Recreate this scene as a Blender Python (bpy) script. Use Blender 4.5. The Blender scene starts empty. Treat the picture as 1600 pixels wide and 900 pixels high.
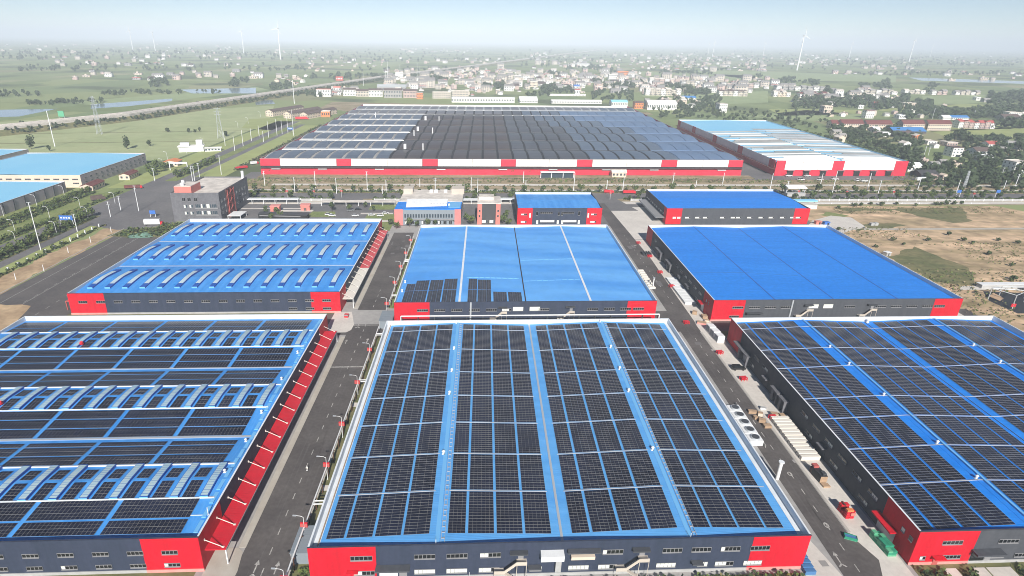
import bpy, math, random
import numpy as np
from mathutils import Vector, Matrix
random.seed(7); rng = np.random.default_rng(7)
C = bpy.context.scene
COL = C.collection
# ------------------------------------------------------------------ camera, sky, sun, exposure
R = np.array([[0.998744206698273, 0.029419202463166653, -0.0405526831796475],
              [0.04872534165825123, -0.3820697699655707, 0.9228480546432022],
              [0.01165549942835326, -0.9236650915807565, -0.38302342999898653]])
PX, PY, FL, CAMZ = 708.51837636, 450.0, 937.1718815488298, 130.0
UD = (0.9957298558794176, 0.0923149722978573)      # direction of the plant's cross axis on the ground
cd = bpy.data.cameras.new("camera"); cam = bpy.data.objects.new("camera", cd); COL.objects.link(cam)
cd.sensor_width = 36.0; cd.sensor_fit = 'HORIZONTAL'; cd.lens = FL/1600*36
cd.shift_x = (800-PX)/1600; cd.shift_y = 0.0; cd.clip_start = 1.0; cd.clip_end = 120000
cam.matrix_world = Matrix(((R[0][0], -R[0][1], -R[0][2], 0), (R[1][0], -R[1][1], -R[1][2], 0),
                           (R[2][0], -R[2][1], -R[2][2], CAMZ), (0, 0, 0, 1)))
C.camera = cam
ELEV = math.radians(32.5)
w_ = bpy.data.worlds.new("World"); C.world = w_; w_.use_nodes = True
nt = w_.node_tree; bg = nt.nodes["Background"]
sky = nt.nodes.new("ShaderNodeTexSky"); sky.sky_type = 'NISHITA'; sky.sun_disc = False
sky.sun_elevation = ELEV; sky.sun_rotation = math.pi - math.radians(4.4)
sky.air_density = 0.8; sky.dust_density = 0.0; sky.ozone_density = 1.0; sky.altitude = 2500
nt.links.new(sky.outputs[0], bg.inputs[0]); bg.inputs[1].default_value = 0.062
sl = bpy.data.lights.new("sun", 'SUN'); sl.energy = 5.0; sl.angle = math.radians(0.5); sl.color = (1.0, 0.955, 0.88)
so = bpy.data.objects.new("sun", sl); COL.objects.link(so); so.location = (0, -300, 400)
so.rotation_euler = Vector((-0.12, 1.57, -1.0)).to_track_quat('-Z', 'Y').to_euler()
C.view_settings.view_transform = 'Standard'; C.view_settings.look = 'None'
C.view_settings.exposure = 0.48; C.view_settings.gamma = 1.0
C.cycles.use_denoising = True; C.cycles.filter_width = 0.95
try:
    C.cycles.denoiser = 'OPENIMAGEDENOISE'
except Exception:
    pass
C.cycles.max_bounces = 5; C.cycles.diffuse_bounces = 2; C.cycles.glossy_bounces = 2
C.cycles.transparent_max_bounces = 4; C.cycles.volume_bounces = 0
HAZE_DENSITY = 0.00015
# ------------------------------------------------------------------ helpers
def T(u, v, z=0.0):
    return Vector((u*UD[0], v + u*UD[1], z))
def G(px, py, z=0.0):
    """ground (or level z) point seen at photo pixel px, py, in plant coordinates u, v"""
    d = R @ np.array([px-PX, py-PY, FL]); t = (z-CAMZ)/d[2]
    x, y = d[0]*t, d[1]*t; u = x/UD[0]
    return (u, y-u*UD[1])
def W(px, py, z=0.0):
    u, v = G(px, py, z); return T(u, v, z)
def pxm(py):
    """metres on the ground covered by one photo pixel across, at photo row py"""
    return CAMZ/((py-62.0)*0.92)
class MB:
    def __init__(s): s.v = []; s.f = []; s.m = []
    def add(s, vs, fs, m=0):
        o = len(s.v); s.v += [tuple(p) for p in vs]
        for f in fs: s.f.append([i+o for i in f]); s.m.append(m)
        return s
    def box(s, a, b, m=0, bottom=False):
        x0, y0, z0 = a; x1, y1, z1 = b
        vs = [(x0,y0,z0),(x1,y0,z0),(x1,y1,z0),(x0,y1,z0),(x0,y0,z1),(x1,y0,z1),(x1,y1,z1),(x0,y1,z1)]
        fs = [(4,5,6,7),(0,1,5,4),(1,2,6,5),(2,3,7,6),(3,0,4,7)]
        if bottom: fs.append((3,2,1,0))
        return s.add(vs, fs, m)
    def quad(s, pts, m=0): return s.add(pts, [tuple(range(len(pts)))], m)
    def rect(s, u0, v0, u1, v1, z, m=0): return s.quad([(u0,v0,z),(u1,v0,z),(u1,v1,z),(u0,v1,z)], m)
    def cyl(s, p, q, r0, r1=None, n=6, m=0, cap=True):
        r1 = r0 if r1 is None else r1
        p = Vector(p); q = Vector(q); d = (q-p).normalized()
        a = d.orthogonal().normalized(); b = d.cross(a)
        vs = []
        for k in range(n):
            t = 2*math.pi*k/n; e = a*math.cos(t)+b*math.sin(t)
            vs.append(p+e*r0); vs.append(q+e*r1)
        fs = [(2*k, 2*((k+1)%n), 2*((k+1)%n)+1, 2*k+1) for k in range(n)]
        if cap: fs += [tuple(2*k+1 for k in range(n)), tuple(2*k for k in range(n-1, -1, -1))]
        return s.add(vs, fs, m)
    def tube(s, pts, r, n=5, m=0):
        for a, b in zip(pts, pts[1:]): s.cyl(a, b, r, r, n, m)
        return s
    def extrude(s, poly, z0, z1, m=0, mside=None):
        n = len(poly); vs = [(x,y,z0) for x,y in poly]+[(x,y,z1) for x,y in poly]
        s.add(vs, [tuple(range(n, 2*n))], m)
        s.add(vs, [(i,(i+1)%n,(i+1)%n+n,i+n) for i in range(n)], m if mside is None else mside)
        return s
    def build(s, name, mats, parent=None, org=(0,0,0), shear=True, smooth=False):
        me = bpy.data.meshes.new(name)
        if shear:
            o = T(*org); vs = [tuple(T(*p)-o) for p in s.v]
        else: vs = s.v
        me.from_pydata(vs, [], s.f)
        if not isinstance(mats, (list, tuple)): mats = [mats]
        for mm in mats: me.materials.append(mm)
        me.polygons.foreach_set('material_index', s.m)
        if smooth: me.polygons.foreach_set('use_smooth', [True]*len(s.f))
        me.update()
        return link(name, me, parent, None if parent else (T(*org) if shear else None))
def link(name, me, parent=None, loc=None, rz=0, sc=None):
    o = bpy.data.objects.new(name, me); COL.objects.link(o)
    if parent is not None: o.parent = parent
    if loc is not None: o.location = loc
    if rz: o.rotation_euler = (0, 0, rz)
    if sc is not None: o.scale = sc if hasattr(sc, '__len__') else (sc, sc, sc)
    return o
def tag(o, label, cat, group=None):
    o['label'] = label; o['category'] = cat
    if group: o['group'] = group
    return o
def thing(name, label, cat, loc=(0,0,0), rz=0, group=None):
    o = bpy.data.objects.new(name, None); COL.objects.link(o); o.location = loc
    o.rotation_euler = (0,0,rz); o.empty_display_size = 0.5
    return tag(o, label, cat, group)
def struct(o): o['kind'] = 'structure'; return o
def stuff(o): o['kind'] = 'stuff'; return o
KIDS = {}
def copy_tree(o, loc, rz=None, label=None, group=None, sc=None):
    c = o.copy(); COL.objects.link(c); c.location = loc
    if rz is not None: c.rotation_euler = (0,0,rz)
    if sc is not None: c.scale = (sc,sc,sc)
    if label: c['label'] = label
    if group: c['group'] = group
    for ch in list(o.children):
        k = ch.copy(); COL.objects.link(k); k.parent = c
        for g in list(ch.children):
            h = g.copy(); COL.objects.link(h); h.parent = k
    return c
ORD = ("first second third fourth fifth sixth seventh eighth ninth tenth eleventh twelfth thirteenth fourteenth fifteenth sixteenth "
       "seventeenth eighteenth nineteenth twentieth").split()
TENS = ["twenty", "thirty", "forty", "fifty", "sixty", "seventy", "eighty", "ninety"]
def nth(i):
    if i < 20: return ORD[i]
    i += 1; t, r = divmod(i, 10)
    return TENS[t-2]+"-"+ORD[r-1] if r else TENS[t-2][:-1]+"ieth"
# ------------------------------------------------------------------ materials
def mat(name, col, rough=0.7, col2=None, scale=0.2, amt=1.0, bump=0.0, bscale=2.0, metal=0.0, spec=0.4, wave=None, stretch=None, detail=4.0, fine=None):
    m = bpy.data.materials.new(name); m.use_nodes = True; n = m.node_tree; N = n.nodes; L = n.links
    b = N["Principled BSDF"]; b.inputs["Base Color"].default_value = (*col, 1); b.inputs["Roughness"].default_value = rough
    b.inputs["Metallic"].default_value = metal; b.inputs["Specular IOR Level"].default_value = spec
    geo = N.new("ShaderNodeNewGeometry"); pos = geo.outputs["Position"]
    if stretch:
        mp = N.new("ShaderNodeMapping"); mp.inputs["Scale"].default_value = stretch; L.new(pos, mp.inputs[0]); cpos = mp.outputs[0]
    else: cpos = pos
    out = None
    if col2:
        no = N.new("ShaderNodeTexNoise"); no.inputs["Scale"].default_value = scale; no.inputs["Detail"].default_value = detail
        no.inputs["Roughness"].default_value = 0.6
        L.new(cpos, no.inputs["Vector"]); rp = N.new("ShaderNodeMapRange"); rp.inputs[1].default_value = 0.35; rp.inputs[2].default_value = 0.65
        rp.inputs[4].default_value = amt
        L.new(no.outputs["Fac"], rp.inputs[0]); mx = N.new("ShaderNodeMix"); mx.data_type = 'RGBA'
        mx.inputs[6].default_value = (*col, 1); mx.inputs[7].default_value = (*col2, 1); L.new(rp.outputs[0], mx.inputs[0]); out = mx.outputs[2]
    if fine:
        no = N.new("ShaderNodeTexNoise"); no.inputs["Scale"].default_value = fine[0]; no.inputs["Detail"].default_value = 3
        L.new(pos, no.inputs["Vector"]); rp = N.new("ShaderNodeMapRange"); rp.inputs[1].default_value = 0.3; rp.inputs[2].default_value = 0.7
        rp.inputs[3].default_value = 1-fine[1]; rp.inputs[4].default_value = 1+fine[1]; L.new(no.outputs["Fac"], rp.inputs[0])
        mx = N.new("ShaderNodeMix"); mx.data_type = 'RGBA'; mx.blend_type = 'MULTIPLY'; mx.inputs[0].default_value = 1
        if out: L.new(out, mx.inputs[6])
        else: mx.inputs[6].default_value = (*col, 1)
        L.new(rp.outputs[0], mx.inputs[7]); out = mx.outputs[2]
    if out: L.new(out, b.inputs["Base Color"])
    h = None
    if wave:
        sx = N.new("ShaderNodeSeparateXYZ"); L.new(pos, sx.inputs[0])
        mt = N.new("ShaderNodeMath"); mt.operation = 'MULTIPLY'; mt.inputs[1].default_value = 2*math.pi/wave[1]; L.new(sx.outputs[wave[0]], mt.inputs[0])
        sn = N.new("ShaderNodeMath"); sn.operation = 'SINE'; L.new(mt.outputs[0], sn.inputs[0]); h = sn.outputs[0]; bump = bump or 0.3; bd = wave[2]
    elif bump:
        no = N.new("ShaderNodeTexNoise"); no.inputs["Scale"].default_value = bscale; no.inputs["Detail"].default_value = 3; L.new(pos, no.inputs["Vector"])
        h = no.outputs["Fac"]; bd = 0.1
    if h is not None:
        bp = N.new("ShaderNodeBump"); bp.inputs["Strength"].default_value = bump; bp.inputs["Distance"].default_value = bd
        L.new(h, bp.inputs["Height"]); L.new(bp.outputs[0], b.inputs["Normal"])
    return m
M = {}
M['red'] = mat('red_cladding', (.60,.009,.026), .6, (.50,.009,.022), .5, stretch=(1,1,.12), fine=(1.2,.05), wave=(0,1.05,.02), bump=.25, spec=.2)
M['red_far'] = mat('crimson_cladding', (.60,.022,.055), .6, (.52,.018,.045), .05)
M['pinkred'] = mat('faded_red_plinth', (.72,.30,.27), .8, (.66,.24,.22), .5)
M['redcanopy'] = mat('red_canopy_sheet', (.60,.012,.03), .45, (.52,.011,.026), .3, wave=(1,.9,.03))
M['pinkcanopy'] = mat('faded_red_canopy_sheet', (.62,.09,.10), .5, (.56,.075,.085), .3, wave=(1,.9,.03))
M['gwall'] = mat('slate_grey_cladding', (.034,.045,.074), .7, (.043,.054,.090), .5, spec=.15, stretch=(1,1,.12), fine=(1.0,.06))
M['gwall2'] = mat('mid_grey_cladding', (.066,.071,.084), .7, (.078,.083,.096), .5, spec=.15, stretch=(1,1,.12), fine=(1.0,.06))
M['plinth'] = mat('pale_plinth', (.42,.42,.42), .85, (.34,.34,.34), .4)
M['white'] = mat('white_paint', (.76,.77,.78), .6, (.68,.69,.70), .3)
M['parapet'] = mat('white_parapet_sheet', (.72,.75,.78), .6, (.62,.66,.70), .25)
M['steel'] = mat('galvanised_steel', (.50,.53,.56), .45, metal=.3)
M['traysteel'] = mat('dull_cable_tray', (.40,.42,.46), .6)
M['darksteel'] = mat('dark_steel', (.06,.065,.075), .5)
M['rooflt'] = mat('light_blue_roof_sheet', (.080,.31,.68), .55, (.115,.37,.74), .3, wave=(1,.9,.04), stretch=(.05,.8,1), spec=.2, fine=(.3,.06))
M['roofmid'] = mat('sky_blue_roof_sheet', (.065,.29,.72), .55, (.125,.39,.80), .085, wave=(1,.9,.04), stretch=(.16,1,1), spec=.2, detail=1.0, fine=(.25,.05))  # paler than the deep blue sheet: roof reflection painted into the colour
M['roofdeep'] = mat('deep_blue_roof_sheet', (.006,.190,.68), .6, (.016,.225,.74), .35, wave=(1,.9,.04), stretch=(.05,.8,1), spec=.2, fine=(.5,.08))  # deeper blue puts weaker reflection and vignetting into the sheet colour
M['roofleft'] = mat('blue_roof_sheet', (.036,.235,.64), .6, (.075,.31,.72), .35, wave=(0,.9,.04), stretch=(.8,.05,1), spec=.2, fine=(.4,.06))
M['roofcyan'] = mat('pale_cyan_roof_sheet', (.22,.55,.80), .5, (.28,.60,.82), .01, spec=.3)
M['bluedark'] = mat('blue_skylight_side', (.012,.085,.38), .5)
M['bluelight'] = mat('light_blue_flashing', (.15,.42,.74), .5)
M['skylight'] = mat('translucent_skylight_sheet', (.32,.48,.58), .4, (.42,.52,.52), .5)
M['skyrib'] = mat('skylight_rib', (.30,.42,.55), .5)
M['pv'] = mat('solar_cell', (.005,.007,.020), .25, (.013,.018,.044), .06, spec=.28)
M['pvframe'] = mat('aluminium_frame', (.20,.195,.19), .6, spec=.2)
M['pvfar'] = mat('dark_solar_field', (.068,.053,.052), .45, (.082,.066,.064), .012, spec=.3)
M['pvblue'] = mat('bluish_solar_field', (.085,.105,.145), .38, (.11,.13,.17), .02, spec=.4)
M['roofgrey'] = mat('pale_grey_roof_sheet', (.44,.46,.47), .6, (.36,.38,.40), .03)
M['roofdk'] = mat('dark_grey_roof_sheet', (.060,.058,.062), .6, (.05,.05,.054), .03)
M['roofbl'] = mat('steel_blue_roof_sheet', (.115,.180,.30), .5, (.14,.21,.335), .012, spec=.3)
M['seam'] = mat('dark_roof_seam', (.022,.022,.028), .8)
M['glass'] = mat('dark_window_glass', (.012,.014,.018), .12, spec=.6)
M['glassblue'] = mat('blue_window_glass', (.04,.06,.08), .12, spec=.6)
M['frame'] = mat('window_frame', (.24,.24,.25), .6)
M['pale_panes'] = mat('white_window_pane', (.74,.76,.70), .6)  # plain white panes set among the dark glass ones
M['asphalt'] = mat('asphalt', (.070,.061,.060), .85, (.115,.102,.098), .05, fine=(.8,.10), bump=.15, bscale=3)
M['asphalt2'] = mat('weathered_asphalt', (.125,.12,.125), .85, (.17,.16,.16), .03, fine=(.5,.10))
M['parking'] = mat('dark_parking_asphalt', (.085,.076,.076), .85, (.12,.108,.104), .05, fine=(.8,.1))
M['concrete'] = mat('pale_concrete', (.62,.58,.53), .85, (.54,.50,.46), .08, fine=(.7,.06))
M['concrete2'] = mat('grey_concrete', (.30,.29,.285), .85, (.38,.365,.35), .05, fine=(.5,.08))
M['kerb'] = mat('kerb_stone', (.48,.45,.41), .85, (.40,.37,.34), .3)
M['paint'] = mat('road_paint', (.50,.48,.45), .8, (.22,.21,.20), 1.2)
M['paving'] = mat('buff_paving', (.46,.43,.38), .85, (.40,.36,.31), .2)
M['sand'] = mat('bare_sandy_soil', (.50,.36,.22), .95, (.30,.20,.12), .06, fine=(.3,.15))
M['dry'] = mat('dry_field_soil', (.66,.46,.30), .95, (.26,.20,.105), .05, fine=(.12,.3), detail=7, stretch=(.22,1.3,1))
M['scrub'] = mat('dry_scrub_grass', (.19,.165,.075), .95, (.10,.115,.042), .04, fine=(.3,.2), stretch=(1,2.2,1))
M['scrubtan'] = mat('tan_scrub_soil', (.38,.29,.19), .95, (.19,.165,.08), .035, fine=(.3,.2), stretch=(.6,2,1))
M['lawn'] = mat('lawn_grass', (.15,.195,.055), .95, (.21,.235,.08), .08, fine=(.6,.2))
M['rice'] = mat('rice_field', (.36,.39,.20), .95, (.30,.345,.165), .012, fine=(.06,.08))
M['rice2'] = mat('green_crop_field', (.24,.30,.135), .95, (.28,.335,.155), .01, fine=(.06,.08))
M['rice3'] = mat('yellow_green_field', (.32,.35,.125), .95, (.27,.315,.115), .015, fine=(.06,.1))
M['water'] = mat('pond_water', (.20,.26,.30), .12, spec=.5)
M['leafA'] = mat('dark_leaf', (.026,.046,.018), .9, (.045,.072,.026), .7)
M['leafB'] = mat('green_leaf', (.075,.115,.028), .9, (.12,.155,.04), .7)
M['leafC'] = mat('blue_green_leaf', (.040,.062,.030), .9, (.062,.088,.038), .3)
M['leafY'] = mat('yellow_green_leaf', (.16,.18,.03), .9, (.11,.15,.03), .9)
M['bark'] = mat('bark', (.10,.075,.055), .9)
M['rust'] = mat('rusty_steel_post', (.085,.035,.02), .8)
M['stone'] = mat('grey_stone_cladding', (.115,.115,.13), .8, (.145,.145,.16), .3, fine=(.8,.1))
M['lilac'] = mat('lilac_grey_cladding', (.52,.45,.46), .7, (.47,.41,.42), .05)
M['cream'] = mat('cream_render', (.66,.55,.45), .8, (.60,.50,.41), .1)
M['salmon'] = mat('salmon_render', (.62,.20,.17), .8, (.55,.18,.15), .2)
M['pinkw'] = mat('pink_render', (.52,.40,.36), .85, (.44,.33,.30), .08)
M['beigew'] = mat('beige_render', (.55,.49,.42), .85, (.46,.41,.36), .08)
M['greyw'] = mat('grey_render', (.38,.36,.345), .85, (.31,.30,.29), .08)
M['whitew'] = mat('white_render', (.82,.80,.77), .85, (.74,.72,.69), .1)
M['tile'] = mat('dark_red_tile', (.17,.05,.045), .85, (.13,.045,.042), .3)
M['tilepink'] = mat('pink_red_tile', (.46,.10,.09), .85, (.38,.09,.08), .3)
M['tilebrown'] = mat('brown_tile', (.13,.09,.08), .85, (.10,.07,.065), .3)
M['roofslab'] = mat('pale_roof_slab', (.72,.66,.60), .85, (.48,.44,.40), .15)
M['roofslab2'] = mat('grey_roof_slab', (.34,.32,.31), .85, (.27,.26,.25), .15)
M['blueshed'] = mat('blue_shed_sheet', (.05,.20,.48), .5)
M['bluesign'] = mat('blue_sign', (.05,.16,.50), .5)
M['redpaint'] = mat('red_paint', (.60,.02,.035), .45)
M['orange'] = mat('orange_paint', (.66,.22,.08), .6)
M['green'] = mat('green_plastic', (.02,.22,.13), .5, (.03,.28,.17), 1.2)
M['greentarp'] = mat('green_plastic_light', (.10,.38,.22), .5)
M['bluetarp'] = mat('blue_sheet_steel', (.06,.17,.36), .5)
M['tealtarp'] = mat('teal_tarpaulin', (.16,.27,.21), .8, (.10,.19,.15), .4)
M['card'] = mat('cardboard', (.42,.29,.19), .9, (.34,.23,.15), .8)
M['dirtywhite'] = mat('off_white_plastic', (.70,.66,.60), .7)
M['black'] = mat('black_rubber', (.012,.012,.013), .6)
M['carwhite'] = mat('white_car_paint', (.74,.75,.76), .25, spec=.6)
M['carblack'] = mat('black_car_paint', (.008,.008,.010), .2, spec=.6)
M['carred'] = mat('red_car_paint', (.50,.02,.025), .25, spec=.6)
M['cargrey'] = mat('grey_car_paint', (.16,.17,.18), .25, spec=.6)
M['tankdark'] = mat('dark_tank_paint', (.025,.026,.03), .5)
M['farm'] = None
# ------------------------------------------------------------------ the setting: ground, roads, pavements, fields, water, air
def farm_mat():
    m = bpy.data.materials.new('farmland'); m.use_nodes = True; n = m.node_tree; N = n.nodes; L = n.links
    b = N["Principled BSDF"]; b.inputs["Roughness"].default_value = .95; b.inputs["Specular IOR Level"].default_value = .1
    geo = N.new("ShaderNodeNewGeometry"); mp = N.new("ShaderNodeMapping"); mp.inputs["Scale"].default_value = (1/160, 1/260, 1)
    mp.inputs["Rotation"].default_value = (0,0,.12); L.new(geo.outputs["Position"], mp.inputs[0])
    vo = N.new("ShaderNodeTexVoronoi"); vo.distance = 'CHEBYCHEV'; vo.inputs["Scale"].default_value = 1.0; vo.inputs["Randomness"].default_value = .8
    L.new(mp.outputs[0], vo.inputs["Vector"])
    cr = N.new("ShaderNodeValToRGB"); e = cr.color_ramp; sp = N.new("ShaderNodeSeparateColor"); L.new(vo.outputs["Color"], sp.inputs[0]); L.new(sp.outputs[0], cr.inputs[0])
    cols = [(0,(.165,.21,.085)),(.3,(.215,.26,.11)),(.55,(.26,.295,.13)),(.75,(.18,.235,.105)),(.9,(.31,.30,.165)),(1,(.23,.23,.115))]
    e.elements[0].color = (*cols[0][1],1); e.elements[1].color = (*cols[-1][1],1)
    for p, c in cols[1:-1]:
        k = e.elements.new(p); k.color = (*c,1)
    no = N.new("ShaderNodeTexNoise"); no.inputs["Scale"].default_value = .004; no.inputs["Detail"].default_value = 7; L.new(geo.outputs["Position"], no.inputs["Vector"])
    mr = N.new("ShaderNodeMapRange"); mr.inputs[1].default_value = .52; mr.inputs[2].default_value = .62; L.new(no.outputs["Fac"], mr.inputs[0])
    mx = N.new("ShaderNodeMix"); mx.data_type = 'RGBA'; mx.inputs[7].default_value = (.10,.125,.06,1); L.new(mr.outputs[0], mx.inputs[0]); L.new(cr.outputs[0], mx.inputs[6])
    L.new(mx.outputs[2], b.inputs["Base Color"]); return m
M['farm'] = farm_mat()
def ragged(poly, seed):
    q = random.Random(seed); out = []
    for (a, b), (c, d) in zip(poly, poly[1:]+poly[:1]):
        n = max(2, int(math.hypot(c-a, d-b)/6)); nx, ny = d-b, a-c; L_ = math.hypot(nx, ny) or 1; w = 0
        for k in range(n):
            t = k/n; w = w*.6+q.uniform(-2.6,2.6); out.append((a+(c-a)*t+nx/L_*w, b+(d-b)*t+ny/L_*w))
    return out
def gsheet(name, poly, z, m, th=0.0):
    mb = MB()
    if name in ('field_green','sand_patch','bare_ground','sand_strip'): poly = ragged(list(poly), len(name)+poly[0][0])
    if th: mb.extrude(poly, z-th, z, 0)
    else: mb.quad([(u,v,z) for u,v in poly])
    o = mb.build(name, m); return struct(o)
def grect(name, u0, v0, u1, v1, z, m, th=0.0): return gsheet(name, [(u0,v0),(u1,v0),(u1,v1),(u0,v1)], z, m, th)
mb = MB(); n = 48
ring = [(42000*math.cos(2*math.pi*k/n), 42000*math.sin(2*math.pi*k/n), 0) for k in range(n)]
mb.quad(ring); struct(mb.build('ground', M['farm'], shear=False))
# plant ground: verges, concrete, roads (each sheet 2-3 cm above the one below)
grect('plant_verge', -216, -60, 262, 515, .03, M['scrub'])
grect('plant_yard', -72, -60, 119.5, 437, .06, M['concrete2'])
grect('east_yard', 109.5, 60, 118.2, 402, .085, M['concrete'])
grect('east_yard_forecourt', 100.5, 403, 142, 492, .085, M['concrete'])
grect('rear_yard', -200, 418, 262, 505, .055, M['asphalt2'])
grect('cross_road', -202, 257, 262, 281, .08, M['asphalt'])
grect('inner_road_west', -62, -40, -47.6, 420, .105, M['asphalt'])
gsheet('inner_road_east', [(99.2,-40),(107.6,-40),(107.6,108),(112,118),(108.8,128),(108.8,256),(110,268),(110.5,300),(112,360),(110.5,420),(108,505),(99.6,505)], .105, M['asphalt'])
grect('concrete_crossing', -64.5, 268, -46.5, 285, .125, M['concrete2'])
gsheet('concrete_apron', [(-73,259.5),(-62.5,259.5),(-60.6,262),(-60.4,268),(-64.5,283),(-73,283)], .13, M['concrete'])
grect('side_pavement', -63.9, 128, -61.9, 255, .20, M['paving'], .1)
grect('side_pavement', -64.5, 287, -62.2, 404, .20, M['paving'], .1)
gsheet('front_apron', [(-70,92),(-62.2,92),(-61.2,120),(-62.2,126.5),(-63.9,128),(-70,128)], .15, M['paving'])
grect('verge_strip', -47.2, 60, -41.2, 256, .13, M['scrub'])
grect('verge_strip', -46.4, 287, -40.8, 404, .13, M['lawn'])
grect('verge_kerb', -47.6, 60, -47.2, 256, .22, M['kerb'], .12)
grect('verge_kerb', -46.8, 287, -46.4, 404, .22, M['kerb'], .12)
grect('yard_kerb', 109.0, 128, 109.9, 256, .2, M['kerb'], .1)
for a, b in ((70, 80), (98, 106), (150, 152.5), (196, 199)): grect('verge_path', -47.0, a, -41.3, b, .15, M['concrete'])
grect('front_garden', -41, 84, 89, 114.5, .13, M['lawn'])
gsheet('front_walk', [(88.5,80),(99.2,80),(99.2,112),(96,128),(92,150),(89.3,150),(89.3,112)], .115, M['concrete'])
for a, b in ((119.2, 122.6), (136, 144), (126.5, 129)): pass
grect('east_front_garden', 119.5, 84, 260, 114.2, .12, M['scrub'])
for a, b in ((127.6, 131.2), (135.8, 139.2), (139.6, 146.5)): grect('entrance_path', a, 84, b, 114.6, .15, M['concrete'])
grect('east_boundary_path', 246.9, 60, 254.5, 405, .10, M['concrete'])
# markings
mk = MB()
for k in range(30):
    v = 104+k*7.1
    if 262 < v < 288: continue
    mk.rect(-54.75, v, -54.45, v+2.6, .115)
for k in range(22): mk.rect(104.2, 92+k*7.4, 104.5, 92+k*7.4+2.6, .115)
for k in range(16): mk.rect(105.2, 290+k*8, 105.45, 290+k*8+2.4, .115)
def arrow(u, v, s, kind):
    mk.rect(u-.15*s, v, u+.15*s, v+2.2*s, .117)
    mk.quad([(u-.6*s,v+2.2*s,.117),(u+.6*s,v+2.2*s,.117),(u,v+3.6*s,.117)])
    if kind: mk.quad([(u-.1*s,v-.2*s,.117),(u-1.1*s,v-1.2*s,.117),(u-.7*s,v-1.4*s,.117),(u+.15*s,v-.5*s,.117)]); mk.quad([(u+.1*s,v-.2*s,.119),(u+1.1*s,v-1.2*s,.119),(u+.7*s,v-1.4*s,.119),(u-.15*s,v-.5*s,.119)])
for px, py, s, kd in ((398,891,1.2,1),(430,893,1.2,0),(602,511,1.3,1),(571,509,1.3,0),(560,509,1.3,1),(1310,875,1.1,1),(573,535,1.4,0),(540,536,1.2,0)):
    u, v = G(px, py); arrow(u, v-1, s, kd)
for u, v in ((G(1291,821)),(G(1234,741))):
    n = 14; rg = [(u+.75*math.cos(2*math.pi*k/n), v+1.1*math.sin(2*math.pi*k/n)) for k in range(n)]; ri = [(u+.42*math.cos(2*math.pi*k/n), v+.6*math.sin(2*math.pi*k/n)) for k in range(n)]
    for k in range(n): j = (k+1) % n; mk.quad([(*rg[k],.116),(*rg[j],.116),(*ri[j],.116),(*ri[k],.116)])
mk.rect(-62, 226.2, -47.6, 227.0, .116); mk.rect(-62, 266.9, -47.6, 267.4, .118)
struct(mk.build('road_markings', M['paint']))
pt = MB(); rp_ = random.Random(5)
for k in range(26):
    west = k % 2; u = rp_.uniform(-61,-50) if west else rp_.uniform(100,107); v = rp_.uniform(70,400); w_ = rp_.uniform(1.2,3.2); l_ = rp_.uniform(2,9)
    if 258 < v < 290: continue
    pt.quad([(u,v,.109),(u+w_,v+rp_.uniform(-.3,.3),.109),(u+w_+rp_.uniform(-.4,.4),v+l_,.109),(u+rp_.uniform(-.3,.3),v+l_,.109)], k % 3)
for u in (-58.6,-56.9,-52.6,-50.9,101.6,103.2,105.4,106.6):
    v = 70+rp_.uniform(0,20)
    while v < 250: l_ = rp_.uniform(14,40); x = u+rp_.uniform(-.2,.2); pt.quad([(x,v,.107),(x+.32,v,.107),(x+.32+rp_.uniform(-.4,.4),v+l_,.107),(x+rp_.uniform(-.4,.4),v+l_,.107)], 1); v += l_+rp_.uniform(6,30)
struct(pt.build('road_patches', [M['asphalt2'],M['parking'],M['asphalt']]))
# west boundary: parking apron, sand strip, avenue
gsheet('parking_apron', [(-259,250),(-206,250),(-206,424),(-226,430),(-256,432)], .075, M['parking'])
grect('sand_strip', -276, 180, -259, 431, .05, M['sand'])
gsheet('sand_patch', [(-259,180),(-206,180),(-206,262),(-222,268),(-232,292),(-250,298),(-259,300)], .1, M['sand'])
pk = MB()
for u in (-250,-238.5,-237.5,-222): 
    for k in range(20): pk.rect(u, 266+k*8, u+.3, 266+k*8+(7.9 if u in (-250,-237.5) else 3), .095)
struct(pk.build('parking_markings', M['paint']))
grect('parking_kerb', -259.6, 180, -259, 431, .2, M['kerb'], .12)
grect('avenue_outer_verge', -372, 150, -319, 540, .03, M['lawn'])
grect('avenue_west_lanes', -319, 100, -307, 1050, .06, M['asphalt2'])
grect('avenue_median', -307, 100, -295.5, 466, .12, M['scrub'], .1)
grect('avenue_east_lanes', -295.5, 100, -287.5, 470, .06, M['asphalt2'])
grect('avenue_lawn', -287.5, 100, -276, 440, .045, M['rice3'])
grect('avenue_east_lanes', -295.5, 560, -287, 1010, .06, M['asphalt2'])
grect('avenue_median', -307, 590, -295.5, 1000, .12, M['lawn'], .1)
grect('avenue_verge', -287, 560, -258, 1000, .05, M['rice3'])
grect('avenue_outer_verge', -345, 560, -319, 1050, .05, M['rice3'])
gsheet('junction', [(-319,455),(-290,440),(-262,428),(-242,434),(-230,445),(-229,520),(-228,540),(-228,590),(-250,600),(-285,610),(-319,590)], .07, M['asphalt2'])
gsheet('office_garden', [(-262,414),(-258,427),(-242,433),(-229,444),(-218,440),(-216,412),(-240,408)], .1, M['scrub'])
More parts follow.
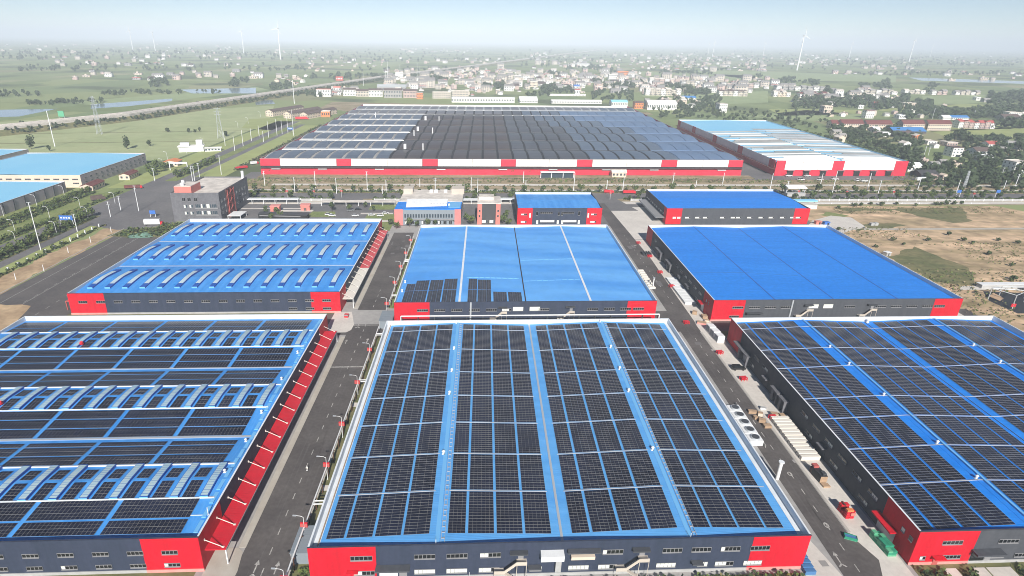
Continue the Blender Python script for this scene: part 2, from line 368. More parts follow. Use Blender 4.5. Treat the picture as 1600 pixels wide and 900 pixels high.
# the road behind the plant
for a, b, c, d in ((-180,424,-140,436),(-90,424,-66,470),(-136,462,-114,478),(-92,484,-66,500)): grect('rear_lawn', a, b, c, d, .085, M['lawn'])
for a, b, c, d in ((-128,448,-68,452.5),(-96,470,-70,474),(-170,478,-136,483),(-150,440,-130,446),(-200,486,-140,489)): grect('rear_walk', a, b, c, d, .1, M['concrete'], .04)
grect('rear_strip', -228, 500, 640, 612, .035, M['scrubtan'])
grect('rear_pavement', -200, 502, 620, 511, .06, M['concrete'])
grect('rear_road', -236, 520.5, 760, 541.5, .07, M['asphalt2'])
grect('rear_footway', -228, 548, 620, 556, .06, M['concrete'])
grect('rear_bare_strip', -228, 556, 300, 564, .05, M['scrubtan'])
gsheet('dirt_track', [(-200,572.5),(560,572.5),(585,580),(590,600),(585,602),(575,590),(555,580),(-200,579.5)], .08, M['concrete'])
grect('factory_apron', -240, 602, 500, 634, .06, M['asphalt2'])
grect('factory_bare_strip', -225, 606, 285, 622, .08, M['scrubtan'])
grect('rear_tan_strip', -190, 580, 560, 597, .055, M['scrubtan'])
gsheet('factory_lane', [(282,600),(312,600),(312,1010),(282,1010)], .065, M['asphalt2'])
gsheet('rear_gate_lane', [(-112,455),(-96,455),(-103,521),(-128,521)], .09, M['asphalt2'])
gsheet('rear_gate_lane', [(94.5,480),(132,480),(122,521),(97,521)], .09, M['asphalt2'])
# the dry field to the east
gsheet('dry_field', [(254.5,60),(620,60),(560,340),(470,470),(455,497),(262,497),(262,420),(254.5,400)], .04, M['dry'])
gsheet('field_path', [G(1248,362),G(1292,372),G(1330,360),G(1355,356),(G(1330,340)),(G(1298,337)),(G(1268,345)),(262,445)], .07, M['concrete'])
gsheet('field_path', [G(1350,357),G(1600,356),G(1600,358.5),G(1350,359.5)], .075, M['paving'])
gsheet('field_track', [G(1500,447),G(1620,446),G(1620,453),G(1500,453)], .075, M['concrete'])
gsheet('field_green', [G(1300,325),G(1405,326),G(1500,326),G(1520,345),G(1490,348),G(1400,329),G(1330,331)], .06, M['scrub'])
gsheet('field_green', [G(1340,362),G(1420,352),G(1400,349),G(1330,352)], .062, M['scrub'])
gsheet('field_green', [G(1380,400),G(1430,385),G(1520,420),G(1510,448),G(1460,440)], .064, M['scrub'])
gsheet('field_green', [G(1270,335),G(1290,331),G(1330,338),G(1310,341)], .066, M['lawn'])
# near fields by the avenue and beyond the far factory
gsheet('paddy_field', [(-860,700),(-350,700),(-350,1020),(-430,1300),(-640,1150),(-860,930)], .04, M['rice'])
gsheet('paddy_field', [(-640,560),(-372,690),(-356,700),(-640,705)], .045, M['rice2'])
gsheet('field_ridge_strip', [(-860,778),(-350,835),(-350,838),(-860,783)], .06, M['scrub'])
gsheet('field_ridge_strip', [(-860,860),(-350,935),(-350,938),(-860,865)], .06, M['scrub'])
gsheet('paddy_field', [(-372,965),(-318,940),(-300,1040),(-360,1100),(-400,1075)], .05, M['rice3'])
gsheet('bare_ground', [(-240,1190),(-150,1190),(100,1260),(60,1330),(-330,1390),(-330,1260)], .05, M['scrubtan'])
gsheet('rear_factory_yard', [(-240,1185),(330,1185),(330,1230),(-240,1230)], .06, M['scrubtan'])
for pts, mm in (([(1160,182),(1260,172),(1345,179),(1345,186),(1300,190),(1230,187)],'rice2'),([(1000,150),(1200,142),(1200,160),(1130,163)],'rice2'),
                ([(1450,204),(1600,198),(1600,218),(1480,214)],'rice3'),([(1360,172),(1480,163),(1560,162),(1560,168),(1420,176)],'rice3'),
                ([(1440,150),(1540,148),(1540,160),(1450,166)],'rice2'),([(1200,170),(1352,172),(1352,178),(1220,181)],'rice3'),
                ([(1050,108),(1400,118),(1400,128),(1180,125)],'rice2'),([(100,160),(400,136),(420,140),(180,168)],'rice2'),([(1000,112),(1180,118),(1180,126),(1010,122)],'rice2'),
                ([(1380,190),(1420,196),(1600,190),(1600,200),(1450,206)],'rice3')):
    gsheet('crop_field', [G(*p) for p in pts], .03, M[mm])
for pts in ([(-30,172),(90,170),(30,182),(-30,184)],[(142,163),(270,154),(268,158),(200,166),(142,170)],[(282,140),(400,137),(400,146),(300,146)],[(1420,121),(1600,127),(1600,131),(1440,126)],[(398,158),(425,156),(430,162),(400,164)]):
    gsheet('pond', [G(*p) for p in pts], .07, M['water'])
# raised highway on its planted bank
hw = [(-1500,-500),(-900,520),(-677,891),(-596,1050),(-520,1380),(-345,2202),(-60,3200),(175,4072),(700,6000),(1700,9500)]
def offset(pl, d):
    out = []
    for i, (x, y) in enumerate(pl):
        a = pl[max(0,i-1)]; b = pl[min(len(pl)-1,i+1)]; t = Vector((b[0]-a[0], b[1]-a[1])).normalized()
        out.append((x+t.y*d, y-t.x*d))
    return out
def ribbon(mb, l, r, zl, zr, m=0):
    for i in range(len(l)-1): mb.quad([(*l[i],zl),(*r[i],zr),(*r[i+1],zr),(*l[i+1],zl)], m)
bank = MB(); ribbon(bank, offset(hw,-26), offset(hw,-13), .05, 7.2); ribbon(bank, offset(hw,13), offset(hw,27), 7.2, .05)
struct(bank.build('highway_bank', M['scrub']))
deck = MB(); ribbon(deck, offset(hw,-13.6), offset(hw,13.6), 10.2, 10.2); ribbon(deck, offset(hw,13.6), offset(hw,13.6), 10.2, 6.5); struct(deck.build('highway', M['concrete']))
hp = MB()
for d in (-13.8, -.4, 13.2): ribbon(hp, offset(hw,d), offset(hw,d+.6), 11.2, 11.2); ribbon(hp, offset(hw,d), offset(hw,d), 11.2, 9.0); ribbon(hp, offset(hw,d+.6), offset(hw,d+.6), 11.2, 9.0)
struct(hp.build('highway_barrier', M['roofslab']))
# the air
def haze():
    m = bpy.data.materials.new('haze_air'); m.use_nodes = True; n = m.node_tree; n.nodes.clear()
    o = n.nodes.new("ShaderNodeOutputMaterial"); p = n.nodes.new("ShaderNodeVolumePrincipled")
    p.inputs["Color"].default_value = (.80,.90,1.0,1); p.inputs["Density"].default_value = HAZE_DENSITY; p.inputs["Anisotropy"].default_value = -0.27
    n.links.new(p.outputs[0], o.inputs["Volume"])
    mb = MB(); mb.box((-44000,-44000,-1), (44000,44000,290), 0, bottom=True)
    stuff(mb.build('haze', m, shear=False))
haze()
# ------------------------------------------------------------------ factory halls
def window_mesh(w, h, n, axis, pale_panes=0, glass='glass', out=-1):
    """frame and panes of a strip window lying along axis u or v, facing out"""
    fr = MB(); pn = MB(); d = .10*out
    def bx(mb, a0, a1, d0, d1, z0, z1, m=0):
        lo, hi = min(d0,d1), max(d0,d1)
        if axis == 'u': mb.box((a0,lo,z0),(a1,hi,z1),m,True)
        else: mb.box((lo,a0,z0),(hi,a1,z1),m,True)
    t = .13
    bx(fr,-w/2,w/2,0,d,0,t); bx(fr,-w/2,w/2,0,d,h-t,h); bx(fr,-w/2,w/2,0,d*2.6,-.12,-.004)
    pw = w/n
    for k in range(n+1):
        x = -w/2+k*pw; x0 = max(-w/2, x-.06); x1 = min(w/2, x+.06)
        bx(fr, x0, x1, .002*out, d*.96, t, h-t)
    for k in range(n):
        bx(pn, -w/2+k*pw+.06, -w/2+(k+1)*pw-.06, .004*out, d*.45, t, h-t, 1 if k < pale_panes else 0)
    a = fr.build('window', M['frame'], None, (0,0,0)); b = pn.build('pane', [M[glass], M['pale_panes']], None, (0,0,0))
    ma, mb_ = a.data, b.data
    bpy.data.objects.remove(a); bpy.data.objects.remove(b)
    return ma, mb_
WC = {}
def window(root, rel, w, h, n, axis='u', pale_panes=0, glass='glass', out=-1, name='window'):
    k = (w,h,n,axis,pale_panes,glass,out)
    if k not in WC: WC[k] = window_mesh(*k)
    a = link(name, WC[k][0], root, T(*rel)); link('pane', WC[k][1], a)
    return a
def pv_meshes(w, d, su, sv):
    mb = MB(); f = .035
    def P(x, y, z): return (x, y, z+su*x+sv*y)
    w2, d2 = w/2, d/2
    vs = [P(-w2,-d2,0),P(w2,-d2,0),P(w2,d2,0),P(-w2,d2,0),P(-w2,-d2,.05),P(w2,-d2,.05),P(w2,d2,.05),P(-w2,d2,.05)]
    mb.add(vs, [(4,5,6,7),(0,1,5,4),(1,2,6,5),(2,3,7,6),(3,0,4,7)], 0)
    if w > d: cells = [(-w2+f,-d2+f,-.025,d2-f),(.025,-d2+f,w2-f,d2-f)]
    else: cells = [(-w2+f,-d2+f,w2-f,-.025),(-w2+f,.025,w2-f,d2-f)]
    for a, b, c, e in cells: mb.quad([P(a,b,.056),P(c,b,.056),P(c,e,.056),P(a,e,.056)], 1)
    return mb
def merged(name, mb, offs, mats, parent):
    """many copies of one small mesh joined, at plant-coordinate offsets from the parent"""
    if not len(offs): return None
    bv = np.array([tuple(T(*p)) for p in mb.v]); O = np.array([tuple(T(*p)) for p in offs])
    V = (bv[None]+O[:,None]).reshape(-1,3); nv = len(bv)
    me = bpy.data.meshes.new(name); nf = len(mb.f)
    lens = np.array([len(f) for f in mb.f]); li = np.concatenate([np.array(f) for f in mb.f])
    LI = (li[None]+(np.arange(len(O))*nv)[:,None]).ravel()
    st = np.concatenate([[0], np.cumsum(lens)[:-1]]); LS = (st[None]+(np.arange(len(O))*len(li))[:,None]).ravel()
    me.vertices.add(len(V)); me.vertices.foreach_set('co', V.ravel())
    me.loops.add(len(LI)); me.loops.foreach_set('vertex_index', LI.astype(np.int32))
    me.polygons.add(nf*len(O)); me.polygons.foreach_set('loop_start', LS.astype(np.int32))
    me.polygons.foreach_set('material_index', np.tile(np.array(mb.m), len(O)).astype(np.int32))
    for m in mats: me.materials.append(m)
    me.update(calc_edges=True); me.validate()
    return link(name, me, parent)
def place_pv(root, org, items, w, d, singles=300):
    """items: (u, v, z, su, sv); the nearest ones single, the rest one field"""
    items = sorted(items, key=lambda p: p[0]**2*.6+p[1]**2)
    cache = {}
    for sl_ in sorted(set((i[3], i[4]) for i in items)):
        mb = pv_meshes(w, d, *sl_); cache[sl_] = mb
    ms = {}
    for u, v, z, su, sv in items[:singles]:
        if (su,sv) not in ms:
            o = cache[(su,sv)].build('solar_panel', [M['pvframe'],M['pv']], root); ms[(su,sv)] = o.data; bpy.data.objects.remove(o)
        link('solar_panel', ms[(su,sv)], root, T(u-org[0], v-org[1], z))
    for s_, mb in cache.items():
        rest = [(i[0]-org[0], i[1]-org[1], i[2]) for i in items[singles:] if (i[3],i[4]) == s_]
        o = merged('solar_panel_field', mb, rest, [M['pvframe'],M['pv']], root)
        if o: stuff(o)
def factory(name, label, u0, u1, v0, v1, H, eave, rise, axis, ridges, roof, wall, redf=(16,14.5), redside=13.5, low=None):
    """a steel hall: axis 'v' has its ridges running away from the camera at the given u's, axis 'u' across at the given v's"""
    o = (u0, v0, 0); root = thing(name, label, 'factory hall', T(u0,v0,0))
    B = lambda mb, nm, m: mb.build(nm, m, root, o)
    t = .35
    mb = MB(); mb.box((u0,v0,0),(u1,v0+t,H)); mb.box((u0,v1-t,0),(u1,v1,H)); mb.box((u0,v0+t,0),(u0+t,v1-t,H)); mb.box((u1-t,v0+t,0),(u1,v1-t,H)); B(mb,'wall',wall)
    mb = MB(); e = .04
    mb.box((u0+t,v1-t-e,eave-.8),(u1-t,v1-t-.003,H-.02)); mb.box((u0+t+.003,v0+t,eave-.8),(u0+t+e,v1-t-e-.01,H-.02)); mb.box((u1-t-e,v0+t,eave-.8),(u1-t-.003,v1-t-e-.01,H-.02)); B(mb,'parapet_lining',M['parapet'])
    # corner panels, wrapping each corner
    p = .07
    for (su, a, b) in ((0, u0, u0+redf[0]), (1, u1-redf[1], u1)):
        mb = MB(); mb.box((a-(p if su==0 else 0), v0-p, 0),(b+(p if su else 0), v0-.003, H+.015))
        if su == 0: mb.box((u0-p, v0, 0),(u0-.003, v0+redside, H+.015))
        else: mb.box((u1+.003, v0, 0),(u1+p, v0+redside, H+.015))
        B(mb,'corner_panel',M['red'])
        mb = MB()
        if su == 0: mb.box((u0-p, v1-redside, 0),(u0-.003, v1, H+.015))
        else: mb.box((u1+.003, v1-redside, 0),(u1+p, v1, H+.015))
        B(mb,'corner_panel',M['red'])
    mb = MB(); c = .12; zc = H+.02
    fc = MB(); fc.box((u0-c,v0-c,zc),(u1+c,v0+t+.02,zc+.05)); B(fc,'front_coping',wall); mb.box((u0-c,v1-t-.02,zc),(u1+c,v1+c,zc+.07)); mb.box((u0-c,v0+t+.02,zc),(u0+t+.02,v1-t-.02,zc+.07)); mb.box((u1-t-.02,v0+t+.02,zc),(u1+c,v1-t-.02,zc+.07))
    B(mb,'coping',M['parapet'])
    for a, b in ((u0-.2,u0+redf[0]),(u1-redf[1],u1+.2)): mb = MB(); mb.box((a,v0-.22,0),(b,v0-p-.003,.95)); B(mb,'plinth',M['pinkred'])
    mb = MB(); mb.box((u0+redf[0]+.01,v0-.2,0),(u1-redf[1]-.01,v0-.003,.95)); B(mb,'plinth',M['plinth'])
    # roof, folded at every ridge and valley
    lo = (u0 if axis == 'v' else v0)+t; hi = (u1 if axis == 'v' else v1)-t
    st = [(lo, eave)]
    for i, r in enumerate(ridges):
        st.append((r, eave+rise))
        nx = ridges[i+1] if i+1 < len(ridges) else None
        st.append(((r+nx)/2 if nx else hi, eave))
    if low: st = low
    def zr(q):
        for (a, za), (b, zb) in zip(st, st[1:]):
            if a <= q <= b+1e-6: return za+(zb-za)*(q-a)/(b-a)
        return eave
    def slope(q):
        for (a, za), (b, zb) in zip(st, st[1:]):
            if a <= q <= b: return (zb-za)/(b-a)
        return 0
    mb = MB()
    for (a, za), (b, zb) in zip(st, st[1:]):
        if axis == 'v': mb.quad([(a,v0+t,za),(b,v0+t,zb),(b,v1-t,zb),(a,v1-t,za)])
        else: mb.quad([(u0+t,a,za),(u1-t,a,za),(u1-t,b,zb),(u0+t,b,zb)])
    B(mb,'roof',roof)
    return root, o, zr, slope, B, st
def vent(root, o, u, v, z, s=1.0):
    mb = MB(); mb.cyl((u,v,z),(u,v,z+1.1*s),.35*s,.35*s,8,0); mb.cyl((u,v,z+1.1*s),(u,v,z+1.5*s),.62*s,.2*s,8,0); mb.box((u-.5*s,v-.5*s,z-.2),(u+.5*s,v+.5*s,z+.12)); return mb.build('roof_vent', M['white'], root, o)
def front_windows(root, o, v, items):
    for u, z, w, h, n, bl in items: window(root, (u-o[0], v-.075-o[1], z), w, h, n, 'u', bl)
def box_part(root, o, nm, a, b, m): mb = MB(); mb.box(a, b, 0, True); return mb.build(nm, m, root, o)
def stair(root, o, u, v):
    """outside steel stair: two flights with landings against the front wall, and its door hood"""
    mb = MB(); v1 = v-.1; v0 = v-2.2
    mb.box((u+1.6,v0,6.0),(u+4.2,v1,6.15),0,True); mb.box((u-4.2,v0,3.0),(u-1.6,v1,3.15),0,True)
    def flight(ua, za, ub, zb, n=9):
        for k in range(n):
            x = ua+(ub-ua)*k/n; x2 = ua+(ub-ua)*(k+1)/n; z = za+(zb-za)*(k+.5)/n
            mb.box((min(x,x2),v0+.15,z-.2),(max(x,x2),v1-.9,z),0,True)
    flight(u-1.6,3.1,u+1.6,6.1); flight(u+2.4,0,u-1.6,3.1)
    for x in (u+1.65,u+4.1,u-4.1): mb.box((x-.07,v0,0),(x+.07,v0+.14,6.0 if x>u else 3.0))
    o1 = mb.build('stair', M['beigew'], root, o)
    r = MB()
    for x0, z0, x1, z1 in ((u-4.2,3.1,u-1.6,3.1),(u-1.6,3.1,u+1.6,6.1),(u+1.6,6.1,u+4.2,6.1)): 
        r.cyl((x0,v0+.05,z0+1.05),(x1,v0+.05,z1+1.05),.07,.07,4); r.quad([(x0,v0+.02,z0+.1),(x1,v0+.02,z1+.1),(x1,v0+.02,z1+.95),(x0,v0+.02,z0+.95)])
    b = r.build('stair_rail', M['beigew'], o1, o)
    box_part(root, o, 'door_hood', (u-.2,v-1.5,8.6),(u+4.4,v-.08,9.0), M['darksteel'])
    box_part(root, o, 'door', (u+2.0,v-.1,6.15),(u+3.4,v-.004,8.3), M['frame'])
# --- centre hall with the big solar roof
root, o, zr, slope, B, st = factory('solar_factory', 'front centre factory hall with light blue roof under four bays of solar panels', -41, 89.2, 116.1, 248, 11.5, 9.3, 1.25, 'v', [-8.6, 57.6], M['rooflt'], M['gwall'], (17, 15.2))
SC = 1.0045
bands = [120.4, 136.9, 153.6, 170.2, 186.8, 203.5, 222.0, 240.6, 246.0]
cols = []
for x0, x1, pat in ((-37.6,-10.9,(2,3,3,3)),(-6.0,21.4,(2,3,3,3)),(27.0,55.2,(2,3,3,3)),(59.6,84.4,(2,3,3,2))):
    nn = sum(pat); g_ = .78; cw = (x1-x0-g_*(len(pat)-1))/nn; x = x0
    for k, c in enumerate(pat):
        for j in range(c): cols.append((x+cw/2, cw)); x += cw
        x += g_
items = []
rows = []
for a, b in zip(bands, bands[1:]):
    nr = int((b-a-.75)/1.02)
    for k in range(nr): rows.append(a+.4+(k+.5)*(b-a-.75)/nr)
for u, cw in cols:
    for v in rows: items.append((u, v, zr(u)+.16, round(slope(u),4), 0.0))
place_pv(root, o, items, 2.31, .99)
for b in bands[1:-1]:
    mb = MB()
    for x0, x1 in ((-38.2,-10.4),(-6.4,21.8),(26.6,55.6),(59.0,86)):
        z0, z1 = zr(x0)+.25, zr(x1)+.25
        mb.add([(x0,b-.1,z0),(x1,b-.1,z1),(x1,b+.1,z1),(x0,b+.1,z0),(x0,b-.13,z0-.12),(x1,b-.13,z1-.12),(x1,b+.13,z1-.12),(x0,b+.13,z0-.12)],[(0,1,2,3),(4,5,1,0),(6,7,3,2)])
    B(mb,'cable_walkway',M['traysteel'])
for r in (-8.6, 57.6):
    mb = MB(); mb.box((r-.55,116.6,zr(r)-.1),(r+.55,247.6,zr(r)+.07)); B(mb,'ridge_cap',M['bluelight'])
    mb = MB(); 
    for k in range(64): v = 119+k*2.0; mb.box((r+1.0,v,zr(r)+.06),(r+1.9,v+.25,zr(r)+.2))
    mb.box((r+.95,118,zr(r)+.02),(r+1.05,247,zr(r)+.22)); mb.box((r+1.85,118,zr(r)+.0),(r+1.95,247,zr(r)+.2)); B(mb,'roof_ladder',M['steel'])
    for v in (bands[2] if r < 0 else bands[2], bands[4]+1, bands[5]+.5, bands[6], 247): vent(root, o, r-.6, v, zr(r)-.05, .95)
    mb = MB(); mb.cyl((r-.2,116.9,zr(r)),(r-.2,116.9,zr(r)+1.9),.08); B(mb,'roof_pipe',M['white'])
mb = MB(); mb.box((23.75,116.4,9.28),(24.45,247.6,9.45)); B(mb,'valley_gutter',M['steel'])
for a, b in ((-40.55,-38.9),(87.3,88.8)): mb = MB(); mb.box((a,116.5,9.0),(b,247.6,9.46)); B(mb,'eave_gutter',M['parapet'])
for u in (-39.2,): 
    mb = MB(); mb.cyl((u,117,9.75),(u,247,9.75),.16,.16,6); B(mb,'roof_pipe',M['card'])
V = 116.1
up = [(-27.7,7.0,5.6,1.45,5,0),(-11.6,7.0,5.4,1.45,5,0),(-3.3,7.0,5.4,1.45,5,0),(5.3,7.0,5.4,1.45,5,2),(37.2,7.0,5.4,1.45,5,1),(52.9,7.0,5.2,1.45,5,0),(60.6,7.0,5.2,1.45,5,0),(68.4,7.0,5.2,1.45,5,1),(76.3,7.0,5.2,1.45,5,0)]
dn = [(-27.2,1.9,5.4,1.45,5,2),(-11.6,1.9,5.4,1.45,5,5),(-3.3,1.9,5.4,1.45,5,5),(5.1,1.9,5.4,1.45,5,3),(17.3,1.9,3.2,1.45,3,3),(28.6,1.9,5.4,1.45,5,5),(36.3,1.9,5.0,1.45,5,3),(51.9,1.9,5.2,1.45,5,5),(61.7,1.9,2.8,1.45,3,3),(67.6,1.9,5.0,1.45,5,3),(75.3,1.9,5.0,1.45,5,5)]
front_windows(root, o, V, [(u,z,w,h,n,b) for u,z,w,h,n,b in up+dn])
for u in (10.5, 42.3): stair(root, o, u, V)
box_part(root,o,'awning',(18.2,V-2.4,7.2),(24.2,V-.08,8.9),M['white']); box_part(root,o,'duct',(22.3,V-1.2,2.2),(23.8,V-.08,7.15),M['plinth'])
box_part(root,o,'door_hood',(25.2,V-1.6,8.7),(33.8,V-.08,9.1),M['gwall2']); box_part(root,o,'wall_bale',(26.2,V-1.3,6.4),(32.4,V-.08,7.4),M['cream'])
box_part(root,o,'door_hood',(-24.1,V-2.2,4.7),(-15.3,V-.08,5.2),M['gwall2']); box_part(root,o,'roller_door',(-23.3,V-.14,0),(-18.6,V-.004,3.9),M['white']); box_part(root,o,'door',(-18.2,V-.14,0),(-16.2,V-.004,3.4),M['frame'])
box_part(root,o,'door_hood',(15.2,V-1.6,3.6),(18.6,V-2.2+2.12,3.95),M['gwall2']); box_part(root,o,'door_hood',(58.4,V-1.7,3.7),(61.4,V-.08,4.05),M['gwall2']); box_part(root,o,'door_hood',(-31.5,V-1.4,3.6),(-28.6,V-.3,3.9),M['red'])
# --- east hall with the solar roof
root, o, zr, slope, B, st = factory('solar_factory', 'front right factory hall with deep blue roof under solar panels beside the crate yard', 119, 246.5, 116.3, 248, 11.5, 9.3, 1.25, 'v', [151.3, 215], M['roofdeep'], M['gwall2'], (16.6, 14.5))
items = []
cols = []
for x0, x1, pat in ((120.6,147.8,(2,3,3,3)),(154.6,181.0,(3,3,3,2)),(186.5,212.2,(2,3,3,3)),(218.4,243.6,(3,3,3,2))):
    nn = sum(pat); g_ = .98; cw = (x1-x0-g_*(len(pat)-1))/nn; x = x0
    for c in pat:
        for j in range(c): cols.append(x+cw/2); x += cw
        x += g_
bandr = [118.6, 136.6, 153.4, 170.0, 182.6, 204.6, 220.0, 240.0, 246.4]
rows = []
for a, b in zip(bandr, bandr[1:]):
    nr = int((b-a-.75)/1.02)
    for k in range(nr): rows.append(a+.4+(k+.5)*(b-a-.75)/nr)
for u in cols:
    for v in rows: items.append((u, v, zr(u)+.16, round(slope(u),4), 0.0))
place_pv(root, o, items, 2.27, .99)
for b in bandr[1:-1]:
    mb = MB()
    for x0, x1 in ((120,151.3),(151.3,183.1),(183.1,215),(215,245.9)):
        z0, z1 = zr(x0)+.25, zr(x1)+.25
        mb.add([(x0,b-.1,z0),(x1,b-.1,z1),(x1,b+.1,z1),(x0,b+.1,z0),(x0,b-.13,z0-.12),(x1,b-.13,z1-.12),(x1,b+.13,z1-.12),(x0,b+.13,z0-.12)],[(0,1,2,3),(4,5,1,0),(6,7,3,2)])
    B(mb,'cable_walkway',M['traysteel'])
for r in (151.3, 215):
    mb = MB(); mb.box((r-.5,116.8,zr(r)-.1),(r+.5,247.5,zr(r)+.07)); B(mb,'ridge_cap',M['roofdeep'])
    mb = MB(); mb.box((r+1.3,119,zr(r)+.1),(r+2.0,247,zr(r)+.45)); B(mb,'cable_tray',M['bluelight'])
    for v in (bandr[1]+.8, bandr[2]+.8, bandr[4], bandr[5]+.8, bandr[6]): vent(root, o, r-.2, v, zr(r)-.05, .9)
mb = MB(); mb.box((182.9,116.8,9.26),(183.3,247.5,9.34)); B(mb,'valley_gutter',M['seam'])
vent(root, o, 184, 246.3, 9.4, 1.2)
V = 116.3
front_windows(root, o, V, [(129,7.0,5.6,1.3,5,0),(144.6,7.0,5.6,1.3,5,0),(152.5,7.0,5.6,1.3,5,0),(160.5,7,5.6,1.3,5,0),(130.3,1.9,5.2,1.3,5,0),(142.6,1.9,5.4,1.3,5,0),(150.8,1.9,5.4,1.3,5,0),(122.3,1.8,1.6,1.2,2,1)])
box_part(root,o,'door_hood',(135.2,V-2.4,4.6),(143.4,V-.08,5.1),M['gwall2']); box_part(root,o,'roller_door',(135.9,V-.12,0),(139.6,V-.004,3.9),M['glass']); box_part(root,o,'door',(139.8,V-.14,0),(141.6,V-.004,3.3),M['frame'])  # near-black roller_door panel paints the shade inside an open doorway
box_part(root,o,'door_hood',(124.6,V-1.7,3.0),(127.8,V-.3,3.25),M['red']); box_part(root,o,'door',(125.4,V-.3,0),(126.9,V-.09,2.4),M['tilepink'])
def yard_side(root, o, u, v0, v1, hood_m, red_hood=None, portal=(), hoods=()):
    """the wall that faces the yard: strip windows in two rows, portals and hoods"""
    v = v0+19
    k = 0
    while v < v1-18:
        if not any(a-4 < v < b+4 for a, b in portal):
            window(root, (u-.075-o[0], v-o[1], 6.6), 4.6, 1.2, 5, 'v', 3 if k % 3 == 0 else (2 if k % 2 else 0))
            if k % 2 == 0: window(root, (u-.075-o[0], v+3-o[1], 2.0), 4.6, 1.2, 5, 'v', 2)
        v += 8.2; k += 1
    for a, b in portal:
        box_part(root,o,'portal_roof',(u-2.2,a,5.0),(u-.08,b,5.4),hood_m); box_part(root,o,'portal_wall',(u-2.0,a+.2,0),(u-.08,a+.8,5.0),hood_m); box_part(root,o,'portal_wall',(u-2.0,(a+b)/2,0),(u-.08,(a+b)/2+1.6,5.0),hood_m); box_part(root,o,'roller_door',(u-.12,a+1.2,0),(u-.004,(a+b)/2-.4,4.4),M['steel'])
    for a, b, z in hoods: box_part(root,o,'door_hood',(u-1.8,a,z),(u-.08,b,z+.35),hood_m); box_part(root,o,'door',(u-.1,a+.4,0),(u-.004,b-.4,z-.6),M['gwall2'])
    if red_hood: a, b = red_hood; box_part(root,o,'red_hood',(u-2.4,a,4.6),(u-.1,b,5.0),M['red']); box_part(root,o,'roller_door',(u-.2,a+.6,0),(u-.08,b-.8,4.2),M['steel']); window(root,(u-.08-o[0],a-1.2-o[1],6.6),1.4,1.4,1,'v',1); window(root,(u-.08-o[0],a-4.4-o[1],6.6),1.4,1.4,1,'v',0)
yard_side(root, o, 119, 116.3, 248, M['stone'], (122.6,131.2), ((222,237),(193,199),(187,192)), ((160,164,4.2),(204,208,4.4)))
# --- west front hall: saw bands of panels with skylight strips
LU0, LU1 = -206, -70
root, o, zr, slope, B, st = factory('solar_factory', 'front left factory hall with rows of curved skylights between solar panels', LU0, LU1, 120.5, 256, 11.5, 9.3, 1.75, 'u', [143.4, 188.4, 233.4], M['roofleft'], M['gwall'], (17,14.6))
items = []
def strip(va, rows_, gap_every, pitch=2.28):
    v = va; out = []
    for k in range(rows_):
        out.append(v+pitch/2); v += pitch
        if gap_every and (k+1) % gap_every == 0: v += .45
    return out
ugap = []; x = -76.2
while x > LU0+2:
    ugap.append((max(x-21.4, LU0+1.5), x)); x -= 22.2
full = strip(124.0,2,0)+strip(129.2,3,0)+strip(151.4,5,2,2.25)+strip(166.5,6,2,2.15)+strip(196.4,5,2,2.15)+strip(211.0,6,2,2.15)+strip(241.6,4,2,2.2)+strip(251.0,1,0,2.2)
for a, b in ugap:
    n_ = int((b-a)/1.15)
    for k in range(n_):
        for v in full: items.append((b-(k+.5)*1.15, v, zr(v)+.16, 0.0, round(slope(v),4)))
SKL = {}
def skylight(root, o, u, vm, L, zr, w=2.3, h=.75, end=0.0, side='bluedark'):
    """a raised strip skylight folded over the ridge, with ribbed translucent top"""
    key = (L, end)
    if key not in SKL:
        b = MB()
        z = lambda q: zr(vm+(q*q+6.0)**.5)-zr(vm+6.0**.5)+(zr(vm+6.0**.5)-zr(vm))*.5
        st_ = [L*k/12 for k in range(-6,7)]
        vs = []
        for q in st_:
            for x in (-w/2, w/2): vs += [(x,q,z(q)-.05),(x,q,z(q)+h)]
        # each station: 0 left low,1 left high,2 right low,3 right high
        fs = []
        for i in range(0,48,4): fs += [(i,i+4,i+5,i+1),(i+2,i+3,i+7,i+6),(i+1,i+5,i+7,i+3)]
        b.add(vs, fs, 0); b.add(vs, [(0,1,3,2),(48,50,51,49)], 1)
        o1 = b.build('skylight', [M[side],M['bluelight']], root); m1 = o1.data; bpy.data.objects.remove(o1)
        g = MB(); nn = 14; a0, a1 = -L/2*(1-end)+.25, L/2*(1-end)-.25
        for k in range(nn):
            q0 = a0+(a1-a0)*k/nn+.06; q1 = a0+(a1-a0)*(k+1)/nn-.06
            if q0 < 0 < q1:
                segs = [(q0,0),(0,q1)]
            else: segs = [(q0,q1)]
            for qa, qb in segs: g.quad([(-w/2+.18,qa,z(qa)+h+.05),(w/2-.18,qa,z(qa)+h+.05),(w/2-.18,qb,z(qb)+h+.05),(-w/2+.18,qb,z(qb)+h+.05)])
        o2 = g.build('skylight_sheet', M['skylight'], root); m2 = o2.data; bpy.data.objects.remove(o2)
        SKL[key] = (m1, m2)
    a = link('skylight', SKL[key][0], root, T(u-o[0], vm-o[1], zr(vm))); link('skylight_sheet', SKL[key][1], a)
blk = []
for r in (143.4, 188.4, 233.4):
    for k in range(16):
        u = -75.2-k*8.25
        if u > LU0+3: skylight(root, o, u, r, 14.6, zr)
        for c in (-3.05,-4.2):
            for q in (-6.2,-3.95,-1.7+.0): 
                pass
        uu = u-4.55
        if uu < LU0+3: continue
        for c in (-1.15,0,1.15):
            for q in (-6.2,-3.94,-1.68,2.0,4.26):
                blk.append((uu+c, r+q, zr(r+q)+.16, 0.0, round(slope(r+q),4)))
place_pv(root, o, items+blk, 1.12, 2.2)
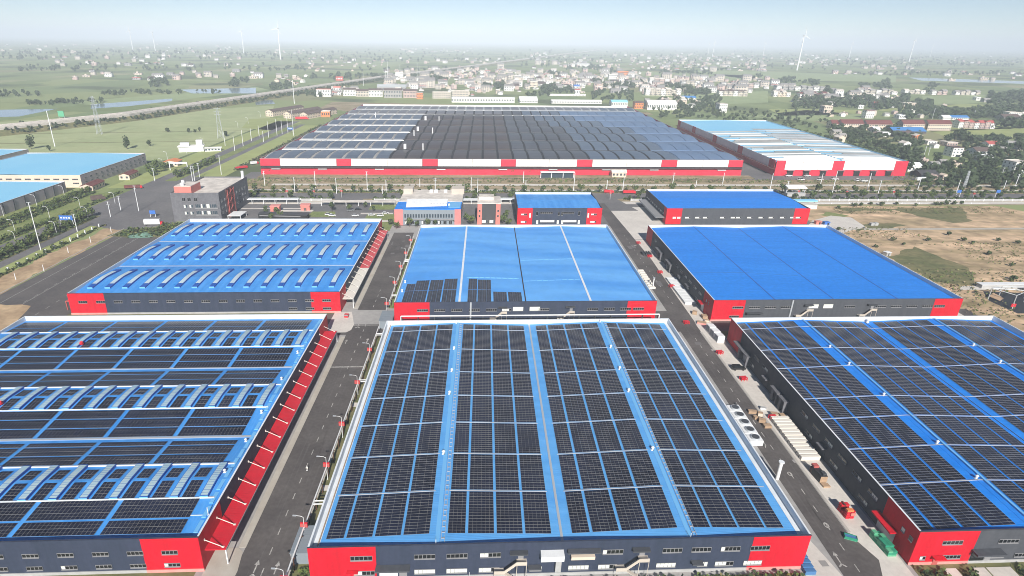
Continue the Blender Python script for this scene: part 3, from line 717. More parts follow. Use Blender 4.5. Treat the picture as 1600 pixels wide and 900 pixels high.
for v in (136.0,150.6,180.9,195.6,226.0,240.8):
    mb = MB(); mb.box((LU0+.6,v-.18,zr(v)+.1),(LU1-2.2,v+.18,zr(v)+.42)); B(mb,'cable_walkway',M['parapet'])
for v in (165.9,210.9):
    mb = MB(); mb.box((LU0+.6,v-.45,9.25),(LU1-.8,v+.45,9.5)); B(mb,'valley_gutter',M['steel'])
mb = MB()
for k in range(26): v = 124+k*5; mb.box((-72.9,v,zr(v)+.05),(-71.8,v+4.2,zr(v+2)+.22))
B(mb,'roof_ladder',M['bluelight'])
for v in (146.5,163,178,200,221): vent(root, o, -73.5, v, zr(v), .8)
mb = MB(); mb.tube([(-71.5,130,9.6),(-71.5,130,12.6)],.12); mb.box((-76.5,129.9,9.9),(-71.5,130.1,10.1)); B(mb,'roof_mast',M['white'])
for px, py in ((128.5,540),(2,634)):
    u, v = G(px, py, 10.4); m_ = MB(); m_.cyl((u,v,zr(v)),(u,v,zr(v)+1.0),.14); m_.cyl((u,v,zr(v)+.8),(u+.3,v-.5,zr(v)+1.6),.9,.5,8,1); m_.build('fan_cowl', [M['white'],M['redpaint']], root, o)
front_windows(root, o, 120.5, [(-72.9-8.72*(k+.5)-.5,6.2,4.1,1.25,4,0) for k in range(14)])
front_windows(root, o, 120.5, [(-72.9-8.72*(k+.5)-.5,1.9,4.1,1.25,4,1 if k % 3 == 0 else 0) for k in range(14)])
def canopy(root, o, u, v0, v1, m, z=5.2, wd=5.6, white_from=None):
    """long hung canopy: sheet, edge channel and tie rods with their brackets"""
    segs = [(v0, v1, m)] if white_from is None else [(white_from, v1, m), (v0, white_from-.05, M['dirtywhite'])]
    for a, b, mm in segs:
        mb = MB(); mb.box((u+.1,a,z),(u+wd,b,z+.28),0,True); mb.build('canopy', mm, root, o)
    mb = MB(); mb.box((u+wd+.003,v0,z-.1),(u+wd+.14,v1,z+.34)); mb.build('canopy_edge', M['frame'], root, o)
    n_ = int((v1-v0)/8.0)
    rod = None
    for k in range(n_+1):
        v = v0+.8+k*(v1-v0-1.6)/n_
        if rod is None:
            mb = MB(); mb.cyl((.05,0,2.9),(wd-1.0,0,.3),.11,.11,5); mb.box((wd-1.3,-.25,.25),(wd-.7,.25,.42)); mb.box((.0,-.2,2.6),(.16,.2,3.2)); ob = mb.build('tie_rod', M['dirtywhite'], root); rod = ob.data; bpy.data.objects.remove(ob)
        link('tie_rod', rod, root, T(u-o[0], v-o[1], z))
    mb = MB()
    for v in (v0+.3, v1-.3): mb.box((u+wd-.35,v-.15,0),(u+wd-.05,v+.15,z-.02))
    mb.build('canopy_post', M['white'], root, o)
canopy(root, o, -70, 122.3, 250.5, M['redcanopy'])
# --- west rear hall
root, o, zr, slope, B, st = factory('blue_roof_factory', 'middle row left factory hall with bare blue roof and three rows of skylights', -204, -70, 282.5, 416.5, 11.5, 9.5, 1.1, 'u', [305.5, 348.9, 394.4], M['roofleft'], M['gwall'], (17.5,14.6), low=[(282.85,9.3),(305.5,11.0),(327,9.3),(348.9,11.0),(371.8,9.3),(394.4,11.0),(416.15,9.3)])
SKL.clear(); M['skylight'] = mat('pale_skylight_sheet', (.48,.60,.66), .4, (.54,.64,.68), .5)
for r in (305.5, 348.9, 394.4):
    for k in range(15):
        u = -76.5-k*8.75
        if u > -201: skylight(root, o, u, r, 26.5, zr, 2.7, .75, .30)
for v in (327, 371.8):
    mb = MB(); mb.box((-203.4,v-.35,9.25),(-71,v+.35,9.5)); B(mb,'valley_gutter',M['steel'])
front_windows(root, o, 282.5, [(-73.8-8.6*(k+.35),6.3,4.3,1.25,4,0) for k in range(15)])
front_windows(root, o, 282.5, [(-73.8-8.6*(k+.35),1.8,4.3,1.25,4,0) for k in range(3)])
canopy(root, o, -70, 287.5, 408, M['pinkcanopy'], white_from=333)
mb = MB(); mb.box((-209.8,288,4.7),(-204.1,322,5.0),0,True); mb.box((-209.8,288,0),(-209.4,288.4,4.7)); mb.box((-209.8,321.6,0),(-209.4,322,4.7)); B(mb,'canopy',M['tilepink'])
# --- centre rear hall
root, o, zr, slope, B, st = factory('blue_roof_factory', 'middle row centre factory hall with sky blue roof and a small patch of solar panels', -40.6, 89.3, 268.6, 401, 11.5, 9.6, 1.0, 'v', [-8.9, 56.5], M['roofmid'], M['gwall'], (17.2,14.6))
items = []
for x0, n_, va, vb in ((-37.6,2,270.6,296.5),(-32.9,3,270.6,300.5),(-25.4,3,270.6,301),(-17.9,3,270.6,301.5),(-5.0,2,270.6,301.5),(0.0,3,270.6,300.5),(8.0,3,270.6,285.0),(15.6,3,270.6,284.6)):
    nr = int((vb-va)/1.06)
    for j in range(n_):
        for k in range(nr): 
            u = x0+(j+.5)*2.3; v = va+(k+.5)*1.06+(.5 if va+k*1.06 > 286 else 0); items.append((u, v, zr(u)+.16, round(slope(u),4), 0.0))
place_pv(root, o, items, 2.24, 1.02)
for r, m_, w2 in ((-8.9,'white',.55),(56.5,'white',.5)):
    mb = MB(); mb.box((r-w2,269.2,zr(r)-.05),(r+w2,400.5,zr(r)+.22)); B(mb,'ridge_cap',M[m_])
mb = MB(); mb.box((23.9,269.2,9.55),(24.5,400.5,9.72)); B(mb,'valley_gutter',M['seam'])
for u0_, u1_, v in ((-6,23,303.5),(-5,22,304.2),(25,56,333),(25,56,300)):
    mb = MB(); 
    for k in range(9):
        a = u0_+(u1_-u0_)*k/9; b = u0_+(u1_-u0_)*(k+.8)/9
        mb.add([(a,v-.15,zr(a)+.05),(b,v-.15,zr(b)+.05),(b,v+.15,zr(b)+.2),(a,v+.15,zr(a)+.2)],[(0,1,2,3)])
    B(mb,'lightning_strip',M['bluelight'])
for v in (299, 286.5): vent(root, o, -39, v, 9.6, 1.0)
front_windows(root, o, 268.6, [(u,6.6,5.4,1.3,5,0) for u in (-26.8,-18.4,-10.0,-1.4,7.0,33,57.5,65.8,74,80.5)]+[(14.6,6.6,4.6,1.3,4,3),(28.5,6.6,5.2,2.2,1,1),(20.2,6.6,5.2,2.2,1,1)])
stair(root, o, 10.5, 268.6); stair(root, o, 44, 268.6)
box_part(root,o,'down_pipe',(-3.6,268.2,0),(-2.8,268.5,11.4),M['steel'])
# --- east rear hall
root, o, zr, slope, B, st = factory('blue_roof_factory', 'middle row right factory hall with plain deep blue roof beside the dry field', 118.3, 247.3, 268.6, 400, 11.5, 9.6, 1.0, 'v', [150.5, 214.5], M['roofdeep'], M['gwall2'], (16.2,14.6))
for r in (150.5,182.5,214.5):
    mb = MB(); z = zr(r); mb.box((r-.32,269.2,z-.05),(r+.32,399.5,z+.06)); B(mb,'ridge_cap' if r != 182.5 else 'valley_gutter',M['bluedark'])
mb = MB()
for k in range(12):
    a = 120+k*5; mb.add([(a,312-k*.5,zr(a)+.03),(a+5,311.5-k*.5,zr(a+5)+.03),(a+5,311.8-k*.5,zr(a+5)+.05),(a,312.3-k*.5,zr(a)+.05)],[(0,1,2,3)])
B(mb,'cable',M['bluedark'])
front_windows(root, o, 268.6, [(u,6.9,5.6,1.2,5,0) for u in (131,139.5,147.7,155.9,188.8,205.0,213.2,221.4,229.6,236)]+[(177.5,6.8,5.0,2.2,1,1),(170.0,6.8,5.0,2.2,1,1),(130,1.9,5,1.2,5,0)])
stair(root, o, 165, 268.6); stair(root, o, 198, 268.6)
box_part(root,o,'door_hood',(135.5,266.4,4.6),(143.6,268.5,5.0),M['darksteel']); box_part(root,o,'down_pipe',(158.3,268.2,0),(159,268.5,11.4),M['steel'])
yard_side(root, o, 118.3, 268.6, 400, M['stone'], (279,284), ((357,370),(336,347)), ((318,322,4.2),(303,308,4.4)))
# ------------------------------------------------------------------ the far factories
def far_factory():
    u0, u1, v0, v1, H = -225.5, 276, 622, 1178, 16.0
    o = (u0,v0,0); root = thing('wave_roof_factory', 'vast far factory with wavy solar roof and red and white banded front', 'factory hall', T(u0,v0,0))
    B = lambda mb, nm, m: mb.build(nm, m, root, o)
    mb = MB(); mb.box((u0,v0,0),(u1,v0+.5,7.6)); mb.box((u0,v0+.5,0),(u0+.5,v1,H)); mb.box((u1-.5,v0+.5,0),(u1,v1,H)); B(mb,'wall',M['red_far'])
    mb = MB(); mb.box((u0+.5,v1-.5,0),(u1-.5,v1,H)); B(mb,'rear_wall',M['whitew']); mb = MB(); mb.box((u0-.1,v0+1,16.02),(u0+.6,v1,16.3)); mb.box((u1-.6,v0+1,16.02),(u1+.1,v1,16.3)); B(mb,'side_coping',M['roofslab2'])
    mb = MB(); mb.box((u0+.02,v0+.3,7.62),(u1-.02,v0+.7,9.2)); B(mb,'louvre_band',M['seam'])
    mb = MB(); mb.box((u0+.1,v0-2.4,7.3),(u1-.1,v0-.03,7.6),0,True); B(mb,'canopy',M['roofdk'])
    edges = [-225.5,-205.4,-177.3,-148.5,-133.7,-96.7,-60.9,-45.1,-9.5,20.3,35.6,70.5,99.5,115.7,151.8,188.8,205.3,233,260.5,276]
    reds = {0,3,6,9,12,15,18}
    for k, (a, b) in enumerate(zip(edges, edges[1:])):
        mb = MB(); mb.box((a+.15,v0-.4,9.0),(b-.15,v0+.3,16.2)); B(mb,'front_panel',M['red_far'] if k in reds else M['whitew'])
    mb = MB(); mb.box((u0,v0-.2,16.25),(u1,v0+.8,16.5)); B(mb,'coping',M['roofslab2'])
    # bays: eight waves across the depth, each bay a folded sheet with its solar field
    nv, pv = 8, (v1-v0-9)/8.0; nu = 31; pu = (u1-u0-2)/nu
    prof = [0, .12, .3, .5, .7, .88, 1]; zp = [0, 1.3, 2.4, 2.7, 2.1, 1.0, 0]
    rf = {}
    for zone, m in (('left','roofgrey'),('mid','roofdk'),('right','roofbl')):
        mb = MB(); a, b = {'left':(u0+.6,-99),'mid':(-99,196),'right':(196,u1-.6)}[zone]
        for r in range(nv):
            va = v0+1+r*pv
            mm = 0 if (zone == 'left' or r < 7) else 1
            for (p0, z0), (p1, z1) in zip(zip(prof, zp), list(zip(prof, zp))[1:]):
                mb.quad([(a,va+p0*pv,13.4+z0),(b,va+p0*pv,13.4+z0),(b,va+p1*pv,13.4+z1),(a,va+p1*pv,13.4+z1)], mm)
        B(mb,'roof',[M[m], M['roofgrey']])
    cells = {}
    def cell(kind):
        if kind in cells: return cells[kind]
        w, q0, q1, m = {'left':(pu-3.4,.10,.80,'pvblue'),'mid':(pu-2.7,.05,.93,'pvfar'),'midb':(pu-2.7,.04,.95,'pvmid'),'midc':(pu-2.5,.04,.95,'pvmid2'),'right':(pu-.7,.03,.96,'roofbl'),'back':(pu-3.0,.12,.84,'pvgrey')}[kind]
        mb = MB(); qs = [q0]+[p for p in prof if q0 < p < q1]+[q1]
        zf = lambda q: float(np.interp(q, prof, zp))
        vs = []
        for q in qs:
            for x in (-w/2, w/2): vs += [(x,q*pv,zf(q)+.02),(x,q*pv,zf(q)+.55)]
        fs = []
        for i in range(0, 4*(len(qs)-1), 4): fs += [(i+1,i+3,i+7,i+5),(i,i+1,i+5,i+4),(i+2,i+6,i+7,i+3)]
        j = 4*(len(qs)-1); fs += [(0,2,3,1),(j,j+1,j+3,j+2)]
        mb.add(vs, fs); ob = mb.build('solar_bay', M[m], root); me = ob.data; bpy.data.objects.remove(ob); cells[kind] = me; return me
    for r in range(nv):
        for k in range(nu):
            u = u0+1+(k+.5)*pu; va = v0+1+r*pv
            if r >= 7 or (r == 6 and u < 40): kd = 'back' if u < 205 else 'left'
            elif u < -98 - r*0.8: kd = 'left'
            elif u > 206-max(0,r-3)*26: kd = 'right'
            elif u > 112-max(0,r-3)*18: kd = 'midc'
            elif u > 30: kd = 'midb'
            else: kd = 'mid'
            link('solar_bay', cell(kd), root, T(u-u0, va-v0, 13.4))
    # snaking seams between the bays
    for k in range(nu-1):
        u = u0+1+(k+1)*pu
        if u > 205: continue
        mb = MB(); wv = 1.15
        for r in range(nv-1):
            va = v0+1+r*pv
            for (p0, z0), (p1, z1) in zip(zip(prof, zp), list(zip(prof, zp))[1:]): mb.quad([(u-wv,va+p0*pv,13.52+z0),(u+wv,va+p0*pv,13.52+z0),(u+wv,va+p1*pv,13.52+z1),(u-wv,va+p1*pv,13.52+z1)])
        B(mb,'roof_seam',M['seam'] if u > -99 else M['roofslab2'])
    for r in range(nv):
        va = v0+1+r*pv
        if r: mb = MB(); mb.box((u0+1,va-1.5,13.5),(-97 if r < 6 else 205,va+1.2,14.2)); B(mb,'valley_gutter',M['whitew'])
    for px, py in ((665,184),(653,201),(633,229),(647,209),(587,180),(686,186),(676,205),(661,231)):
        u, v = G(px, py+3, 16.5); mb = MB(); s_ = 1.4 if px in (665,653,633) else .5; mb.box((u-s_,v-s_,16),(u+s_,v+s_,16.5+(5 if s_ > 1 else 7))); B(mb,'roof_stack',M['white'])
    for px in (435,507,595,690,785,862,944,1017,1120):
        u, v = G(px, 271); mb = MB(); mb.box((u-4.5,v0-1.4,5.6),(u+4.5,v0-.02,6.2)); B(mb,'door_hood',M['white'])
M['pvmid'] = mat('slate_solar_field', (.070,.073,.086), .45, (.088,.092,.106), .012, spec=.3)
M['pvmid2'] = mat('grey_blue_solar_field', (.095,.125,.178), .45, (.115,.15,.205), .012, spec=.3)
M['pvgrey'] = mat('grey_solar_field', (.16,.155,.17), .4, (.13,.125,.14), .02, spec=.5)
far_factory()
M['roofgrey2'] = mat('weathered_grey_sheet', (.30,.33,.34), .6, (.24,.25,.25), .05)
def far_right():
    u0, u1, v0, v1, H = 312, 456, 622, 972, 15.5
    o = (u0,v0,0); root = thing('striped_roof_factory', 'far right factory with striped white roof sheets and red doors', 'factory hall', T(u0,v0,0))
    B = lambda mb, nm, m: mb.build(nm, m, root, o)
    mb = MB(); mb.box((u0,v0,0),(u1,v0+.5,6.4)); mb.box((u0,v0+.5,0),(u0+.5,v1,7.2)); mb.box((u1-.5,v0+.5,0),(u1,v1,H)); mb.box((u0+.5,v1-.5,0),(u1-.5,v1,H)); B(mb,'wall',M['red_far'])
    ed = [312,318,326,345,362,372,385.6,397,420,441,456]; 
    ed = [312,330,347,364,384,396,415,434,453.5,467]
    ed = [312,322,341,358,374,386,403,421,442,456]
    for k, (a, b) in enumerate(zip(ed, ed[1:])):
        mb = MB(); mb.box((a+.12,v0-.35,6.5 if k not in (0,8) else 0),(b-.12,v0-.01,H+.4)); B(mb,'front_panel',M['red_far'] if k in (0,4,8) else M['whitew'])
    n_ = 24
    for k in range(n_):
        a, b = v0+2+k*(v1-v0-4)/n_, v0+2+(k+1)*(v1-v0-4)/n_; red = k in (0,6,12,18,23)
        mb = MB(); mb.box((u0-.35,a+.15,7.3),(u0-.01,b-.15,H+.4)); B(mb,'side_panel',M['red_far'] if red else M['whitew'])
    mb = MB(); mb.box((u0-3,v0+1,6.9),(u0-.02,v1,7.2),0,True); B(mb,'side_canopy',M['tile'])
    mb = MB(); um = (u0+u1)/2
    mb.quad([(u0,v0,14.6),(um,v0,15.8),(um,v1,15.8),(u0,v1,14.6)]); mb.quad([(um,v0,15.8),(u1,v0,14.6),(u1,v1,14.6),(um,v1,15.8)]); B(mb,'roof',M['roofcyan'])
    mb = MB(); mb.box((u1-.6,v0,14.4),(u1-.51,v1,H+.4)); mb.box((u0+.6,v1-.7,14.4),(u1-.7,v1-.51,H+.6)); B(mb,'parapet_lining',M['parapet'])
    r_ = random.Random(3)
    for k in range(34):
        v = v0+4+k*6.6
        if v > 850: break
        for a, b in ((u0+3, um-1),(um+1,u1-3)):
            if r_.random() < .08: continue
            a2 = a+(r_.random()*25 if r_.random() < .3 else 0); z0 = float(np.interp(a2,[u0,um,u1],[14.6,15.8,14.6])); z1 = float(np.interp(b,[u0,um,u1],[14.6,15.8,14.6]))
            mb = MB(); mb.add([(a2,v,z0+.5),(b,v,z1+.5),(b,v+3.9,z1+.5),(a2,v+3.9,z0+.5),(a2,v,z0),(b,v,z1),(b,v+3.9,z1),(a2,v+3.9,z0)],[(0,1,2,3),(4,5,1,0),(6,7,3,2),(5,6,2,1),(7,4,0,3)])
            B(mb,'roof_sheet',M['whitew'] if (k < 4 or r_.random() < .22) else (M['roofgrey'] if r_.random() < .45 else (M['roofslab2'] if r_.random() < .5 else M['roofgrey2'])))
    mb = MB(); mb.box((um+4,856,15.1),(u1-3,872,15.9)); B(mb,'roof_sheet',M['roofgrey'])
    for k, u in enumerate((329,346.5,365,384,402,420,437)):
        mb = MB(); mb.box((u-3.2,v0-.6,0),(u+3.2,v0-.36,5.4)); B(mb,'roller_door',M['black'])
        mb = MB(); mb.box((u-3.9,v0-2.6,5.5),(u+3.9,v0-.37,5.9),0,True); B(mb,'door_hood',M['frame'])
far_right()
# lean-to beside the striped factory, and the ridge of sheds behind it
def house(name, label, cat, uv, w, d, h, walls, roofm, kind='flat', rz=0.0, storeys=2, group=None, bays=None, wins=True, rh=None, parts=True, front=None):
    """a building with openings: kind flat, gable (ridge along its length) or cross (ridge along its depth)"""
    root = thing(name, label, cat, T(uv[0],uv[1],0), rz, group)
    mb = MB(); mb.box((-w/2,0,0),(w/2,d,h)); rh = rh if rh is not None else d*.22
    if kind == 'gable': mb.add([(-w/2,0,h),(-w/2,d,h),(-w/2,d/2,h+rh),(w/2,0,h),(w/2,d,h),(w/2,d/2,h+rh)],[(0,2,1),(3,4,5)])
    if kind == 'cross': rh = w*.2 if rh is None else rh; mb.add([(-w/2,0,h),(w/2,0,h),(0,0,h+rh),(-w/2,d,h),(w/2,d,h),(0,d,h+rh)],[(0,1,2),(3,5,4)])
    mb.build('wall', walls, root, shear=False)
    r = MB(); e = .5; t = .3
    if kind == 'flat':
        r.box((-w/2-.1,-.1,h+.003),(w/2+.1,d+.1,h+.25)); r.box((-w/2-.1,-.1,h+.25),(w/2+.1,.25,h+.9)); r.box((-w/2-.1,d-.25,h+.25),(w/2+.1,d+.1,h+.9)); r.box((-w/2-.1,.25,h+.25),(-w/2+.25,d-.25,h+.9)); r.box((w/2-.25,.25,h+.25),(w/2+.1,d-.25,h+.9))
    elif kind == 'gable':
        k = rh/(d/2)
        for s in (1,-1):
            y0 = -e if s > 0 else d+e
            P_ = [(-w/2-e,y0,h-k*e+.02),(w/2+e,y0,h-k*e+.02),(w/2+e,d/2,h+rh+.02),(-w/2-e,d/2,h+rh+.02)]
            P2 = [(a,b,c+t) for a,b,c in P_]; r.add(P_+P2,[(4,5,6,7) if s > 0 else (7,6,5,4),(0,1,5,4),(1,2,6,5),(3,0,4,7)])
    else:
        k = rh/(w/2)
        for s in (1,-1):
            x0 = -s*(w/2+e); P_ = [(x0,-e,h-k*e+.02),(0,-e,h+rh+.02),(0,d+e,h+rh+.02),(x0,d+e,h-k*e+.02)]
            P2 = [(a,b,c+t) for a,b,c in P_]; r.add(P_+P2,[(4,5,6,7) if s < 0 else (4,5,6,7),(0,1,5,4),(2,3,7,6),(3,0,4,7)])
    r.build('roof', roofm, root, shear=False)
    if wins:
        n = bays or max(2, int(w/3.6)); sh = h/storeys; pw = w/n; ww = min(1.9, pw*.55)
        g = MB(); 
        for s in range(storeys):
            for k in range(n):
                x = -w/2+(k+.5)*pw; z = s*sh+sh*.35
                g.box((x-ww/2,-.12,z),(x+ww/2,-.003,z+sh*.42))
        stuff(g.build('window_row', M['glassblue'], root, shear=False))
        g = MB(); m_ = max(1, int(d/5))
        for s in range(storeys):
            for k in range(m_):
                y = (k+.5)*d/m_; z = s*sh+sh*.35
                for x in (-w/2, w/2): g.box((x-(.12 if x<0 else -.003),y-.7,z),(x+(.12 if x>0 else -.003),y+.7,z+sh*.42))
        stuff(g.build('window_row', M['glassblue'], root, shear=False))
    return root
SKEW = math.atan2(UD[1], UD[0])
# ------------------------------------------------------------------ warehouses by the avenue
def warehouse(label, u0, u1, v0, v1, H, front, side, roofm, downs=0, rows=2, frontw=False):
    o = (u0,v0,0); root = thing('warehouse', label, 'warehouse', T(u0,v0,0)); B = lambda mb, nm, m: mb.build(nm, m, root, o)
    mb = MB(); mb.box((u0,v0,0),(u1,v0+.4,H)); mb.build('front_wall', front, root, o)
    mb = MB(); mb.box((u0,v0+.4,0),(u0+.4,v1,H)); mb.box((u1-.4,v0+.4,0),(u1,v1,H)); mb.box((u0+.4,v1-.4,0),(u1-.4,v1,H)); mb.build('side_wall', side, root, o)
    um = (u0+u1)/2; mb = MB(); mb.quad([(u0+.4,v0+.4,H-.7),(um,v0+.4,H+.4),(um,v1-.4,H+.4),(u0+.4,v1-.4,H-.7)]); mb.quad([(um,v0+.4,H+.4),(u1-.4,v0+.4,H-.7),(u1-.4,v1-.4,H-.7),(um,v1-.4,H+.4)]); B(mb,'roof',roofm)
    mb = MB(); mb.box((u1-.5,v0,H+.003),(u1+.1,v1,H+.15)); mb.box((u0,v1-.5,H+.16),(u1,v1+.1,H+.3)); B(mb,'coping',M['white'])
    v = v0+7
    while v < v1-4 and rows:
        for z in (H*.28, H*.62)[:rows]:
            window(root, (u1+.05-u0, v-v0, z), 3.2, 1.3, 3, 'v', 0, 'glassblue', 1)
        v += 8.4
    if frontw:
        for k in range(9): window(root, (u1-5-k*8.4-u0, -.05, H*.62), 5.2, 1.1, 4, 'u', 0, 'glass', -1)
        window(root, (u1-5-u0, -.05, H*.3), 5.2, 1.1, 4, 'u')
    for k in range(downs):
        vv = v0+6+k*(v1-v0-10)/max(1,downs-1)*1.0
        mb = MB(); s = .55 if k % 2 else -.55
        mb.add([(u1+.01,vv-.5,H-.4),(u1+.35,vv-.5,H-.4),(u1+.35,vv+.5,H-.4),(u1+.01,vv+.5,H-.4),(u1+.01,vv-.5-s,.2),(u1+.35,vv-.5-s,.2),(u1+.35,vv+.5-s,.2),(u1+.01,vv+.5-s,.2)],[(0,3,2,1),(1,2,6,5),(0,1,5,4),(3,7,6,2)]); B(mb,'down_pipe',M['darksteel'])
    return root
warehouse('large warehouse with pale blue roof and cream gabled front beyond the avenue', -492, -367.5, 562, 676, 11.5, M['cream'], M['lilac'], M['roofcyan'], 0, 2, True)
warehouse('lower warehouse with pale blue roof and dark slanting down pipes on lilac wall', -520, -370.8, 440, 545, 9.2, M['cream'], M['lilac'], M['roofcyan'], 9, 0)
warehouse('small lilac warehouse at the left edge behind the big warehouse', -640, -511, 652, 705, 10.5, M['lilac'], M['lilac'], M['roofcyan'], 0, 0)
for (u, v, w, d, lab) in ((-360,547,11,22,'cream gatehouse with dark red roof nearest the junction'),(-352,594,10,20,'second cream gatehouse with dark red roof beside the warehouse'),(-343,662,15,14,'small orange trimmed kiosk with blue awning by the avenue')):
    house('gatehouse', lab, 'gatehouse', (u+w/2, v), w, d, 4.6, M['cream'], M['tile'] if 'red' in lab else M['orange'], 'cross', SKEW, 1, rh=1.8)
# ------------------------------------------------------------------ offices behind the plant
def office():
    u0,u1,v0,v1,H = -232,-196.5,450,508,22.0
    o = (u0,v0,0); root = thing('office_block', 'grey stone office block with red stair frame and white roof', 'office building', T(u0,v0,0)); B = lambda mb,nm,m: mb.build(nm,m,root,o)
    mb = MB(); mb.box((u0,v0,0),(u1,v1,H-1.2)); B(mb,'wall',M['stone'])
    mb = MB(); mb.box((u0,v0,H-1.19),(u1,v0+.5,H)); mb.box((u0,v1-.5,H-1.19),(u1,v1,H)); mb.box((u0,v0+.5,H-1.19),(u0+.5,v1-.5,H)); mb.box((u1-.5,v0+.5,H-1.19),(u1,v1-.5,H)); B(mb,'parapet',M['stone'])
    mb = MB(); mb.box((u0+.51,v0+.51,H-1.19),(u1-.51,v1-.51,H-.9)); B(mb,'roof',M['roofslab'])
    mb = MB(); mb.box((u0+3,v0+1,H-.9),(u0+15.5,v0+17,H+4.4)); B(mb,'roof_house',M['salmon'])
    mb = MB(); mb.box((u0+3.2,v0+1.4,H+4.41),(u0+15.3,v0+16.8,H+4.8)); B(mb,'roof_house_cap',M['roofslab'])
    for a, b, h in ((u0+5,v0+12,6.9),(u0+8.6,v0+3,2.6+4.4),(u1-2.4,v1-2.5,5.2)): mb = MB(); mb.cyl((a,b,H-.9),(a,b,H+h),1.15,1.15,8); B(mb,'water_tank',M['white'])
    for z in (15.6,): 
        for u in (u0+9.4,u0+13.4,u0+18.2): window(root,(u-u0,-.05,z),2.4,2.6,2,'u',0,'glass')
    for z in (5.4,10.6):
        for u in (u0+10.0,u0+14.2): window(root,(u-u0,-.05,z),2.6,2.3,2,'u',1,'glassblue')
        for k in range(4): window(root,(u0+19.0+k*4.1-u0,-.05,z),3.4,2.9,3,'u',k%3,'glassblue')
    mb = MB(); mb.box((u0+17,v0-.35,9.8),(u1-1.5,v0-.01,10.4)); mb.box((u0+17,v0-.35,4.6),(u1-1.5,v0-.01,5.2)); B(mb,'sill_band',M['frame'])
    for z in (5,9.4,14,):
        for k in range(9):
            v = v0+4+k*5.9
            if 12 < v-v0 < 26: continue
            window(root,(u1+.05-u0,v-v0,z),2.2,1.9,2,'v',k%2,'glassblue',1)
    mb = MB(); mb.box((u1+.003,v0+13,0),(u1+.4,v0+25.5,H-.5)); B(mb,'stair_bay',M['tile'])
    mb = MB()
    for z in range(2, 20, 3): 
        s = 1 if (z//3)%2 else -1; mb.cyl((u1+1.2,v0+19.2-s*5,z),(u1+1.2,v0+19.2+s*5,z+3),.3,.3,4)
    for v in (v0+13.2,v0+19.2,v0+25.3): mb.cyl((u1+1.2,v,0),(u1+1.2,v,H-1),.3,.3,4)
    B(mb,'stair_frame',M['tilepink'])
    mb = MB(); mb.box((u1+3,v0+3,3.2),(u1+13,v0+16,3.6),0,True)
    for a in (u1+3.2,u1+12.6):
        for b in (v0+3.2,v0+15.5): mb.box((a,b,0),(a+.3,b+.3,3.2))
    B(mb,'porch_roof',M['white'])
office()
def admin():
    u0,u1,v0,v1,H = -64.2,-14.5,439,499,12.0
    o = (u0,v0,0); root = thing('canteen_block', 'two storey block with blue and white roof between pink end walls', 'office building', T(u0,v0,0)); B = lambda mb,nm,m: mb.build(nm,m,root,o)
    mb = MB(); mb.box((u0,v0,0),(u1,v1,H)); B(mb,'wall',M['gwall2'].copy() if False else M['greyblue'])
    for a, b in ((u0-.1,u0+6.4),(u1-4.6,u1+.1)): mb = MB(); mb.box((a,v0-.3,0),(b,v0-.003,H+.4)); B(mb,'end_panel',M['salmonl'])
    mb = MB(); mb.box((u0,v0,H+.003),(u1,v0+22,H+.5)); B(mb,'roof',M['roofdeep'])
    mb = MB(); mb.add([(u0+8,v0+5,H+.52),(u1-11,v0+9,H+.52),(u1-11,v0+21.5,H+3.0),(u0+7,v0+21.5,H+3.0),(u0+8,v0+21.5,H+.52),(u1-11,v0+21.5,H+.52)],[(0,1,2,3),(0,3,4),(1,5,2)]); B(mb,'roof_light',M['white'])
    for k in range(7): mb = MB(); x = u0+26+k*2.3; mb.box((x,v0+9.5,H+.55),(x+1.0,v0+12,H+1.9)); B(mb,'roof_cowl',M['white'])
    mb = MB(); mb.box((u1-9.5,v0+3,H+.51),(u1-.6,v0+20,H+.8)); B(mb,'roof_patch',M['bluelight'])
    mb = MB(); mb.box((u0+.4,v0+22.1,H+.003),(u1+.4,v1,H+.8)); B(mb,'roof_slab',M['roofslab'])
    for a, b in ((u0+1,u0+8.5),(u1-9.5,u1+1)): mb = MB(); mb.box((a,v1-13,H+.81),(b,v1-2,H+5.0)); B(mb,'roof_house',M['beigew'])
    for a in (u0+22,u0+26,u0+34): mb = MB(); mb.box((a,v1-9,H+.81),(a+2.5,v1-6,H+3.0)); B(mb,'roof_cooler',M['white'])
    for k in range(18): window(root,(8.0+k*2.06,-.05,5.8),1.35,3.0,1,'u',0,'glassblue')
    for k in range(9): window(root,(9.2+k*4.1,-.05,.9),2.4,2.6,2,'u',1 if k%3==0 else 0,'glass')
    mb = MB(); mb.box((u0+7,v0-1.0,4.3),(u1-5,v0-.003,4.9)); B(mb,'sill_band',M['frame'])
M['greyblue'] = mat('grey_blue_cladding', (.20,.235,.27), .6, (.22,.255,.29), .1)
M['salmonl'] = mat('pale_red_cladding', (.62,.21,.20), .7, (.56,.18,.175), .2)
admin()
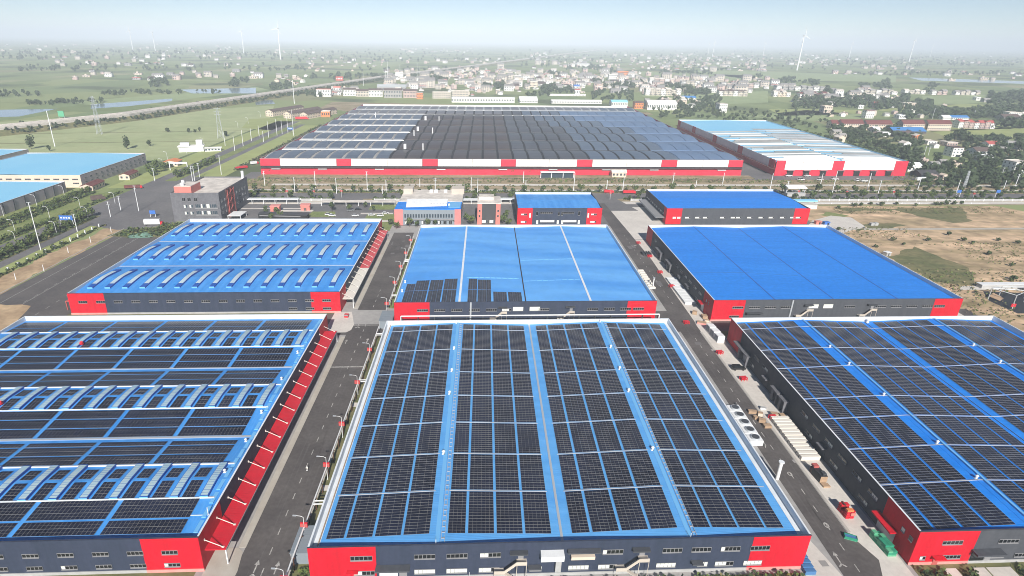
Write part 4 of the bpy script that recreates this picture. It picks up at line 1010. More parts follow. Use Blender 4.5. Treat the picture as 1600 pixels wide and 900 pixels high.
def gate_block():
    u0,u1,v0,v1,H = -2,15.4,441.5,462,16.0
    o = (u0,v0,0); root = thing('gate_office', 'narrow dark office with salmon side walls beside the blue roofed block', 'office building', T(u0,v0,0)); B = lambda mb,nm,m: mb.build(nm,m,root,o)
    mb = MB(); mb.box((u0+3.4,v0,0),(u1-3.4,v1,H)); B(mb,'wall',M['roofdk'])
    for a, b in ((u0,u0+3.39),(u1-3.39,u1)): mb = MB(); mb.box((a,v0-.8,0),(b,v1,H)); B(mb,'side_wall',M['salmon'])
    mb = MB(); mb.box((u0-.2,v0-.9,H+.003),(u1+.2,v1+.2,H+.6)); B(mb,'roof',M['roofslab']); mb = MB(); mb.box((u0+1,v0+9,H+.61),(u1-5,v0+18,H+3)); B(mb,'roof_house',M['roofslab'])
    for u in (u0+5.8,u1-5.8): window(root,(u-u0,-.05,1.0),4.4,2.4,3,'u',2,'glassblue')
    for u in (u0+1.7,u1-1.7):
        for z in (6,10): window(root,(u-u0,-.86,z),1.2,1.4,1,'u',0,'glass')
gate_block()
def small_hall(label, u0,u1,v0,v1,H,roofm,red,wall,side=True):
    o = (u0,v0,0); root = thing('workshop_block', label, 'factory hall', T(u0,v0,0)); B = lambda mb,nm,m: mb.build(nm,m,root,o)
    mb = MB(); t = .35; mb.box((u0,v0,0),(u1,v0+t,H)); mb.box((u0,v1-t,0),(u1,v1,H)); mb.box((u0,v0+t,0),(u0+t,v1-t,H)); mb.box((u1-t,v0+t,0),(u1,v1-t,H)); B(mb,'wall',wall)
    mb = MB(); mb.box((u0+t,v1-t-.05,H-2.5),(u1-t,v1-t-.003,H)); B(mb,'parapet_lining',M['parapet'])
    mb = MB(); vm = (v0+v1)/2; mb.quad([(u0+t,v0+t,H-1.1),(u1-t,v0+t,H-1.1),(u1-t,vm,H+.1),(u0+t,vm,H+.1)]); mb.quad([(u0+t,vm,H+.1),(u1-t,vm,H+.1),(u1-t,v1-t,H-1.6),(u0+t,v1-t,H-1.6)]); B(mb,'roof',roofm)
    for a, b, s in ((u0-.08,u0+red,0),(u1-red,u1+.08,1)):
        mb = MB(); mb.box((a,v0-.1,0),(b,v0-.003,H+.02)); mb.box((u0-.08,v0,0),(u0-.003,v0+7,H+.02)) if s == 0 else mb.box((u1+.003,v0,0),(u1+.08,v0+7,H+.02)); B(mb,'corner_panel',M['red'])
    return root, o, B
root, o, B = small_hall('small blue roofed block with bracket shaped windows behind the sky blue hall', 28.5,93,440,491,13,M['roofleft'],11.4,M['gwall'])
for du, w in ((24.5,9.5),(41,9.5)): window(root,(du-2.5,-.05,8.6),w,1.5,6,'u',0,'glass')
for du in (14.4,46.6): window(root,(du+.5,-.05,7.4),1.6,3.2,1,'u',0,'glass')
for du in (31.5,34.0): window(root,(du,-.05,7.2),1.4,2.8,1,'u',0,'glass')
for du, w in ((23,11),(40,11)): window(root,(du,-.05,2.0),w,1.8,6,'u',6)
for du in (15.4,31.2,34.6,47.4): window(root,(du,-.05,.6),1.6,3.0,1,'u',1)
for du in (5,58.5): window(root,(du,-.13,7.6),4.4,1.2,4,'u',2); window(root,(du,-.13,1.6),4.4,1.4,4,'u',3)
for du in (9.6,54.2): window(root,(du,-.13,5.6),1.2,3.6,1,'u',1)
root, o, B = small_hall('long deep blue roofed block with canopy on its dark left wall', 143.5,256,441,505,12.5,M['roofdeep'],12,M['gwall2'])
for du in (17,25,31,44.5,53,57,66,75,83,92,100,104.5): window(root,(du,-.13 if du > 101 else -.05,4.6),4.2,1.3,4,'u',3)
for du in (6.5,10.0): window(root,(du,-.13,4.4),2.6,1.6,2,'u',2)
for k in range(9): window(root,(-.05,9+k*6.2,6.2),4.2,1.2,4,'v',4 if k%2 else 2)
box_part(root,o,'canopy',(136.5,444,4.4),(143.4,500,4.8),M['frame']); box_part(root,o,'canopy_beam',(136.4,444,4.1),(136.9,500,4.39),M['steel'])
# ------------------------------------------------------------------ lamps, poles, pipes
def lantern_lamp():
    r = thing('street_lamp', '', 'street lamp')
    mb = MB(); mb.cyl((0,0,0),(0,0,8.6),.11,.07,6); mb.tube([(0,0,8.5),(-.7,0,8.9),(-2.0,0,9.0)],.07,5); mb.build('pole', M['white'], r, shear=False)
    mb = MB(); mb.box((-2.9,-.18,8.9),(-1.9,.18,9.1)); mb.build('lamp_head', M['steel'], r, shear=False)
    for s in (-1,1):
        mb = MB(); x0, x1 = (s*.12, s*1.0) if s > 0 else (s*1.0, s*.12)
        mb.box((x0,-.25,5.2),(x1,.25,6.6),0,True); mb.box((x0+.1,-.3,5.35),(x1-.1,.3,6.45),1); mb.build('banner_lantern', [M['redpaint'],M['tilepink']], r, shear=False)
    return r
src = lantern_lamp(); first = True
spots = [(-46.1,v) for v in (112,129.8,155.1,176.9,204.4,231.1,280.1,308.8,334.1,358.3,384.3)]
for i, (u, v) in enumerate(spots):
    lab = nth(i)+' white lamp with paired red lanterns from the front, on the inner verge'
    o = src if i == 0 else copy_tree(src, (0,0,0)); o.location = T(u,v,.13); o['label'] = lab; o['group'] = 'lantern lamps along the west inner road'
W_ = thing  # lamps with red banners along the rear road
rl = [(449,309),(491,309.5),(534,308.5),(953,312),(1246,309),(1321,309.5),(1394,309.5),(1519,312.5)]
for i, (px, py) in enumerate(rl):
    u, v = G(px, py); o = copy_tree(src, T(u,v,.06), SKEW, nth(i)+' red bannered lamp from the left along the road behind the plant', 'bannered lamps along the rear road'); 
def arm_lamp():
    r = thing('street_lamp', '', 'street lamp'); mb = MB(); mb.cyl((0,0,0),(0,0,7.6),.16,.1,6); mb.tube([(0,0,7.5),(-.5,0,8.6),(-1.6,0,9.2),(-2.6,0,9.3)],.1,5); mb.build('pole', M['white'], r, shear=False)
    mb = MB(); mb.box((-3.7,-.25,9.2),(-2.4,.25,9.42)); mb.build('lamp_head', M['white'], r, shear=False); return r
src2 = arm_lamp()
al = [(24,363),(26,382),(78,341),(89,366),(126,326),(138,342),(180,318),(101,307),(58,322),(6,338),(255,262),(262,250),(292,240),(318,227),(345,214),(372,200),(388,193),(407,183)]
for i, (px, py) in enumerate(al):
    o = src2 if i == 0 else copy_tree(src2, (0,0,0)); u, v = G(px, py); o.location = T(u,v,.1); o['group'] = 'curved arm lamps along the left avenue'
    o['label'] = nth(i)+' white curved arm lamp '+('beside the shrub median' if i < 10 else 'along the far end')+' of the left avenue'
def pole(label, group, px, py, top, r0=.3, cross=True, name='utility_pole', lean=0):
    u, v = G(px, py); b = T(u,v,0)
    # height from the photo row of its top
    d = math.hypot(b.x, b.y); lo, hi = 3, 90
    def row(z):
        c = R.T @ np.array([b.x, b.y, z-CAMZ]); return PY+FL*c[1]/c[2]
    for _ in range(40):
        m_ = (lo+hi)/2
        if row(m_) > top: lo = m_
        else: hi = m_
    h = lo; r = thing(name, label, 'utility pole', b, 0, group)
    mb = MB(); mb.cyl((0,0,0),(0,0,h),r0,r0*.7,6); mb.build('shaft', M['white'], r, shear=False)
    if cross:
        mb = MB(); 
        for z in (h-.4, h-2.6): mb.box((-1.4,-.12,z),(1.4,.12,z+.25))
        mb.build('cross_arm', M['steel'], r, shear=False)
        mb = MB(); mb.box((-.35,-.3,h-5.6),(.35,.3,h-4.4)); mb.build('pole_box', M['steel'], r, shear=False)
    return r
tl = [(64,391,316,'tallest pole at the left edge beside the avenue'),(121,362,334,'pole beside the blue roadside sign'),(173,339,315,'pole between the blue sign and the wide junction'),(189,329,306,'pole nearest the bannered lamp at the junction'),(217,330,290,'pole beside the white truck at the junction'),
      (301,283,259,'pole behind the grey office roof, left of a pair'),(304.5,283,260,'pole behind the grey office roof, right of a pair'),(346,273,243,'pole in the lane right of the office roof'),(312,277,255,'slim pole just behind the office roof house'),(242,283,263,'short pole by the avenue hedge')]
for px, py, t_, lab in tl: pole('grey concrete '+lab, 'concrete poles by the avenue', px, py, t_)
pl = [(414,290,267),(461,301,277),(493,294,267),(526,302.5,278),(574,297.5,268),(597.5,303,289),(603.5,300.6,281),(656,292,279),(680,298,278),(736,295.6,277),(746,306,279),(817.5,286,268),(821,297,282),(896,298,270),(947.5,297.5,281),(973,297,277),(1051,287,270),(1087,292,282),(1129,287,270),(1203,296,271),(1228,303,283),(1282,288,271),(1300,302,267),(1355,296,270),(1372,302,282),(1433,299,277),(1494,302,281),(1566,301,282),(1584,297,272)]
for i, (px, py, t_) in enumerate(pl): pole(nth(i)+' white pole from the left in the scrub strip before the far factories', 'white poles in the strip behind the rear road', px, py, t_, .36, i % 4 == 0)
fp = [(425,205,193),(441,203,181),(404,208,189),(430,192,170),(457,195,166),(467,199,178),(520,210,186) ,(545,198,185)]
fl_ = [(p, i) for i, p in enumerate([(405,213,196),(412,222,205),(420,215,189),(433,212,186),(441,209,187),(450,206,183),(459,212,172),(516,209,198),(543,201,187),(563,192,183),(352,228,207),(367,236,212),(380,228,203),(393,220,200)])]
for p, i in fl_: pole(nth(i)+' slender white pole along the lane left of the wave roofed factory', 'slender poles by the far lane', *p, .34, False)
# small poles and dishes on the west: lattice towers
def lattice(label, px, py, top, wb, wt, name='lattice_tower', arms=True):
    u, v = G(px, py); b = T(u,v,0); lo, hi = 5, 120
    for _ in range(40):
        m_ = (lo+hi)/2; c = R.T @ np.array([b.x, b.y, m_-CAMZ])
        if PY+FL*c[1]/c[2] > top: lo = m_
        else: hi = m_
    h = lo; r = thing(name, label, 'pylon', b, .3); n_ = 7
    def P(sx, sy, t): w = wb+(wt-wb)*min(1,t*1.15); return (sx*w, sy*w, h*t)
    k = [(-1,-1),(1,-1),(1,1),(-1,1)]
    for s in k: mb = MB(); mb.cyl(P(*s,0),P(*s,1),.2,.14,4); mb.build('leg', M['steel'], r, shear=False)
    mb = MB()
    for i in range(n_):
        for a, b_ in zip(k, k[1:]+k[:1]): mb.cyl(P(*a,i/n_),P(*b_,(i+1)/n_),.1,.1,3,0,False); mb.cyl(P(*b_,i/n_),P(*a,(i+1)/n_),.1,.1,3,0,False)
    mb.build('bracing', M['steel'], r, shear=False)
    if arms:
        for z in (.78,.88,.97): mb = MB(); mb.cyl((-wb*1.3,0,h*z),(wb*1.3,0,h*z),.2,.2,4); mb.build('cross_arm', M['steel'], r, shear=False)
lattice('pale steel lattice pylon in the paddy field behind the white service station', 345, 216, 168, 3.6, 1.0)
lattice('slim steel lattice mast beside the rear road at right', 1506, 294, 267, .9, .5, arms=False)
lattice('thin lattice pylon before the highway at upper left', 156, 210, 150, 3.0, 1.0)
pole('tall thin white mast in the paddy at upper left', None, 86, 229, 173, .55, False)
pole('tall white mast behind the three long roofed sheds', None, 460, 162, 125, .75, False)
for i, (px, py, t_) in enumerate(((568,134,112),(606,131,95),(603,128,110),(652,126,98),(655,130,102),(625,112,101))): pole(nth(i)+' thin mast from the left crossing the raised highway', 'thin masts along the highway', px, py, t_, .55, False)
for i, (px, py, t_) in enumerate(((1456,187,169),(1558,168,160),(1443,245,228),(1450,243,229),(1465,262,253),(1522,180,172),(1564,277,262))): pole(nth(i)+' grey pole from the left among the village trees at right', 'poles in the right hand village', px, py, t_, .25, True)
# pipe racks
def pipe_rack(label, pts, z, posts, r=.22, brackets=()):
    rt = thing('pipe_rack', label, 'pipe rack', T(*pts[0],0)); o = (*pts[0],0)
    mb = MB(); mb.tube([(u,v,z) for u, v in pts], r, 6); mb.build('pipe', M['white'], rt, o)
    mb = MB(); mb.cyl((0,0,.1),(0,0,z-r),.17,.17,6); mb.box((-.5,-.12,z-.45),(.5,.12,z-.22)); ob = mb.build('post', M['rust'], rt); me = ob.data; bpy.data.objects.remove(ob)
    for u, v in posts: link('post', me, rt, T(u-o[0],v-o[1],0))
    for v in brackets: mb = MB(); mb.tube([(pts[0][0]+.3,v,z),(pts[0][0]+3.4,v,z)],.2,5); mb.tube([(pts[0][0]+.3,v+1.3,z),(pts[0][0]+3.4,v+1.3,z)],.2,5); mb.tube([(pts[0][0]+3.4,v,z),(pts[0][0]+3.4,v+1.3,z)],.2,5); mb.build('pipe_branch', M['white'], rt, o)
pipe_rack('white elevated pipe on rusty posts along the verge beside the solar roofed centre hall', [(-46.3,84),(-46.1,256)], 4.9, [(-46.2,90+k*7.4) for k in range(23)], .24, (139,206.5,247))
for k in range(0): pass
pipe_rack('white elevated pipe along the verge beside the sky blue hall', [(-45.6,287),(-45.2,398)], 4.6, [(-45.4,290+k*8.6) for k in range(13)], .2, (293,346,349))
def rack_cross(label, u0, u1, v, z):
    rt = thing('pipe_rack', label, 'pipe rack', T(u0,v,0)); o = (u0,v,0)
    for dv, m_, zz in ((0,'white',z),(1.0,'redpaint',z-.7)): mb = MB(); mb.tube([(u0,v+dv,zz),(u1,v+dv,zz)],.3 if m_ == 'white' else .14,6); mb.build('pipe', M[m_], rt, o)
    mb = MB(); mb.box((-.15,-.2,0),(.15,1.4,z-.3)); ob = mb.build('post', M['darksteel'], rt); me = ob.data; bpy.data.objects.remove(ob)
    n_ = int((u1-u0)/7.5)
    for k in range(n_+1): link('post', me, rt, T(.3+k*(u1-u0-.6)/n_,0,0))
    mb = MB(); mb.tube([(u0,v,z),(u0,v,.2)],.3,6); mb.tube([(u1,v,z),(u1,v,.2)],.3,6); mb.build('riser_pipe', M['white'], rt, o)
rack_cross('long white and red pipe rack crossing between the two centre halls', -36, 88, 258.2, 9.0)
# glazed lean-tos beside the verge
def lean_to(label, u0, u1, v0, v1, z, m):
    rt = thing('shelter', label, 'shelter', T(u0,v0,0)); o = (u0,v0,0)
    n_ = 6
    for k in range(n_): a = v0+(v1-v0)*k/n_; mb = MB(); mb.box((u0,a+.06,z),(u1,a+(v1-v0)/n_-.06,z+.16),0,True); mb.build('roof_sheet', m, rt, o)
    for a, b in ((u0+.2,v0+.2),(u1-.4,v0+.2),(u0+.2,v1-.4),(u1-.4,v1-.4)): mb = MB(); mb.box((a,b,0),(a+.2,b+.2,z-.01)); mb.build('post', M['steel'], rt, o)
    mb = MB(); mb.box((u0+.45,v0+.25,.1),(u1-.45,v0+.35,z-.2)); mb.build('wall', m, rt, o)
lean_to('grey sheet shelter against the near corner of the solar centre hall', -47.8, -41.3, 121.5, 131.5, 4.0, M['greyblue'])
lean_to('grey sheet shelter at the corner of the sky blue hall', -47.5, -40.9, 263, 275, 4.2, M['greyblue'])
# ------------------------------------------------------------------ vehicles
def car(paint, label, loc, rz, group=None, sc=1.0, name='parked_car', suv=False):
    r = thing(name, label, 'car', loc, rz, group); L_, Wd = 4.5, 1.8
    prof = [(-2.25,.35),(-2.25,.85),(-2.1,.98),(2.2,.8),(2.25,.6),(2.25,.35)] if not suv else [(-2.25,.4),(-2.25,1.0),(-2.1,1.1),(2.2,.95),(2.25,.7),(2.25,.4)]
    mb = MB(); n = len(prof); vs = [(x,-Wd/2,z) for x, z in prof]+[(x,Wd/2,z) for x, z in prof]
    mb.add(vs, [tuple(range(n)), tuple(range(2*n-1,n-1,-1))]+[(i,i+n,(i+1)%n+n,(i+1)%n) for i in range(n)])
    mb.build('body', paint, r, shear=False)
    h0, h1 = (.95,1.42) if not suv else (1.08,1.75); a = [(-1.9,h0),(-1.35,h1),(.35,h1),(1.15,h0-.04)] if not suv else [(-2.15,h0),(-2.0,h1),(.45,h1),(1.2,h0-.04)]
    mb = MB(); w0, w1 = Wd/2-.08, Wd/2-.25; vs = [(x,-(w0 if i in (0,3) else w1),z) for i,(x,z) in enumerate(a)]+[(x,(w0 if i in (0,3) else w1),z) for i,(x,z) in enumerate(a)]
    mb.add(vs,[(0,1,5,4),(2,3,7,6),(3,2,1,0),(4,5,6,7)]); mb.build('windows', M['glass'], r, shear=False)
    mb = MB(); mb.quad([(a[1][0]-.03,-w1-.02,h1+.02),(a[2][0]+.03,-w1-.02,h1+.02),(a[2][0]+.03,w1+.02,h1+.02),(a[1][0]-.03,w1+.02,h1+.02)]); mb.build('roof', paint, r, shear=False)
    wm = MB(); wm.cyl((0,-.1,0),(0,.1,0),.33,.33,10); ob = wm.build('wheel', M['black'], r, shear=False); me = ob.data; bpy.data.objects.remove(ob)
    for x in (-1.4,1.4):
        for y in (-Wd/2+.05,Wd/2-.05): link('wheel', me, r, (x,y,.33))
    for y in (-.6,.6): mb = MB(); mb.box((2.2,y-.2,.62),(2.27,y+.2,.76)); mb.build('headlight', M['white'], r, shear=False)
    r.scale = (sc,sc,sc); return r
def truck(label, loc, rz, box, cab, L_=7.5, group=None, name='truck', hb=2.6):
    r = thing(name, label, 'truck', loc, rz, group)
    mb = MB(); mb.box((-L_/2,-1.2,1.0),(L_/2-2.0,1.2,1.0+hb),0,True); mb.build('cargo_box', box, r, shear=False)
    mb = MB(); mb.add([(L_/2-1.9,-1.15,.6),(L_/2,-1.15,.6),(L_/2,-1.15,1.7),(L_/2-.4,-1.15,2.7),(L_/2-1.9,-1.15,2.7),(L_/2-1.9,1.15,.6),(L_/2,1.15,.6),(L_/2,1.15,1.7),(L_/2-.4,1.15,2.7),(L_/2-1.9,1.15,2.7)],[(0,1,2,3,4),(9,8,7,6,5),(1,6,7,2),(2,7,8,3),(3,8,9,4),(4,9,5,0)]); mb.build('cab', cab, r, shear=False)
    mb = MB(); mb.quad([(L_/2+.02,-1.0,1.75),(L_/2+.02,1.0,1.75),(L_/2-.36,1.0,2.6),(L_/2-.36,-1.0,2.6)]); mb.build('windscreen', M['glass'], r, shear=False)
    mb = MB(); mb.box((-L_/2,-.5,.6),(L_/2-1.9,.5,.99)); mb.build('chassis', M['black'], r, shear=False)
    wm = MB(); wm.cyl((0,-.15,0),(0,.15,0),.5,.5,10); ob = wm.build('wheel', M['black'], r, shear=False); me = ob.data; bpy.data.objects.remove(ob)
    for x in (-L_/2+1.4, L_/2-1.0):
        for y in (-1.05,1.05): link('wheel', me, r, (x,y,.5))
    return r
def at(px, py, z=.1): return W(px, py, 0)+Vector((0,0,z))
truck('white box truck with red cab crossing the wide junction', at(241,352), .12, M['white'], M['redpaint'], 13.5, hb=3.6)
truck('dark red lorry turning at the left of the junction', at(209,295), .35, M['tile'], M['redpaint'], 15, hb=2.4)
truck('brown loaded lorry on the avenue near the bannered lamp', at(154,313), .75, M['tilebrown'], M['tilebrown'], 11, hb=3.4)
truck('red lorry parked in the lane right of the grey office', at(378,264), .9, M['redpaint'], M['redpaint'], 13, hb=2.0)
truck('red tanker lorry at the mouth of the lane by the wave roofed factory', at(398,257), .9, M['white'], M['redpaint'], 9, hb=2.6)
truck('long red lorry on the lane near the long roofed sheds', at(472,187), .3, M['redpaint'], M['redpaint'], 22, hb=4)
car(M['carblack'], 'black car crossways in the crate yard beside the grey portal', at(1153,577.5), .06, None, 1.25, suv=True)
pc = [((513,336),'carwhite','white car parked nearest the rear gate lane behind the left hall'),((519,338),'carwhite','white car parked second from the rear gate lane'),((555,338),'carwhite','white car parked in the middle of the rear car park'),((548,330),'cargrey','grey car parked in the far row of the rear car park'),((581,337),'carwhite','white car parked at the right end of the rear car park'),((594,338),'carwhite','white car parked beside the lane to the canteen block'),((560,328),'carblack','dark car parked in the far row of the rear car park'),((602,334),'carwhite','white car parked closest to the canteen lane')]
for (px, py), m_, lab in pc: car(M[m_], lab, at(px,py), .25, 'cars in the rear car park', 1.2)
pc = [((1232,276),'carwhite'),((1261,276),'carwhite'),((1281,282),'carwhite'),((1304,281),'carwhite'),((1251,282),'carwhite'),((1340,283),'carwhite'),((1350,284),'carwhite'),((1399,273),'carblack')]
for i, ((px, py), m_) in enumerate(pc): car(M[m_], nth(i)+' '+('white' if m_=='carwhite' else 'dark')+' van from the left on the apron before the striped factory', at(px,py), .1+.2*(i%3), 'vans before the striped factory', 1.5, 'parked_van', True)
truck('white and green lorry at the right end of the striped factory apron', at(1440,283), .2, M['white'], M['white'], 14, hb=3)
truck('red lorry on the rear road behind the deep blue block', at(983,303), .09, M['redpaint'], M['redpaint'], 12, hb=2.4)
truck('second red lorry on the rear road, nearest the bannered lamp', at(951,302), .09, M['redpaint'], M['redpaint'], 9, hb=2.2)
r = thing('long_coach', 'black covered coach bay behind the left rear hall', 'bus shelter', at(444,341)); 
mb = MB(); mb.box((-19,-3.4,0),(19,3.4,3.6)); mb.build('body', M['black'], r, shear=False); mb = MB(); mb.box((-18,-3.45,2.2),(14,-3.41,2.9)); mb.build('window_strip', M['frame'], r, shear=False); mb = MB(); mb.box((-19.4,-3.8,3.61),(19.4,3.8,3.9),0,True); mb.build('roof', M['roofdk'], r, shear=False)
# motor scooter on the inner road
r = thing('motor_scooter', 'lone rider on a white scooter on the west inner road', 'scooter', at(480.5,735.5,.11), 1.7)
for x in (-.6,.6): mb = MB(); mb.cyl((x,-.06,.28),(x,.06,.28),.28,.28,10); mb.build('wheel', M['black'], r, shear=False)
mb = MB(); mb.add([(-.75,-.18,.45),(.1,-.18,.35),(.55,-.15,.5),(.6,-.12,1.0),(.45,-.12,1.0),(.3,-.16,.5),(-.75,-.18,.85),(-.75,.18,.45),(.1,.18,.35),(.55,.15,.5),(.6,.12,1.0),(.45,.12,1.0),(.3,.16,.5),(-.75,.18,.85)],[(0,1,5,6),(13,12,8,7),(1,2,3,4,5),(12,11,10,9,8),(6,5,12,13),(0,6,13,7),(2,9,10,3),(4,11,12,5)]); mb.build('body', M['carwhite'], r, shear=False)
mb = MB(); mb.cyl((.5,-.35,1.05),(.5,.35,1.05),.03,.03,5); mb.build('handlebar', M['black'], r, shear=False)
pr = thing('person', 'rider in pale top and helmet seated on the scooter', 'person', at(480.5,735.5,.11), 1.7)
me = bpy.data.meshes.new('body'); V_ = [(-.25,0,.86),(-.22,0,1.1),(-.15,0,1.38),(-.12,0,1.52),(-.1,0,1.66),(-.15,-.2,1.36),(.08,-.28,1.15),(.42,-.3,1.08),(-.15,.2,1.36),(.08,.28,1.15),(.42,.3,1.08),(-.2,-.12,.84),(.2,-.16,.8),(.22,-.16,.42),(-.2,.12,.84),(.2,.16,.8),(.22,.16,.42)]
me.from_pydata(V_, [(0,1),(1,2),(2,3),(3,4),(2,5),(5,6),(6,7),(2,8),(8,9),(9,10),(0,11),(11,12),(12,13),(0,14),(14,15),(15,16)], []); ob = link('body', me, pr); me.materials.append(M['dirtywhite'])
sk = ob.modifiers.new('skin','SKIN'); me.skin_vertices.new() if not me.skin_vertices else None
for i, rr in enumerate([.15,.15,.17,.07,.11,.08,.055,.045,.08,.055,.045,.1,.085,.05,.1,.085,.05]): me.skin_vertices[0].data[i].radius = (rr,rr)
me.skin_vertices[0].data[0].use_root = True; ob.modifiers.new('sub','SUBSURF').levels = 1
mb = MB()
for i in range(4):
    a, b = -.12+i*.08, -.04+i*.08
    ra, rb = .14*math.cos(i*.38), .14*math.cos((i+1)*.38); mb.cyl((-.1,0,1.66+.14*math.sin(i*.38)),(-.1,0,1.66+.14*math.sin((i+1)*.38)),max(ra,.02),max(rb,.01),8,0,i == 3)
mb.build('helmet', M['carwhite'], pr, shear=False)
# ------------------------------------------------------------------ goods and fittings in the yards
def boxes_thing(name, label, cat, loc, rz, lst, group=None):
    """lst: (part name, material, (x0,y0,z0), (x1,y1,z1))"""
    r = thing(name, label, cat, loc, rz, group)
    for nm, m, a, b in lst: mb = MB(); mb.box(a, b, 0, True); mb.build(nm, m, r, shear=False)
    return r
def pallet_stack(label, loc, rz, nx, ny, nz, sz, m, m2, group=None, name='crate_stack', gap=.06, ragged=0, cat='crates'):
    r = thing(name, label, cat, loc, rz, group); rr = random.Random(label); sx, sy, s_z = sz
    ms = {}
    for mm in (m, m2):
        mb = MB(); mb.box((gap/2,gap/2,0),(sx-gap/2,sy-gap/2,s_z-gap),0,True); mb.box((0.0,0,s_z*.38),(sx,sy,s_z*.5),0,True); ob = mb.build('crate', mm, r, shear=False); ms[mm.name] = ob.data; bpy.data.objects.remove(ob)
    for i in range(nx):
        for j in range(ny):
            top = nz-(rr.randint(0,ragged) if ragged else 0)
            for k in range(max(1,top)): link('crate', ms[(m if rr.random() < .65 else m2).name], r, ((i-nx/2)*sx+rr.uniform(-.03,.03),(j-ny/2)*sy+rr.uniform(-.03,.03),k*s_z))
    return r
Yz = .1
pallet_stack('tall block of green plastic crates against the red corner of the front right hall', T(115.9,122.8,Yz), SKEW, 2, 5, 4, (1.25,1.5,.62), M['green'], M['greentarp'], ragged=1)
boxes_thing('skip_bin','low green skip lying alone by the east road edge','skip',T(108.4,125.8,Yz),-.35,[('side','x',0,0)][:0]+[('base',M['greentarp'],(-1.6,-.8,0),(1.6,.8,.15)),('side',M['green'],(-1.6,-.8,.151),(1.6,-.68,.9)),('side',M['green'],(-1.6,.68,.151),(1.6,.8,.9)),('side',M['green'],(-1.6,-.679,.151),(-1.48,.679,.9)),('side',M['green'],(1.48,-.679,.151),(1.6,.679,.9)),('load',M['bluetarp'],(-1.47,-.67,.152),(1.47,.67,.7))])
r = pallet_stack('heap of red steel racks tied together in the crate yard', T(112.3,135.2,Yz), SKEW, 2, 3, 4, (1.3,1.35,.75), M['redpaint'], M['carred'], ragged=2, gap=.2)
for k, (a, b, m_) in enumerate((((-1.3,-2,2.6),(.6,-1,3.2),'orange'),((-.2,-2.3,1.4),(1.2,-2.05,2.3),'salmon'),((-.8,.2,3.0),(-.3,1.9,3.3),'tile'))): mb = MB(); mb.box(a,b,0,True); mb.build('rack_bar', M[m_], r, shear=False)
r = thing('tank_skid','dark tank skid with a rusty red top in the crate yard','tank',T(112.3,151.8,Yz),SKEW)
mb = MB(); mb.box((-1.1,-3,0),(1.1,1.4,2.7)); mb.build('casing', M['tankdark'], r, shear=False); mb = MB(); mb.box((-.9,1.4,0),(1.0,2.9,2.0)); mb.build('motor_box', M['tilebrown'], r, shear=False)
mb = MB(); mb.box((-1.0,1.0,2.71),(.7,2.6,3.4)); mb.build('cover', M['tilepink'], r, shear=False); mb = MB(); mb.box((-.2,-2.6,2.71),(1.0,-.9,3.2)); mb.build('cover', M['darksteel'], r, shear=False)
mb = MB(); mb.box((-1.12,-3.12,.1),(1.12,-3.02,2.5)); mb.build('slatted_end', M['card'], r, shear=False); mb = MB(); mb.box((-1.1,-5.2,0),(1.2,-3.5,.5)); mb.build('pallet', M['card'], r, shear=False)
def stacks(label0, group, u, v0, n, dv, w, d, h, m, name='tray_stack'):
    mb = MB(); k = 0; nl = max(2,int(h/.35)); 
    for i in range(nl): mb.box((-w/2,-d/2,i*h/nl+.03),(w/2,d/2,(i+1)*h/nl-.03),0,True)
    mb.box((-w/2+.1,-d/2+.1,0),(w/2-.1,d/2-.1,h-.05)); me = None
    for i in range(n):
        t = T(u, v0+i*dv, Yz)
        if me is None: o = mb.build(name, m, None, shear=False); me = o.data; o.location = t
        else: o = link(name, me, None, t)
        o.rotation_euler = (0,0,SKEW); tag(o, label0 % nth(i), 'stack', group)
stacks('%s long pale tray stack from the front in the row beside the front right hall', 'pale tray stacks along the front right hall', 114.3, 160.6, 12, 2.05, 6.6, 1.25, 1.5, M['dirtywhite'])
stacks('%s pale sheet stack from the front beside the plain blue roofed hall', 'pale sheet stacks along the plain hall', 114.6, 290, 17, 2.2, 6.0, 1.9, 1.2, M['white'], 'sheet_stack')
stacks('%s white bale from the front along the west edge of the east road', 'white bales beside the sky blue hall', 99.6, 312, 9, 3.4, 3.6, 1.7, 1.0, M['dirtywhite'], 'bale')
# fans on a white plinth beside the solar centre hall
r = thing('fan_bank','row of white cooling fan units along the right wall of the centre hall','cooler',T(99.4,168,.1),0); o_ = (99.4,168,0)
for k in range(5):
    v = 170.2+k*4.6; mb = MB(); mb.box((96.6,v-2.1,.1),(101.4,v+2.1,2.0)); mb.build('cooler_box', M['white'], r, o_)
    mb = MB(); mb.cyl((99.2,v,2.01),(99.2,v,2.5),1.75,1.6,14,0); mb.cyl((99.2,v,2.505),(99.2,v,2.53),1.35,1.35,12,1); mb.build('fan_ring', [M['steel'],M['darksteel']], r, o_)
mb = MB(); mb.box((101.7,167,.1),(101.95,194,1.1)); mb.build('guard_rail', M['concrete2'], r, o_)
# chimney standing in front of the east road
u, v = G(1214,749); r = thing('flue','fat white flue pipe with flared collar standing by the east road','chimney',T(u,v,.1))
mb = MB(); mb.cyl((0,0,0),(0,0,6.6),.55,.55,12); mb.build('shaft', M['white'], r, shear=False); mb = MB(); mb.cyl((0,0,6.61),(0,0,7.0),.9,.85,12); mb.build('collar', M['parapet'], r, shear=False)
u, v = G(1020,449); r = thing('flue','thin white flue pipe with flat cap beside the sky blue hall','chimney',T(u,v,.1))
mb = MB(); mb.cyl((0,0,0),(0,0,5.6),.32,.32,10); mb.build('shaft', M['white'], r, shear=False); mb = MB(); mb.cyl((0,0,5.61),(0,0,5.9),.7,.7,10); mb.build('collar', M['steel'], r, shear=False)
